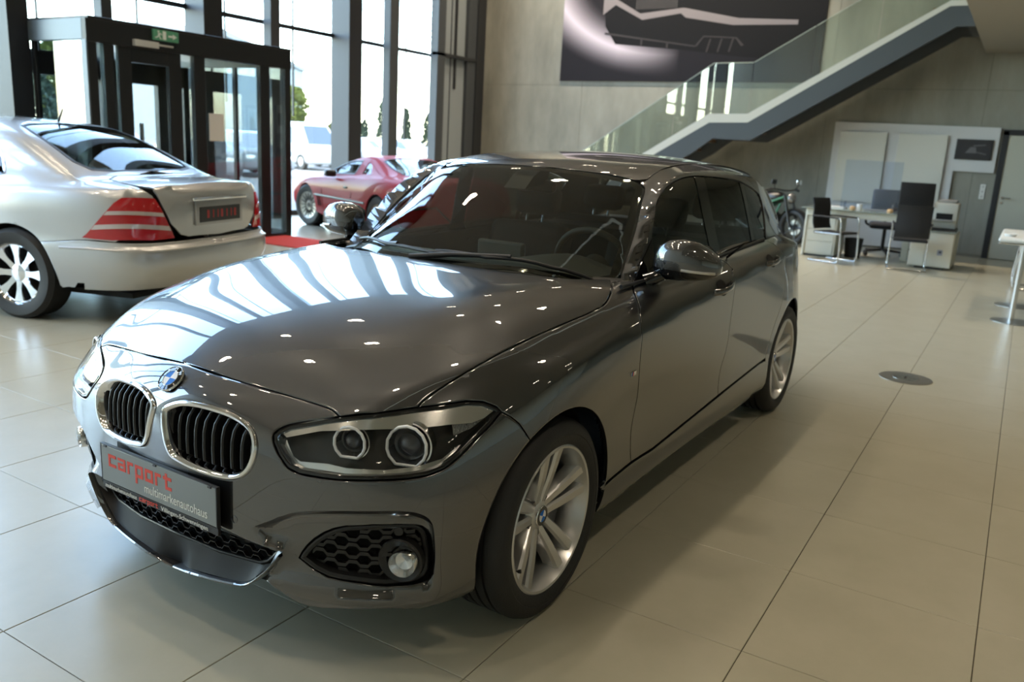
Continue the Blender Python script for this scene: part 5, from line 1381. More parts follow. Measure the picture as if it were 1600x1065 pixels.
def proj_x(m, pts, sgn):
    out = []
    for y_, z_ in pts:
        h = m.hit((sgn*8, y_, z_), (-sgn,0,0)); out.append(h[0] if h is not None else np.array([0,y_,z_]))
    return out
def mirrored(name, vfn, m, parent, join=True):
    if join:
        vfn = fix_centre(vfn); return link(name, vfn_mesh(join_vfn(vfn, mirror_y(vfn))), m, parent)
    return link(name, vfn_mesh(vfn), m, parent), link(name, vfn_mesh(mirror_y(vfn)), m, parent)
def both2(name, mb, m, parent, smooth=40):
    return both(name, mb, m, parent, smooth)
def simple_wheel(parent, x, y, R, rim, w_, n, mrim, name, style, steer=0.0):
    s = 1 if y > 0 else -1
    mb = MB(); h = w_/2; mb.lathe([(rim,-h+.01),(R-.03,-h),(R,-h+.03),(R,h-.03),(R-.03,h),(rim+.01,h-.004),(rim-.004,h-.012)], n=48); W_ = mb.build(name, RUB, parent, 40)
    mb = MB(); mb.lathe([(rim-.012,-h+.02),(rim-.02,h-.05),(rim-.012,h-.02),(rim-.002,h-.012),(rim+.002,h-.008)], n=48); mb.build('rim', mrim, W_, 40)
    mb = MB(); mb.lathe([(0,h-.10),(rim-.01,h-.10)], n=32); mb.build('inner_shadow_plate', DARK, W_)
    if style == 'spoke':
        for k in range(n):
            mb = MB(); st = []; v = []; f = []
            for t in np.linspace(0, 1, 5):
                r = .04+(rim-.055)*t; wd = .034-.016*math.sin(PI*t)+.016*t; yy = h-.045+.018*t
                for da, dy in ((-1,-.03),(-.8,0),(.8,0),(1,-.03)): v.append((da*wd, yy+dy, r))
            for i in range(4):
                for q in range(3): f.append((i*4+q, i*4+q+1, (i+1)*4+q+1, (i+1)*4+q))
            mb.add(v, f); mb.xf(Matrix.Rotation(2*PI*k/n, 4, 'Y')); mb.build('spoke', mrim, W_, 40)
        mb = MB(); mb.lathe([(0,h-.035),(.03,h-.035),(.07,h-.045),(.075,h-.07)], n=32); mb.build('hub', mrim, W_, 40)
    else:
        mb = MB(); mb.lathe([(0,h-.03),(.05,h-.03),(.065,h-.045),(rim-.03,h-.028),(rim-.01,h-.02)], n=48); mb.build('wheel_disc', mrim, W_, 40)
        for k in range(n):
            mb = MB(); a = 2*PI*k/n; mb.box(-.006,.006,h-.043,h-.022,.08,rim-.02); mb.xf(Matrix.Rotation(a, 4, 'Y')); mb.build('fin', mat('wheel_slot', (.05,.05,.05), .5), W_)
        mb = MB(); mb.lathe([(0,h-.02),(.035,h-.02),(.04,h-.03)], n=24); mb.build('hub', BLK, W_, 40)
    W_.location = (x, y-s*h, R-.002); W_.rotation_euler = (0,0,(PI if s < 0 else 0)+steer); return W_
# ---- silver saloon: x from its rear axle forwards
SILP = mat('silver_paint', (.50,.51,.515), .28, .5, 1.0, coat_rough=.02)
def sec(x, ys, zs, xs=None): return [(x if xs is None else xs[i], ys[i], zs[i]) for i in range(len(ys))]
scol = [
 [(-1.05,0,.27),(-1.13,0,.42),(-1.125,0,.57),(-1.085,0,.625),(-1.095,0,.80),(-1.075,0,.95),(-1.06,0,.985),(-1.045,0,1.01),(-1.02,0,1.03)],
 [(-1.02,.45,.27),(-1.105,.46,.42),(-1.10,.46,.57),(-1.06,.46,.625),(-1.065,.46,.80),(-1.045,.45,.945),(-1.03,.45,.98),(-1.015,.45,1.003),(-.99,.45,1.02)],
 [(-.88,.77,.27),(-.975,.815,.42),(-.97,.815,.57),(-.945,.80,.625),(-.925,.80,.80),(-.91,.775,.925),(-.91,.765,.955),(-.905,.75,.975),(-.90,.72,.99)],
 sec(-.6,[.85,.90,.902,.888,.893,.872,.845,.81,.77],[.26,.42,.565,.64,.82,.925,.97,.997,1.012]),
 sec(-.28,[.87,.92,.922,.908,.912,.893,.862,.80,.735],[.26,.42,.56,.65,.82,.925,.975,1.02,1.06],[-.28,-.28,-.28,-.28,-.28,-.28,-.33,-.38,-.42]),
 sec(0,[.88,.925,.928,.92,.922,.903,.868,.765,.675],[.25,.42,.56,.66,.82,.925,.982,1.105,1.225],[0,0,0,0,0,0,-.05,-.08,-.06]),
 sec(.45,[.88,.92,.922,.92,.925,.905,.868,.735,.615],[.22,.40,.55,.66,.82,.92,.98,1.18,1.362],[.45]*6+[.38,.36,.36]),
 sec(1.0,[.87,.905,.915,.92,.925,.905,.866,.73,.60],[.21,.38,.54,.66,.82,.915,.975,1.19,1.40]),
 sec(1.6,[.87,.905,.915,.92,.923,.903,.862,.73,.605],[.21,.38,.54,.66,.81,.905,.965,1.18,1.392]),
 sec(2.1,[.87,.905,.915,.918,.92,.90,.858,.74,.635],[.21,.38,.54,.66,.80,.895,.955,1.14,1.31],[2.1]*7+[2.09,2.05]),
 sec(2.55,[.87,.91,.915,.915,.912,.89,.85,.78,.70],[.22,.39,.54,.65,.78,.875,.935,1.03,1.10],[2.6]*7+[2.56,2.5]),
 sec(2.9,[.87,.915,.915,.91,.905,.88,.84,.80,.75],[.23,.40,.54,.65,.77,.855,.91,.945,.97],[2.92]*7+[2.88,2.85]),
 sec(3.35,[.82,.87,.87,.86,.855,.83,.79,.75,.70],[.23,.40,.54,.63,.73,.81,.86,.89,.905]),
 [(3.56,.70,.24),(3.66,.74,.40),(3.65,.74,.54),(3.62,.72,.62),(3.60,.72,.70),(3.57,.70,.77),(3.55,.68,.81),(3.53,.66,.835),(3.50,.62,.85)],
 [(3.76,.38,.24),(3.85,.40,.40),(3.84,.40,.54),(3.80,.40,.62),(3.79,.40,.70),(3.76,.39,.78),(3.74,.38,.82),(3.71,.37,.845),(3.66,.36,.86)],
 [(3.82,0,.24),(3.91,0,.40),(3.90,0,.54),(3.86,0,.62),(3.86,0,.72),(3.82,0,.81),(3.80,0,.84),(3.77,0,.86),(3.72,0,.875)]]
stop = {3: ((-.64,0,1.05),(-.63,.42,1.04)), 4: ((-.52,0,1.064),(-.50,.41,1.064)), 5: ((-.12,0,1.262),(-.10,.37,1.253)), 6: ((.32,0,1.412),(.335,.33,1.402)),
 7: ((.95,0,1.447),(.95,.33,1.437)), 8: ((1.6,0,1.44),(1.6,.33,1.43)), 9: ((2.05,0,1.365),(2.05,.35,1.355)), 10: ((2.52,0,1.15),(2.51,.40,1.14)), 11: ((2.92,0,1.0),(2.90,.42,.995)), 12: ((3.35,0,.945),(3.35,.40,.937))}
SM = section_master(scol, stop, creases=[(2,0,6,.5)])
SX, SY, SRZ = -1.958, -4.466, -1.2893
silver = empty('silver_saloon', (SX, SY, 0), SRZ, 'silver saloon seen from behind on the left, with red tail lamps', 'car')
def end_line(m, ax_pts): return ax_pts
# boot lid: deck and rear face between the lamps
bl_half = proj_z(SM, [(-.54,0),(-.52,.42),(-.56,.55),(-.70,.62),(-.85,.64)])+proj_x(SM, [(.615,.96),(.585,.86),(.53,.74),(.44,.655),(.36,.635),(0,.625)], -1)
bl_half[0][1] = bl_half[-1][1] = 0
link('boot_lid', vfn_mesh(panel_mesh(SM, (-.72,0,.69), half(bl_half), step=.04, gap=.003)), SILP, silver)
# rear bumper
bseam = proj_x(SM, [(0,.612),(.40,.614),(.62,.615)], -1)+proj_y(SM, [(-.88,.618),(-.6,.622),(-.40,.60)])
bseam[0][1] = 0
SAR = (0, .33, .365); SAF = (2.965, .33, .365)
barch = proj_y(SM, [(SAR[0]+SAR[2]*math.cos(a), SAR[1]+SAR[2]*math.sin(a)) for a in np.linspace(math.radians(136), math.radians(196), 10)])
bbot = proj_y(SM, [(-.6,.262),(-.80,.268)])+proj_x(SM, [(.70,.272),(.45,.274),(0,.278)], -1); bbot[-1][1] = 0
rb = bseam[:-1]+barch+bbot
rb += [np.array([SM.hit((-8,0,z),(1,0,0))[0][0], 0, z]) for z in np.linspace(.29,.60,9)]
mirrored('rear_bumper', panel_mesh(SM, (-.62,.78,0), rb, step=.045, mirror_join=True), SILP, silver)
mb = MB(); rs = [p for p in proj_x(SM, [(y, .565) for y in np.linspace(0,.74,9)], -1)]+proj_y(SM, [(-.86,.566),(-.6,.565),(-.42,.56)])
mb.tube([tuple(p) for p in rs], .010, 6); both('bumper_trim', mb, mat('silver_trim', (.5,.5,.5), .3, .6), silver, 50)
# side shell incl. quarter, pillars and roof edge, without windows
def side_window(m, pts): return proj_y(m, pts)
def rail(m, pts):
    out = []
    d = np.array([0,.82,.57])
    for x_, y_, z_ in pts:
        h = m.hit(np.array([x_,y_,z_])+d*2, -d); out.append(h[0] if h is not None else np.array([x_,y_,z_]))
    return out
rw_half = proj_z(SM, [(-.49,0),(-.47,.40),(-.42,.56),(-.30,.60),(-.08,.565),(.12,.535),(.26,.49),(.295,.38),(.305,0)]); rw_half[0][1] = rw_half[-1][1] = 0
ws_h = proj_z(SM, [(2.0,0),(2.02,.38),(2.06,.52),(2.3,.565),(2.6,.61),(2.82,.60),(2.88,.40),(2.9,0)]); ws_h[0][1] = ws_h[-1][1] = 0
low = proj_y(SM, [(-.40,.60)])+[p for p in reversed(proj_y(SM, [(SAR[0]+SAR[2]*math.cos(a), SAR[1]+SAR[2]*math.sin(a)) for a in np.linspace(math.radians(-16), math.radians(136), 24)]))]+proj_y(SM, [(.5,.215),(1.2,.20),(2.0,.20),(2.55,.22)])+[p for p in reversed(proj_y(SM, [(SAF[0]+SAF[2]*math.cos(a), SAF[1]+SAF[2]*math.sin(a)) for a in np.linspace(math.radians(-14), math.radians(196), 30)]))]+proj_y(SM, [(3.40,.235),(3.46,.40),(3.46,.6),(3.42,.80)])+proj_z(SM, [(3.42,.60),(3.5,.3),(3.52,0)])
low[-1][1] = 0
lamp_z = [(-.90,.625),(-.88,.618),(-.6,.622)]
shell_o = proj_z(SM, [(-.86,.66),(-.62,.64),(-.40,.57),(-.325,.44),(-.34,.42),(-.325,.2),(-.32,0)])
shell_o[-1][1] = 0
shell_half = [p for p in rw_half]+proj_z(SM, [(x_,0) for x_ in np.linspace(.40,1.95,10)])+ws_h+proj_z(SM, [(3.0,0),(3.2,0),(3.4,0)])+list(reversed(low))
shell_half += proj_y(SM, [(-.6,.624),(-.84,.62)])+proj_x(SM, [(.50,.636),(.552,.74),(.604,.86),(.645,.945)], -1)+proj_z(SM, [(-.80,.655),(-.70,.635),(-.56,.565),(-.524,.44),(-.532,.2)])
win_r = proj_y(SM, [(.10,1.04),(.17,1.14),(.32,1.28),(.50,1.345),(.95,1.365),(1.22,1.365),(1.22,1.02),(.80,1.012),(.26,1.01)])
win_f = proj_y(SM, [(1.30,1.365),(1.6,1.36),(1.92,1.31),(2.12,1.20),(2.36,1.05),(2.40,1.0),(1.9,1.005),(1.30,1.018)])
sv_ = panel_mesh(SM, (0,.84,.54), shell_half, [win_r, win_f], step=.05, flange=.012, mirror_join=True, gap=.001)
mirrored('body_shell', sv_, SILP, silver)
SG = glass_mat('saloon_glass', (.22,.25,.24), .08)
for nm, w_ in (('rear_door_glass', win_r), ('front_door_glass', win_f)):
    mirrored(nm, panel_mesh(SM, (0,.84,.54), w_, step=.1, off=-.006, flange=0, lip=False, gap=-.004), SG, silver, False)
    mbw = rim_sweep(SM, resample(w_, .04), [(-.008,-.001),(-.008,.004),(.008,.004),(.008,-.004)]); both('window_trim', mbw, CHROME, silver)
link('rear_window', vfn_mesh(panel_mesh(SM, (-.4,0,.9), half(rw_half), step=.06, off=-.003, flange=0, lip=False)), SG, silver)
mbw = rim_sweep(SM, resample(half(rw_half), .03), [(-.004,-.004),(-.004,.003),(.020,.003),(.020,-.006)]); mbw.build('rear_window_seal', BLK, silver, 40)
link('windscreen', vfn_mesh(panel_mesh(SM, (.4,0,.9), half(ws_h), step=.08, off=-.003, flange=0, lip=False)), SG, silver)
ff = proj_z(SM, [(3.52,0),(3.5,.3),(3.42,.60)])+proj_y(SM, [(3.42,.80),(3.46,.6),(3.46,.40),(3.40,.235)])+proj_x(SM, [(.6,.25),(.3,.25),(0,.25)], 1); ff[0][1] = ff[-1][1] = 0
ff += [np.array([SM.hit((8,0,z),(-1,0,0))[0][0], 0, z]) for z in np.linspace(.3,.84,9)]
mirrored('front_fascia', panel_mesh(SM, (.75,.6,.25), ff, step=.06, mirror_join=True), SILP, silver)
# door seams as narrow dark strips
for xs_ in ([(.30,1.005),(.33,.95),(.44,.75),(.46,.60),(.47,.42),(.47,.23)], [(1.26,1.02),(1.26,.8),(1.25,.5),(1.25,.215)]):
    ln = proj_y(SM, xs_); mb = MB(); mb.tube([tuple(p) for p in catmull(ln, 4)], .003, 5); both('door_seam', mb, DARK, silver)
# tail lamps: red lens with two clear bands
def lamp_pts(a): return a
L_low = [(-.42,.628),(-.6,.630),(-.80,.632)]
lamp = proj_y(SM, [(-.60,.640),(-.70,.636),(-.82,.634)])+proj_x(SM, [(.70,.634),(.60,.636),(.505,.640),(.535,.70),(.575,.78),(.605,.86),(.635,.925)], -1)+proj_y(SM, [(-.87,.928),(-.83,.89),(-.73,.765),(-.64,.67)])
lv = panel_mesh(SM, (-.62,.75,.2), lamp, step=.04, off=.006, flange=.012, lip=False, gap=0)
TL = mirrored('tail_lamp', lv, mat('saloon_tail_red', (.45,.012,.018), .1, 0, .8), silver, False)
frl = Frame((-.62,.75,.2)); lp2 = [tuple(q) for q in frl.to2(np.array(lamp))]
for z0, z1, m_ in ((.705,.745, mat('lamp_band', (.62,.55,.55), .12, .2, .7)), (.80,.835, mat('lamp_band'))):
    q = [p for p in resample(lamp, .015)]
    band = []
    P2 = np.array(lp2); 
    # clip the lamp outline by height
    bmx = bmesh.new(); vs = [bmx.verts.new((p[0], p[1], 0)) for p in lp2]; bmx.faces.new(vs)
    # heights in the frame vary little with a; use second coordinate limits taken from a reference drape
    ref = frl.to2(np.array([[-.85,.80,z0],[-.85,.80,z1]]))
    for b_, no_, inner in ((ref[0][1], (0,-1,0), False), (ref[1][1], (0,1,0), False)):
        bmesh.ops.bisect_plane(bmx, geom=bmx.verts[:]+bmx.edges[:]+bmx.faces[:], plane_co=(0,b_,0), plane_no=no_, clear_outer=True)
    f_ = max(bmx.faces, key=lambda k: k.calc_area()); pol = [np.array([v.co.x, v.co.y]) for v in f_.verts]; bmx.free()
    pts = []
    for q_ in inset2(pol, .004):
        h = SM.hit(frl.org(q_), -frl.d)
        if h is not None: pts.append(h[0])
    bv = panel_mesh(SM, (-.62,.75,.2), pts, step=.05, off=.0085, flange=.003, lip=False, gap=0)
    a_, b_ = mirrored('clear_band', bv, m_, silver, False); a_.parent, b_.parent = TL
# plate in its recess, grip strip, aerial, tray
pc = SM.hit((-8,0,.80), (1,0,0))[0]
mb = MB(); mb.box(pc[0]-.006, pc[0]+.01, -.30, .30, .715, .90, .006); mb.build('plate_recess', mat('silver_recess', (.42,.42,.42), .35, .5), silver, 40)
mb = MB(); mb.box(pc[0]-.012, pc[0]-.004, -.26, .26, .735, .85, .003); sp = mb.build('number_plate', mat('plate_black', (.018,.018,.018), .4), silver)
mb = MB()
for i in range(7): 
    y0 = -.20+i*.058
    if i in (1,3,4,6) or True: mb.box(pc[0]-.0135, pc[0]-.0119, y0, y0+(.012 if i % 3 else .026), .765, .825)
mb.build('red_marks', mat('plate_red', (.40,.03,.03), .5), sp)
mb = MB(); mb.box(pc[0]-.022, pc[0]+.01, -.34, .34, .90, .922, .006); mb.build('boot_grip', CHROME, silver, 40)
mb = MB(); h = SM.hit((.38,0,3),(0,0,-1))[0]; mb.cyl(h, h+np.array([-.05,0,.10]), .010, .004, 8); mb.build('roof_aerial', BLK, silver, 40)
mb = MB(); mb.box(-.85,3.5,-.72,.72,.20,.24); mb.box(-.9,-.4,-.6,.6,.24,.34); mb.build('underbody', DARK, silver)
mb = MB(); mb.box(-.25,2.6,-.70,.70,.30,.86); mb.box(-.30,.55,-.62,.62,.86,.93); mb.build('cabin_tub', mat('saloon_cabin', (.05,.05,.052), .8), silver)
for (sx, sy) in ((.85,.36),(.85,-.36),(1.75,.36),(1.75,-.36)):
    mb = MB(); mb.box(sx-.12,sx+.02,sy-.24,sy+.24,.7,1.06,.04); mb.box(sx-.11,sx-.01,sy-.13,sy+.13,1.08,1.22,.04); mb.build('seat', mat('saloon_cabin'), silver, 50)
for x_ in (0, 2.965):
    mb = MB(); mb.lathe([(.385,.83),(.39,.55),(0,.55)], (x_,0,.33), 'y', 32, a0=math.radians(-12), a1=math.radians(192)); both('wheel_arch_liner', mb, DARK, silver)
    for s_ in (1,-1): simple_wheel(silver, x_, s_*.915, .332, .222, .235, 8, CHROME if x_ == 0 else SILV, 'wheel', 'spoke')
# ---- red sports coupe: x from its front axle forwards (tail at -3.4)
REDP = mat('red_paint', (.30,.005,.010), .45, 0.0, .22, spec=.08, coat_rough=.02)
rcol = [
 [(-3.36,0,.28),(-3.43,0,.42),(-3.44,0,.52),(-3.42,0,.60),(-3.40,0,.72),(-3.38,0,.82),(-3.37,0,.86),(-3.36,0,.885),(-3.34,0,.90)],
 [(-3.33,.45,.28),(-3.40,.46,.42),(-3.41,.46,.52),(-3.39,.46,.60),(-3.37,.46,.72),(-3.35,.45,.82),(-3.34,.45,.86),(-3.33,.45,.88),(-3.31,.44,.895)],
 [(-3.20,.78,.28),(-3.26,.81,.42),(-3.27,.815,.52),(-3.25,.81,.60),(-3.23,.80,.72),(-3.20,.77,.81),(-3.19,.76,.845),(-3.18,.74,.865),(-3.16,.70,.88)],
 sec(-2.9,[.84,.87,.885,.885,.875,.84,.81,.77,.70],[.26,.38,.52,.62,.75,.84,.87,.89,.905]),
 sec(-2.44,[.86,.89,.90,.902,.895,.855,.81,.745,.66],[.24,.36,.52,.62,.76,.86,.895,.925,.95]),
 sec(-2.0,[.85,.88,.892,.89,.88,.84,.79,.70,.575],[.20,.34,.52,.62,.75,.85,.89,.98,1.06],[-2.0]*7+[-1.98,-1.95]),
 sec(-1.6,[.84,.87,.885,.88,.87,.84,.79,.66,.52],[.18,.33,.52,.62,.74,.83,.87,1.02,1.135],[-1.6]*9),
 sec(-1.25,[.84,.87,.885,.88,.87,.84,.79,.67,.535],[.18,.33,.52,.62,.73,.815,.85,1.01,1.125],[-1.2]*7+[-1.22,-1.24]),
 sec(-.85,[.84,.87,.885,.885,.875,.84,.795,.73,.65],[.18,.33,.52,.62,.72,.80,.83,.93,1.0],[-.8]*7+[-.82,-.85]),
 sec(-.5,[.84,.875,.89,.89,.88,.84,.80,.77,.73],[.18,.33,.52,.61,.71,.785,.81,.83,.85],[-.45]*7+[-.46,-.48]),
 sec(0,[.86,.89,.90,.90,.89,.85,.80,.75,.68],[.22,.35,.52,.60,.69,.755,.775,.785,.79]),
 sec(.35,[.84,.875,.885,.88,.86,.82,.77,.72,.65],[.22,.34,.50,.57,.64,.69,.71,.72,.725]),
 [(.66,.72,.22),(.72,.78,.33),(.74,.79,.46),(.72,.78,.52),(.70,.75,.57),(.66,.71,.61),(.64,.68,.62),(.61,.65,.63),(.57,.60,.64)],
 [(.82,.40,.22),(.88,.42,.33),(.90,.42,.45),(.88,.42,.50),(.86,.42,.54),(.82,.41,.57),(.79,.40,.585),(.75,.39,.60),(.70,.37,.615)],
 [(.87,0,.22),(.93,0,.33),(.95,0,.45),(.93,0,.50),(.91,0,.54),(.87,0,.57),(.83,0,.585),(.79,0,.60),(.74,0,.62)]]
rtop = {3: ((-2.95,0,.93),(-2.93,.40,.925)), 4: ((-2.5,0,1.02),(-2.48,.38,1.0)), 5: ((-2.0,0,1.12),(-1.98,.32,1.105)), 6: ((-1.6,0,1.178),(-1.6,.30,1.168)),
 7: ((-1.22,0,1.165),(-1.23,.30,1.155)), 8: ((-.82,0,1.02),(-.83,.36,1.015)), 9: ((-.42,0,.87),(-.44,.40,.865)), 10: ((0,0,.80),(0,.38,.80)), 11: ((.38,0,.715),(.37,.36,.72))}
RM = section_master(rcol, rtop, creases=[(2,0,13,.5)])
red = empty('red_coupe', (-8.496, -7.61, 0), -1.954, 'low red sports coupe parked by the glass front', 'car')
RAF = (0,.325,.35); RAR = (-2.44,.325,.35)
def arcp(m, A, a0, a1, n=24): return proj_y(m, [(A[0]+A[2]*math.cos(a), A[1]+A[2]*math.sin(a)) for a in np.linspace(math.radians(a0), math.radians(a1), n)])
hatch = proj_z(RM, [(-1.78,0),(-1.80,.36),(-1.86,.47),(-2.2,.53),(-2.6,.55),(-2.8,.48),(-2.86,.3),(-2.87,0)]); hatch[0][1] = hatch[-1][1] = 0
rws = proj_z(RM, [(-1.18,0),(-1.19,.34),(-1.17,.46),(-.95,.56),(-.65,.62),(-.52,.60),(-.46,.4),(-.44,0)]); rws[0][1] = rws[-1][1] = 0
rlow = proj_z(RM, [(.56,0),(.55,.3),(.50,.56)])+proj_y(RM, [(.53,.58),(.55,.45),(.52,.24)])+arcp(RM, RAF, -15, 192)+proj_y(RM, [(-.8,.185),(-1.6,.185)])+arcp(RM, RAR, -12, 190)+proj_y(RM, [(-3.0,.27),(-3.10,.40),(-3.10,.6),(-3.08,.80)])+proj_z(RM, [(-3.06,.68),(-3.14,.3),(-3.16,0)])
rlow[0][1] = rlow[-1][1] = 0
rsh = rlow+proj_z(RM, [(-3.0,0)])+list(reversed(hatch))+proj_z(RM, [(-1.7,0),(-1.5,0),(-1.3,0)])+rws+proj_z(RM, [(-.3,0),(0,0),(.3,0)])
rwin = proj_y(RM, [(-.62,.865),(-.80,.945),(-1.05,1.05),(-1.22,1.085),(-1.45,1.09),(-1.50,.90),(-1.1,.885)])
rq = proj_y(RM, [(-1.66,1.075),(-1.8,1.045),(-1.92,.98),(-2.0,.925),(-1.72,.915)])
mirrored('body_shell', panel_mesh(RM, (0,.82,.57), rsh, [rwin, rq], step=.05, mirror_join=True, gap=.001), REDP, red)
rt = proj_z(RM, [(-3.16,0),(-3.14,.3),(-3.06,.68)])+proj_y(RM, [(-3.08,.80),(-3.10,.6),(-3.10,.40),(-3.0,.27)])+proj_x(RM, [(.7,.29),(.4,.29),(0,.29)], -1); rt[0][1] = rt[-1][1] = 0
rt += [np.array([RM.hit((-8,0,z),(1,0,0))[0][0], 0, z]) for z in np.linspace(.35,.85,8)]
mirrored('rear_fascia', panel_mesh(RM, (-.75,.62,.25), rt, step=.06, mirror_join=True), REDP, red)
rf = proj_z(RM, [(.56,0),(.55,.3),(.50,.56)])+proj_y(RM, [(.53,.58),(.55,.45),(.52,.24)])+proj_x(RM, [(.6,.235),(.3,.235),(0,.235)], 1); rf[0][1] = rf[-1][1] = 0
rf += [np.array([RM.hit((8,0,z),(-1,0,0))[0][0], 0, z]) for z in np.linspace(.28,.58,6)]
mirrored('front_fascia', panel_mesh(RM, (.7,.55,.45), rf, step=.06, mirror_join=True), REDP, red)
RG = glass_mat('coupe_glass', (.62,.70,.70), .10)
for nm, w_ in (('door_glass', rwin), ('quarter_glass', rq)): mirrored(nm, panel_mesh(RM, (0,.82,.57), w_, step=.1, off=-.004, flange=0, lip=False, gap=-.003), RG, red, False)
link('windscreen', vfn_mesh(panel_mesh(RM, (.4,0,.9), half(rws), step=.1, off=-.003, flange=0, lip=False)), RG, red)
link('rear_hatch_glass', vfn_mesh(panel_mesh(RM, (-.3,0,.95), half(hatch), step=.1, off=-.003, flange=0, lip=False)), RG, red)
for w_ in (rwin, half(rws), half(hatch)):
    mbw = rim_sweep(RM, resample(w_, .05), [(-.010,-.002),(-.010,.004),(.012,.004),(.012,-.004)])
    if w_ is rwin: both('window_seal', mbw, BLK, red)
    else: mbw.build('window_seal', BLK, red, 40)
tr_ = proj_y(RM, [(.40,.515),(.36,.517)]) + proj_y(RM, [(x_,.522) for x_ in np.linspace(-.36,-2.08,10)])
mb = MB(); mb.tube([tuple(p) for p in tr_[2:]], .017, 6); both('black_side_moulding', mb, BLK, red)
for q in range(2):
    mb = MB(); g = proj_y(RM, [(-.44-.07*q,.50),(-.47-.07*q,.42),(-.48-.07*q,.36)]); mb.tube([tuple(p) for p in g], .012, 6); both('fender_vent', mb, DARK, red)
for ln in ([(-.62,.80),(-.60,.62),(-.62,.40),(-.66,.20)], [(-1.62,.84),(-1.62,.62),(-1.58,.40),(-1.56,.20)]):
    mb = MB(); mb.tube([tuple(p) for p in catmull(proj_y(RM, ln), 4)], .004, 5); both('door_seam', mb, DARK, red)
mb = MB(); hq = proj_y(RM, [(-1.42,.70)])[0]; mb.box(hq[0]-.06,hq[0]+.06,hq[1]-.01,hq[1]+.006,hq[2]-.018,hq[2]+.018,.004); both('door_handle', mb, BLK, red)
mb = MB(); mb.box(-1.02,-.90,.82,.99,.83,.93,.03); both('mirror', mb, BLK, red, 50)
mb = MB(); mb.box(-3.0,.5,-.72,.72,.17,.22); mb.build('underbody', DARK, red)
mb = MB(); mb.box(-2.9,-.5,-.66,.66,.25,.80); mb.build('cabin_tub', mat('coupe_cabin', (.02,.02,.02), .8), red)
for sy in (.36,-.36):
    mb = MB(); mb.box(-1.62,-1.48,sy-.22,sy+.22,.6,1.0,.05); mb.build('seat', mat('coupe_cabin'), red, 50)
CREAM = mat('coupe_alloy', (.52,.49,.43), .35, .6)
for A in (RAF, RAR):
    mb = MB(); mb.lathe([(.37,.82),(.375,.5),(0,.5)], (A[0],0,A[1]), 'y', 32, a0=math.radians(-10), a1=math.radians(190)); both('wheel_arch_liner', mb, DARK, red)
    for s_ in (1,-1): simple_wheel(red, A[0], s_*.885, .328, .215, .25, 16, CREAM, 'wheel', 'disc', steer=math.radians(14) if A is RAF else 0)
# ------------------------------------------------------------------ office corner
CREAMW = mat('furniture_cream', (.66,.65,.56), .45); DGL = mat('desk_glass', (.30,.36,.34), .08, 0, .5); MESHB = mat('chair_black', (.014,.014,.016), .7); CHR = mat('tube_chrome', (.7,.7,.69), .16, 1.0)
dk = empty('desk', (-11.8,-.1,0), 0, 'cream office desk with greenish glass top on a cream pedestal', 'desk')
def kbox(x0, x1, y0, y1, z0, z1, name, m, b=.006, p=None):
    mb = MB(); mb.box(x0+11.8, x1+11.8, y0+.1, y1+.1, z0, z1, b); return mb.build(name, m, p or dk)
kbox(-12.35,-11.36,-1.02,.62,.735,.75,'glass_top', DGL, .004); kbox(-12.28,-11.42,-.94,.56,.63,.733,'apron', CREAMW)
kbox(-12.2,-11.46,-.94,-.47,.03,.63,'pedestal', CREAMW); kbox(-12.22,-11.44,-.96,-.92,.0,.735,'side_panel', CREAMW, .012); kbox(-12.2,-11.46,-.93,-.48,0,.03,'plinth', BLK)
for k in range(3): kbox(-11.46,-11.452,-.90,-.50,.05+.19*k,.23+.19*k,'drawer_front', CREAMW)
kbox(-12.2,-12.12,.40,.5,0,.63,'leg', CREAMW)
cb = empty('low_cabinet', (-11.8,.87,0), 0, 'low cream cabinet with dark top edge right of the desk', 'cabinet')
def cbox(x0, x1, y0, y1, z0, z1, name, m, b=.005): mb = MB(); mb.box(x0+11.8, x1+11.8, y0-.87, y1-.87, z0, z1, b); return mb.build(name, m, cb)
cbox(-12.4,-11.40,.59,1.155,.03,.535,'body', CREAMW); cbox(-12.42,-11.38,.58,1.165,.535,.55,'top', DGL); cbox(-12.35,-11.42,.68,1.07,0,.03,'plinth', BLK)
cbox(-11.40,-11.392,.60,.80,.04,.53,'door', CREAMW); cbox(-11.40,-11.392,.81,1.15,.04,.53,'door', CREAMW)
mb = MB(); mb.box(-11.8+.409+11.4-.4+.0,0,0,0,0,0) if False else None
lb = MB(); lb.box(.4079,.4095,.09,.16,.21,.29); lb.build('sticker', mat('sticker_blue', (.30,.33,.42), .5), cb); lb = MB(); lb.prism([(.105,.245),(.125,.272),(.145,.268),(.142,.245)], .4095, .4105, 'x'); lb.build('sticker_mark', BLK, cb)
pn = empty('printer', (-11.95,.98,.55), 0, 'cream office printer standing on the low cabinet', 'printer')
mb = MB(); mb.box(-.22,.22,-.19,.14,.03,.40,.02); mb.build('body', mat('printer_cream', (.48,.48,.43), .5), pn, 40)
mb = MB(); mb.box(-.24,.18,-.15,.10,.40,.44,.012); mb.build('scanner_lid', mat('printer_grey', (.28,.28,.27), .5), pn, 40)
mb = MB(); mb.box(.20,.30,-.17,.10,.14,.16,.004); mb.build('paper_tray', mat('printer_grey'), pn); mb = MB(); mb.box(.2205,.224,-.14,.08,.16,.25); mb.build('output_slot', DARK, pn)
mb = MB(); mb.box(-.22,.30,-.2,.15,0,.03); mb.build('base', BLK, pn)
mo = empty('monitor', (-11.62,.56,.75), .15, 'black flat monitor seen from behind on the desk', 'monitor')
mb = MB(); mb.box(-.02,.02,-.24,.24,.13,.47,.008); mo_p = mb.build('screen_housing', MESHB, mo, 40); mo_p.rotation_euler = (0, math.radians(-6), math.radians(10)); 
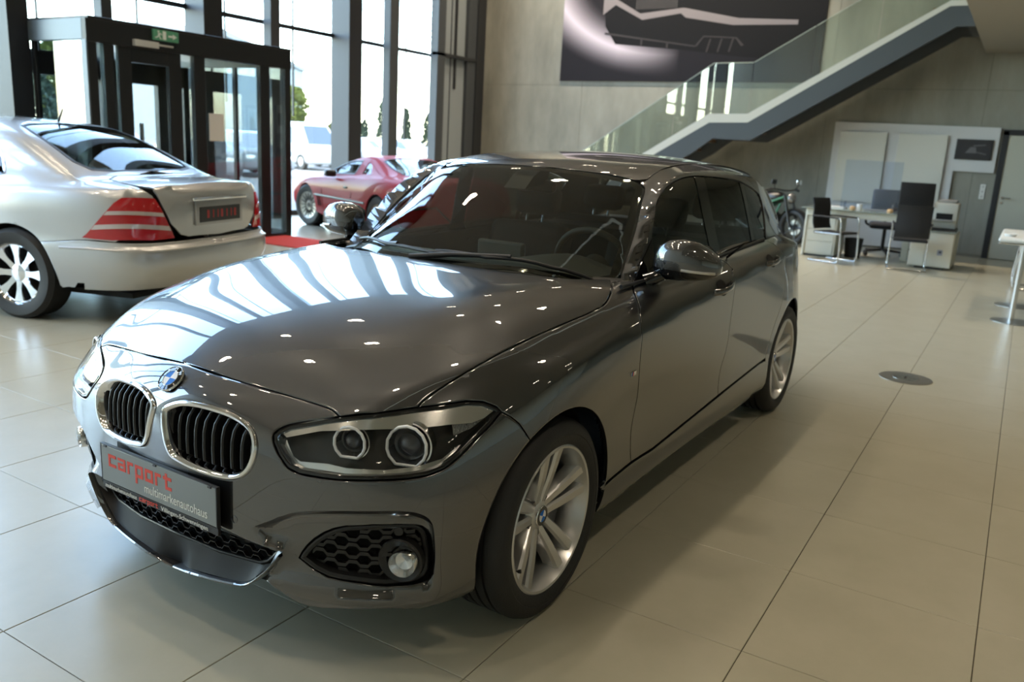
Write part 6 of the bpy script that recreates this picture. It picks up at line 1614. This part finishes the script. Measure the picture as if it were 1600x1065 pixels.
mb = MB(); mb.box(-.05,-.02,-.03,.03,.01,.28,.006); mb.build('neck', MESHB, mo); mb = MB(); mb.lathe([(.12,0),(.12,.012),(0,.014)], axis='z', n=24); mb.build('foot', MESHB, mo, 30)
# things on the desk
cu = MB(); cu.lathe([(.0,.0),(.033,0),(.042,.10),(.039,.10),(.031,.008),(0,.008)], axis='z', n=24); o = cu.build('paper_cup', mat('cup_white', (.75,.75,.73), .5), None, 40); o.location = (-11.5,-.20,.75); tag(o, 'white cup standing on the desk glass', 'cup')
cu = MB(); cu.lathe([(.0,0),(.036,0),(.043,.03),(.040,.05),(.025,.062),(0,.066)], axis='z', n=20); o = cu.build('snack_bowl', mat('snack_tan', (.55,.36,.18), .7), None, 50); o.location = (-11.46,-.29,.75); tag(o, 'small tan box beside the white cup', 'box')
o2 = o.copy(); COL.objects.link(o2); o2.location = (-11.46,.24,.75); o2['label'] = 'small tan box near the right end of the desk'
kb = MB(); kb.box(-.08,.08,-.2,.2,0,.018,.004); o = kb.build('keyboard', mat('key_grey', (.32,.33,.33), .5), None); o.location = (-11.9,.02,.75); tag(o, 'grey keyboard lying flat on the desk', 'keyboard')
pl = MB(); pl.box(-.11,.11,-.15,.15,0,.02,.003); o = pl.build('paper_stack', mat('paper'), None); o.location = (-11.95,-.62,.75); tag(o, 'stack of white papers on the desk left end', 'papers')
sh = empty('acrylic_screen', (-11.72,-.10,.75), 0, 'clear acrylic shield standing on the desk', 'screen')
mb = MB(); mb.box(-.003,.003,-.42,.40,.02,.75); mb.build('sheet', glass_mat('acrylic', (.86,.90,.96), .07), sh)
for y in (-.35,.33): mb = MB(); mb.box(-.09,.09,y-.004,y+.004,0,.12); mb.build('foot', glass_mat('acrylic'), sh)
wb_ = MB(); wb_.lathe([(0,.0),(.115,0),(.14,.30),(.135,.30),(.11,.01),(0,.01)], axis='z', n=28); o = wb_.build('waste_bin', MESHB, None, 40); o.location = (-11.9,-.27,0); tag(o, 'black waste bin under the desk', 'bin')
# cantilever visitor chair
def visitor_chair(loc, rz, label):
    o = empty('visitor_chair', loc, rz, label, 'chair', 'black cantilever visitor chairs')
    for s_ in (-1,1):     # faces +x
        mb = MB(); mb.tube(catmull([(-.22,.25*s_,.015),(.10,.25*s_,.015),(.245,.25*s_,.02),(.265,.25*s_,.06),(.25,.25*s_,.40),(.225,.25*s_,.64),(.20,.25*s_,.66)], 4), .0125, 8); mb.build('tube_leg', CHR, o, 60)
        mb = MB(); mb.tube([(.205,.25*s_,.66),(-.10,.25*s_,.665),(-.245,.23*s_,.66)], .013, 8); mb.build('armrest', MESHB, o, 60)
        mb = MB(); mb.tube([(.23,.25*s_,.43),(-.18,.22*s_,.425)], .010, 8); mb.build('seat_rail', CHR, o, 60)
    mb = MB(); mb.tube([(-.22,-.25,.015),(-.235,-.2,.015),(-.235,.2,.015),(-.22,.25,.015)], .0125, 8); mb.build('floor_tube', CHR, o, 60)
    mb = MB(); v = []; f = []
    for i, (x_, z_) in enumerate(catmull([(.24,.455),(.1,.45),(-.12,.44),(-.20,.445)], 3)):
        for y_ in np.linspace(-.22,.22,5): v.append((x_, y_, z_))
    n_ = len(v)//5
    for i in range(n_-1):
        for k in range(4): f.append((i*5+k, (i+1)*5+k, (i+1)*5+k+1, i*5+k+1))
    top = v; bot = [(x_,y_,z_-.035) for x_,y_,z_ in v]; N = len(v)
    f2 = f+[tuple(q+N for q in reversed(t)) for t in f]
    ring = [k for k in range(5)]+[i*5+4 for i in range(1,n_)]+[(n_-1)*5+k for k in (3,2,1,0)]+[i*5 for i in range(n_-2,0,-1)]
    f2 += [(ring[i], ring[(i+1)%len(ring)], ring[(i+1)%len(ring)]+N, ring[i]+N) for i in range(len(ring))]
    mb.add(top+bot, f2); mb.build('seat', MESHB, o, 50)
    mb = MB(); prof = catmull([(-.19,.47),(-.225,.56),(-.235,.70),(-.245,.82),(-.275,.92)], 3); v = []
    for x_, z_ in prof:
        for y_ in np.linspace(-.225,.225,7): v.append((x_-.035*(1-(y_/.225)**2), y_, z_))
    n_ = len(prof); f = [(i*7+k, i*7+k+1, (i+1)*7+k+1, (i+1)*7+k) for i in range(n_-1) for k in range(6)]; N = len(v)
    f2 = f+[tuple(q+N for q in reversed(t)) for t in f]; ring = list(range(7))+[i*7+6 for i in range(1,n_)]+[(n_-1)*7+k for k in range(5,-1,-1)]+[i*7 for i in range(n_-2,0,-1)]
    f2 += [(ring[i], ring[(i+1)%len(ring)], ring[(i+1)%len(ring)]+N, ring[i]+N) for i in range(len(ring))]
    mb.add(v+[(x_-.014,y_,z_) for x_,y_,z_ in v], f2); mb.build('backrest', MESHB, o, 50)
    return o
visitor_chair((-10.98,-.42,0), math.radians(70), 'black cantilever chair beside the desk pedestal')
c2 = visitor_chair((-10.98,.62,0), math.radians(188), 'black cantilever chair with its back to us before the monitor')
visitor_chair((-10.3,2.22,0), math.radians(-88), 'cantilever chair cut by the right picture edge behind the white table')
sw = empty('swivel_chair', (-12.62,.06,0), math.radians(10), 'dark swivel office chair with rounded back behind the desk', 'chair')
for k in range(5):
    a = 2*PI*k/5+.3; mb = MB(); mb.tube([(.03*math.cos(a),.03*math.sin(a),.10),(.30*math.cos(a),.30*math.sin(a),.075)], [.022,.016], 8); mb.build('base_arm', MESHB, sw, 50)
    mb = MB(); mb.cyl((.30*math.cos(a)-.02*math.sin(a),.30*math.sin(a)+.02*math.cos(a),.03),(.30*math.cos(a)+.02*math.sin(a),.30*math.sin(a)-.02*math.cos(a),.03),.03,n=14); mb.build('castor', MESHB, sw, 40)
mb = MB(); mb.cyl((0,0,.08),(0,0,.44),.028,n=14); mb.build('gas_lift', MESHB, sw, 40); mb = MB(); mb.box(-.25,.25,-.25,.25,.44,.54,.045); mb.build('seat', mat('swivel_blue', (.035,.045,.07), .7), sw, 50)
mb = MB(); mb.box(-.29,-.22,-.25,.25,.60,1.06,.035); mb.build('backrest', mat('swivel_blue'), sw, 50); mb = MB(); mb.tube([(-.12,0,.46),(-.27,0,.50),(-.28,0,.70)], .022, 8); mb.build('back_bar', MESHB, sw, 50)
for s_ in (-1,1): mb = MB(); mb.tube(catmull([(.02,.24*s_,.48),(.02,.30*s_,.52),(0,.30*s_,.68),(-.12,.29*s_,.70),(.14,.29*s_,.70)], 3), .018, 8); mb.build('armrest', MESHB, sw, 50)
# white table at the right edge
tb = empty('white_table', (-7.9,2.2,0), 0, 'white table with thick rounded top on chrome columns at the right edge', 'table')
mb = MB(); mb.box(-.95,.62,-.43,.55,.765,.815,.024); mb.build('table_top', mat('table_white', (.62,.62,.58), .4), tb, 50); mb = MB(); mb.box(-.945,.615,-.425,.545,.752,.766,.006); mb.build('chrome_band', CHR, tb, 40)
for x_ in (.56,-.62):
    mb = MB(); mb.cyl((x_,-.2,.01),(x_,-.2,.76),.024,n=18); lg = mb.build('leg', CHR, tb, 40); mb = MB(); mb.lathe([(.21,0),(.21,.006),(.06,.014),(0,.016)], (x_,-.17,0), axis='z', n=36); mb.build('foot_plate', STEEL, tb, 30)
o = MB(); o.lathe([(0,0),(.045,0),(.06,.028),(.056,.028),(.042,.008),(0,.008)], axis='z', n=24); o = o.build('ashtray', mat('cup_white', (.75,.75,.73), .5), None, 40); o.location = (-7.55,1.86,.815); tag(o, 'small white dish on the white table', 'dish')
# motorcycle half hidden behind the hatchback
mc = empty('motorcycle', (-13.0,-2.02,0), math.radians(62), 'dark motorcycle with green frame parked under the stairs', 'motorcycle')
MBK = mat('bike_black', (.012,.012,.013), .35, 0, .3); MGR = mat('bike_green', (.01,.13,.05), .4, 0, .4)
for x_ in (.70,-.70):
    mb = MB(); pts = [(x_+.26*math.cos(a),0,.315+.26*math.sin(a)) for a in np.linspace(0, 2*PI, 32, endpoint=False)]; mb.tube(pts, .055, 10, closed=True); wh = mb.build('wheel', RUB, mc, 60)
    mb = MB(); mb.lathe([(.215,-.02),(.215,.02)], (x_,0,.315), 'y', 32); mb.lathe([(.04,-.03),(.04,.03),(0,.03)], (x_,0,.315), 'y', 16); mb.build('rim', MBK, wh, 40)
    for k in range(5):
        a = 2*PI*k/5; mb = MB(); mb.cyl((x_,0,.315),(x_+.215*math.cos(a),0,.315+.215*math.sin(a)),.014,n=8); mb.build('spoke', MBK, wh)
    mb = MB(); mb.lathe([(.06,.035),(.13,.035),(.13,.04),(.06,.04)], (x_,0,.315), 'y', 24); mb.build('brake_disc', STEEL, wh, 40)
for s_ in (-1,1): mb = MB(); mb.tube([(.70,.09*s_,.315),(.50,.09*s_,.86)], [.026,.022], 10); mb.build('fork_leg', MBK, mc, 50)
mb = MB(); mb.tube(catmull([(.36,-.40,.92),(.42,-.30,.95),(.47,-.08,.93),(.47,.08,.93),(.42,.30,.95),(.36,.40,.92)], 4), .014, 8); mb.build('handlebar', MBK, mc, 60)
for s_ in (-1,1):
    mb = MB(); mb.cyl((.385,.30*s_,.95),(.36,.41*s_,.92),.02,n=10); mb.build('grip', RUB, mc)
    mb = MB(); mb.tube([(.42,.26*s_,.95),(.45,.31*s_,1.05)], .007, 6); mm_ = MB(); mb.build('mirror_stalk', MBK, mc); mm_.box(.42,.45,.26*s_-.06+.05*s_,.26*s_+.06+.05*s_,1.03,1.11,.012); mm_.build('mirror', MBK if s_ < 0 else CHROME, mc, 40)
mb = MB(); mb.lathe([(0,.08),(.05,.075),(.085,.03),(.09,0),(0,-.05)], axis='x', n=24); mb.xf(Matrix.Translation((.58,0,.80))); mb.build('headlight', mat('bike_lamp', (.25,.25,.25), .15, .6, .5), mc, 50)
def lump(pts, name, m):
    mb = MB(); v = []; f = []; n = 12
    for x_, yw, z0, z1 in pts:
        for k in range(n): a = 2*PI*k/n; v.append((x_, yw*math.cos(a), (z0+z1)/2+(z1-z0)/2*math.sin(a)))
    for i in range(len(pts)-1):
        for k in range(n): f.append((i*n+k, i*n+(k+1)%n, (i+1)*n+(k+1)%n, (i+1)*n+k))
    f += [tuple(range(n)), tuple(range((len(pts)-1)*n, len(pts)*n))]; mb.add(v, f); mb.build(name, m, mc, 60)
lump([(.42,.05,.78,.84),(.32,.13,.70,.90),(.12,.15,.66,.91),(-.04,.11,.66,.85)], 'fuel_tank', MBK)
lump([(.0,.10,.70,.80),(-.25,.14,.68,.77),(-.50,.12,.74,.84),(-.78,.07,.84,.92),(-.92,.03,.88,.93)], 'seat_and_tail', MBK)
lump([(.35,.14,.28,.52),(.15,.17,.25,.62),(-.12,.16,.26,.58),(-.22,.10,.30,.50)], 'engine', mat('bike_engine', (.03,.03,.03), .5, .4))
for s_ in (-1,1):
    mb = MB(); mb.tube([(.48,.06*s_,.82),(.20,.14*s_,.70),(-.20,.13*s_,.52),(-.32,.12*s_,.40)], .022, 8); mb.tube([(.42,.07*s_,.70),(.36,.15*s_,.45),(.05,.15*s_,.24)], .018, 8); mb.build('frame_tube', MGR, mc, 60)
    mb = MB(); mb.tube([(-.25,.11*s_,.40),(-.70,.11*s_,.315)], .024, 8); mb.build('swing_arm', MBK, mc, 60)
    mb = MB(); mb.tube([(-.15,.13*s_,.66),(-.55,.11*s_,.78)], .016, 8); mb.build('sub_frame', MGR, mc, 60)
    mb = MB(); mb.box(-.86,-.80,.10*s_-.03,.10*s_+.03,.80,.84,.01); mb.build('indicator', mat('bike_amber', (.5,.18,.03), .3), mc)
mb = MB(); pts = [(.70+.335*math.cos(a),0,.315+.335*math.sin(a)) for a in np.linspace(math.radians(30), math.radians(150), 10)]; v = []; f = []
for i, p in enumerate(pts):
    for y_ in (-.06,0,.06): v.append((p[0], y_, p[2]-(.02 if y_ else 0)))
for i in range(9):
    for k in range(2): f.append((i*3+k, i*3+k+1, (i+1)*3+k+1, (i+1)*3+k))
mb.add(v, f); mb.build('mudguard', MBK, mc, 60)
mb = MB(); mb.tube(catmull([(.25,-.14,.3),(.1,-.17,.2),(-.2,-.17,.24),(-.62,-.16,.42)], 4), [.03]*12+[.045], 10); mb.build('exhaust', STEEL, mc, 60)
mb = MB(); mb.tube([(.0,.12,.22),(-.05,.26,.0)], .012, 8); mb.build('side_stand', MBK, mc)
# ------------------------------------------------------------------ outside
gr = MB(); gr.box(-110, 60, -140, YF-.45, -.10, -.02); struct('floor_outside', gr.mesh(), mat('pavement', (.13,.125,.115), .85, noise=(1.5,(.16,.155,.145))))
def parked_car(px, py, rz, col, label, van=False):
    o = empty('parked_car', (px,py,-.02), rz, label, 'car', 'cars parked outside')
    pm = mat('outside_paint_%d' % int(col[0]*1000), col, .35, .1, .6)
    Hh = 1.95 if van else 1.46; mb = MB(); v = []; f = []
    prof = [(2.15,.25,.62),(2.1,.22,.70),(1.0,.2,.92),(.35,.2,Hh-.05),(-.2,.2,Hh),(-1.3,.2,Hh-.03),(-1.95,.2,1.0 if not van else Hh-.15),(-2.15,.25,.9 if not van else 1.0)]
    if van: prof[2] = (1.5,.2,1.05); prof[3] = (.95,.2,Hh-.12)
    # lower body
    mb.box(-2.15,2.15,-.88,.88,.25,.92 if not van else 1.02,.12); mb.build('body', pm, o, 50)
    mb = MB(); cab = [(1.05,.9),(.35,Hh-.06),(-.1,Hh),(-1.2,Hh-.02),(-1.95,.9)] if not van else [(1.75,1.0),(1.0,Hh-.1),(.4,Hh),(-1.9,Hh),(-2.1,1.0)]
    n = len(cab); v = [(x_, s_*(.82 if z_ < 1.05 else .66), z_) for s_ in (-1,1) for x_, z_ in cab]; f = [(i,(i+1)%n,n+(i+1)%n,n+i) for i in range(n)]+[tuple(range(n-1,-1,-1)), tuple(range(n,2*n))]; mb.add(v, f); mb.build('cabin', pm, o)
    GLS = mat('outside_glass', (.03,.04,.05), .08, 0, .5)
    for s_ in (-1,1):
        w0 = [(.82,.98),(.32,Hh-.14),(-.35,Hh-.10),(-.35,.98)]; w1 = [(-.45,.98),(-.45,Hh-.10),(-1.15,Hh-.13),(-1.6,.98)]
        if van: w0 = [(1.5,1.08),(1.0,Hh-.25),(.35,Hh-.2),(.35,1.08)]; w1 = [(.2,1.08),(.2,Hh-.2),(-1.6,Hh-.2),(-1.7,1.08)]
        for w_ in (w0, w1):
            mb = MB(); v = []
            for x_, z_ in w_:
                t = (z_-.9)/(Hh-.9) if not van else (z_-1.0)/(Hh-1.0); v.append((x_, s_*(.83-.16*max(0,t)), z_))
            mb.add(v, [(0,1,2,3)]); mb.build('side_window', GLS, o)
        for x_ in (1.35,-1.35):
            mb = MB(); mb.lathe([(.19,.0),(.31,.0),(.325,.03),(.325,.19),(.19,.19)], (x_, s_*.9 if s_ < 0 else .71, .325), 'y', 24); wv = mb.build('wheel', RUB, o, 40)
            mb = MB(); mb.lathe([(0,.0),(.19,.02)], (x_, s_*.905, .325), 'y', 16); mb.build('rim', SILV, wv, 40)
    for xa, xb2 in (((.93,.42) if not van else (1.68,1.05)), ((-1.9,-1.3) if not van else (-2.07,-1.97))):
        mb = MB(); mb.add([(xa+(.02 if xa > 0 else -.02),-.72,.96+(.1 if van else 0)),(xa+(.02 if xa > 0 else -.02),.72,.96+(.1 if van else 0)),(xb2+(.02 if xb2 > 0 else -.03),.58,Hh-.14),(xb2+(.02 if xb2 > 0 else -.03),-.58,Hh-.14)], [(0,1,2,3)]); mb.build('screen', GLS, o)
    for s_ in (-1,1):
        mb = MB(); mb.box(2.10,2.16,s_*.66-.14,s_*.66+.14,.60,.72,.02); mb.build('headlamp', mat('outside_lamp', (.7,.7,.7), .2, .3), o, 40)
        mb = MB(); mb.box(-2.16,-2.10,s_*.70-.12,s_*.70+.12,.66,.82,.02); mb.build('tail_lamp', TAILR, o, 40)
    return o
W1, W2, G1, R1 = (.30,.31,.32), (.15,.165,.18), (.30,.32,.34), (.35,.02,.03)
parked_car(-24.5,-25.2, math.radians(78), W1, 'white van parked outside between vestibule and column', True)
parked_car(-27.8,-25.4, math.radians(80), W2, 'silver car parked outside left of the wide column')
parked_car(-31.5,-27.0, math.radians(100), W1, 'white car parked outside right of the wide column')
parked_car(-35.0,-27.8, math.radians(84), W2, 'light grey car parked outside left of the narrow mullion')
parked_car(-40.4,-28.3, math.radians(84), W1, 'white car parked outside beside the grey end bay')
parked_car(-14.0,-18.8, math.radians(60), W2, 'silver car seen through the right vestibule pane')
parked_car(-17.8,-21.0, math.radians(70), W2, 'pale car seen low through the vestibule end glass')
parked_car(-10.6,-18.0, math.radians(75), W1, 'white car seen through the vestibule door')
# trees: trunk and a crown of loose leaf cards
def tree(x, y, h, r, col, label, cone=False, n=900, base=None):
    o = empty('thuja_tree' if cone else 'leafy_tree', (x,y,-.02), 0, label, 'tree', 'trees beyond the car park')
    mb = MB(); mb.tube([(0,0,0),(.05,.03,h*.3),(0,0,h*.8)], [r*.10,r*.07,r*.03], 8); mb.build('trunk', mat('bark', (.10,.07,.05), .9), o, 60)
    rg = random.Random(int(x*100)); mb = MB(); b0 = base if base is not None else (.06 if cone else .32)
    for k in range(n):
        t = rg.random()**(1.3 if cone else 1.0); z = h*(b0+(1-b0)*t); 
        rr_ = r*((1-t)**.75*(.85+.3*math.sin(9*t)) if cone else math.sin(PI*min(1,max(.06,.12+.86*t)))**.6*(.8+.25*math.sin(5*t+x)))*math.sqrt(rg.uniform(.25,1)); a = rg.uniform(0, 2*PI)
        c = Vector((rr_*math.cos(a), rr_*math.sin(a), z)); s_ = rg.uniform(.10,.22)*(.6+.1*h); e1 = Vector((rg.gauss(0,1), rg.gauss(0,1), rg.gauss(0,.7))).normalized(); e2 = e1.orthogonal().normalized()
        mb.add([c-e1*s_, c+e2*s_*.6, c+e1*s_, c-e2*s_*.6], [(0,1,2,3)])
    me = bpy.data.meshes.new('m'); me.from_pydata(mb.v, [], mb.f); f_ = link('foliage', me, mat('leaf_%s' % label[:6], col, .7), o); f_['kind'] = 'stuff'; return o
def gp(u, v_, d):     # point on the ground outside in the direction of a photo column, at a given distance
    r_ = CF+CR*((u-800)/FPX)-CU*((v_-532.5)/FPX); r_ = Vector((r_.x, r_.y, 0)).normalized(); p = CAMP+r_*d; return p.x, p.y
tree(*gp(570,200,66), 2.8, .85, (.03,.05,.03), 'dark thuja tree with short twin tips, leftmost of the three', True)
tree(*gp(598,200,62), 4.2, 1.0, (.03,.05,.03), 'tall thuja tree standing left of the narrow mullion', True)
tree(*gp(635,200,61), 3.6, .8, (.032,.05,.03), 'slim thuja tree standing right of the narrow mullion', True)
tree(*gp(669,200,65), 3.5, 1.1, (.03,.05,.028), 'broad thuja tree standing next to the grey end bay', True)
tree(*gp(458,190,44), 3.7, 1.1, (.12,.15,.035), 'yellow-green tree right beside the vestibule end post', n=1100)
tree(*gp(522,200,48), 2.2, .7, (.14,.15,.04), 'small yellow-green tree touching the wide column', n=600)
tree(*gp(88,150,33), 4.1, .9, (.14,.16,.04), 'yellow-green tree seen through the vestibule side pane', n=1100)
tree(*gp(58,150,31), 2.9, 1.0, (.05,.08,.06), 'dark bush seen through the vestibule side pane', n=900, base=.1)
x_, y_ = gp(496,205,80); hs = empty('flat_building', (x_,y_,-.02), math.radians(45), 'low dark flat-roofed building beyond the parked cars', 'building')
mb = MB(); mb.box(-6,6,-2.5,2.5,0,2.1); mb.build('walls', mat('far_wall_dark', (.03,.036,.045), .8), hs); mb = MB(); mb.box(-6.3,6.3,-2.8,2.8,1.9,2.15); mb.build('roof', mat('far_roof', (.035,.042,.05), .8), hs)
for k in range(4): mb = MB(); mb.box(-5+2.6*k,-3.4+2.6*k,2.5,2.53,.7,1.5); mb.build('window', mat('outside_glass', (.03,.04,.05), .08, 0, .5), hs)
x_, y_ = gp(330,160,135); hs = empty('pale_hall', (x_,y_,-.02), math.radians(35), 'pale industrial hall seen hazily through the vestibule', 'building')
mb = MB(); mb.box(-30,24,-8,8,0,12.5); mb.build('walls', mat('far_wall_pale', (.15,.18,.20), .8), hs); mb = MB(); mb.box(-30.3,24.3,-8.3,8.3,12.5,13.2); mb.build('roof', mat('far_roof_pale', (.12,.14,.155), .8), hs)
for k in range(7): mb = MB(); mb.box(-20+4.6*k,-18+4.6*k,8,8.04,.1,3.4); mb.build('gate', mat('far_gate', (.10,.12,.13), .8), hs)
hg = MB(); rg = random.Random(3)
p0, p1 = gp(555,225,54), gp(655,230,55)
for k in range(900):
    t = rg.random(); c = Vector((p0[0]+(p1[0]-p0[0])*t+rg.gauss(0,.4), p0[1]+(p1[1]-p0[1])*t+rg.gauss(0,.4), rg.uniform(0,.9))); e1 = Vector((rg.gauss(0,1),rg.gauss(0,1),rg.gauss(0,1))).normalized(); e2 = e1.orthogonal().normalized(); s_ = rg.uniform(.15,.3)
    hg.add([c-e1*s_, c+e2*s_*.6, c+e1*s_, c-e2*s_*.6], [(0,1,2,3)])
me = bpy.data.meshes.new('m'); me.from_pydata(hg.v, [], hg.f); o = link('dry_hedge', me, mat('dry_leaf', (.20,.18,.09), .8)); o['kind'] = 'stuff'; tag(o, 'yellowish hedge strip behind the parked cars', 'hedge')
for k, u in enumerate((586,608,646,684)):
    x_, y_ = gp(u,200,57); mb = MB(); mb.cyl((0,0,0),(0,0,4.0 if k != 0 else 4.4),.05,.035,8); o = mb.build('flag_pole', mat('pole_white', (.7,.7,.7), .4), None, 40); o.location = (x_,y_,-.02); tag(o, ('white pole left of the tall thuja tree','white pole in front of the tall thuja tree','white pole beside the slim thuja tree','white pole in front of the broad thuja tree')[k], 'pole', 'flag poles')
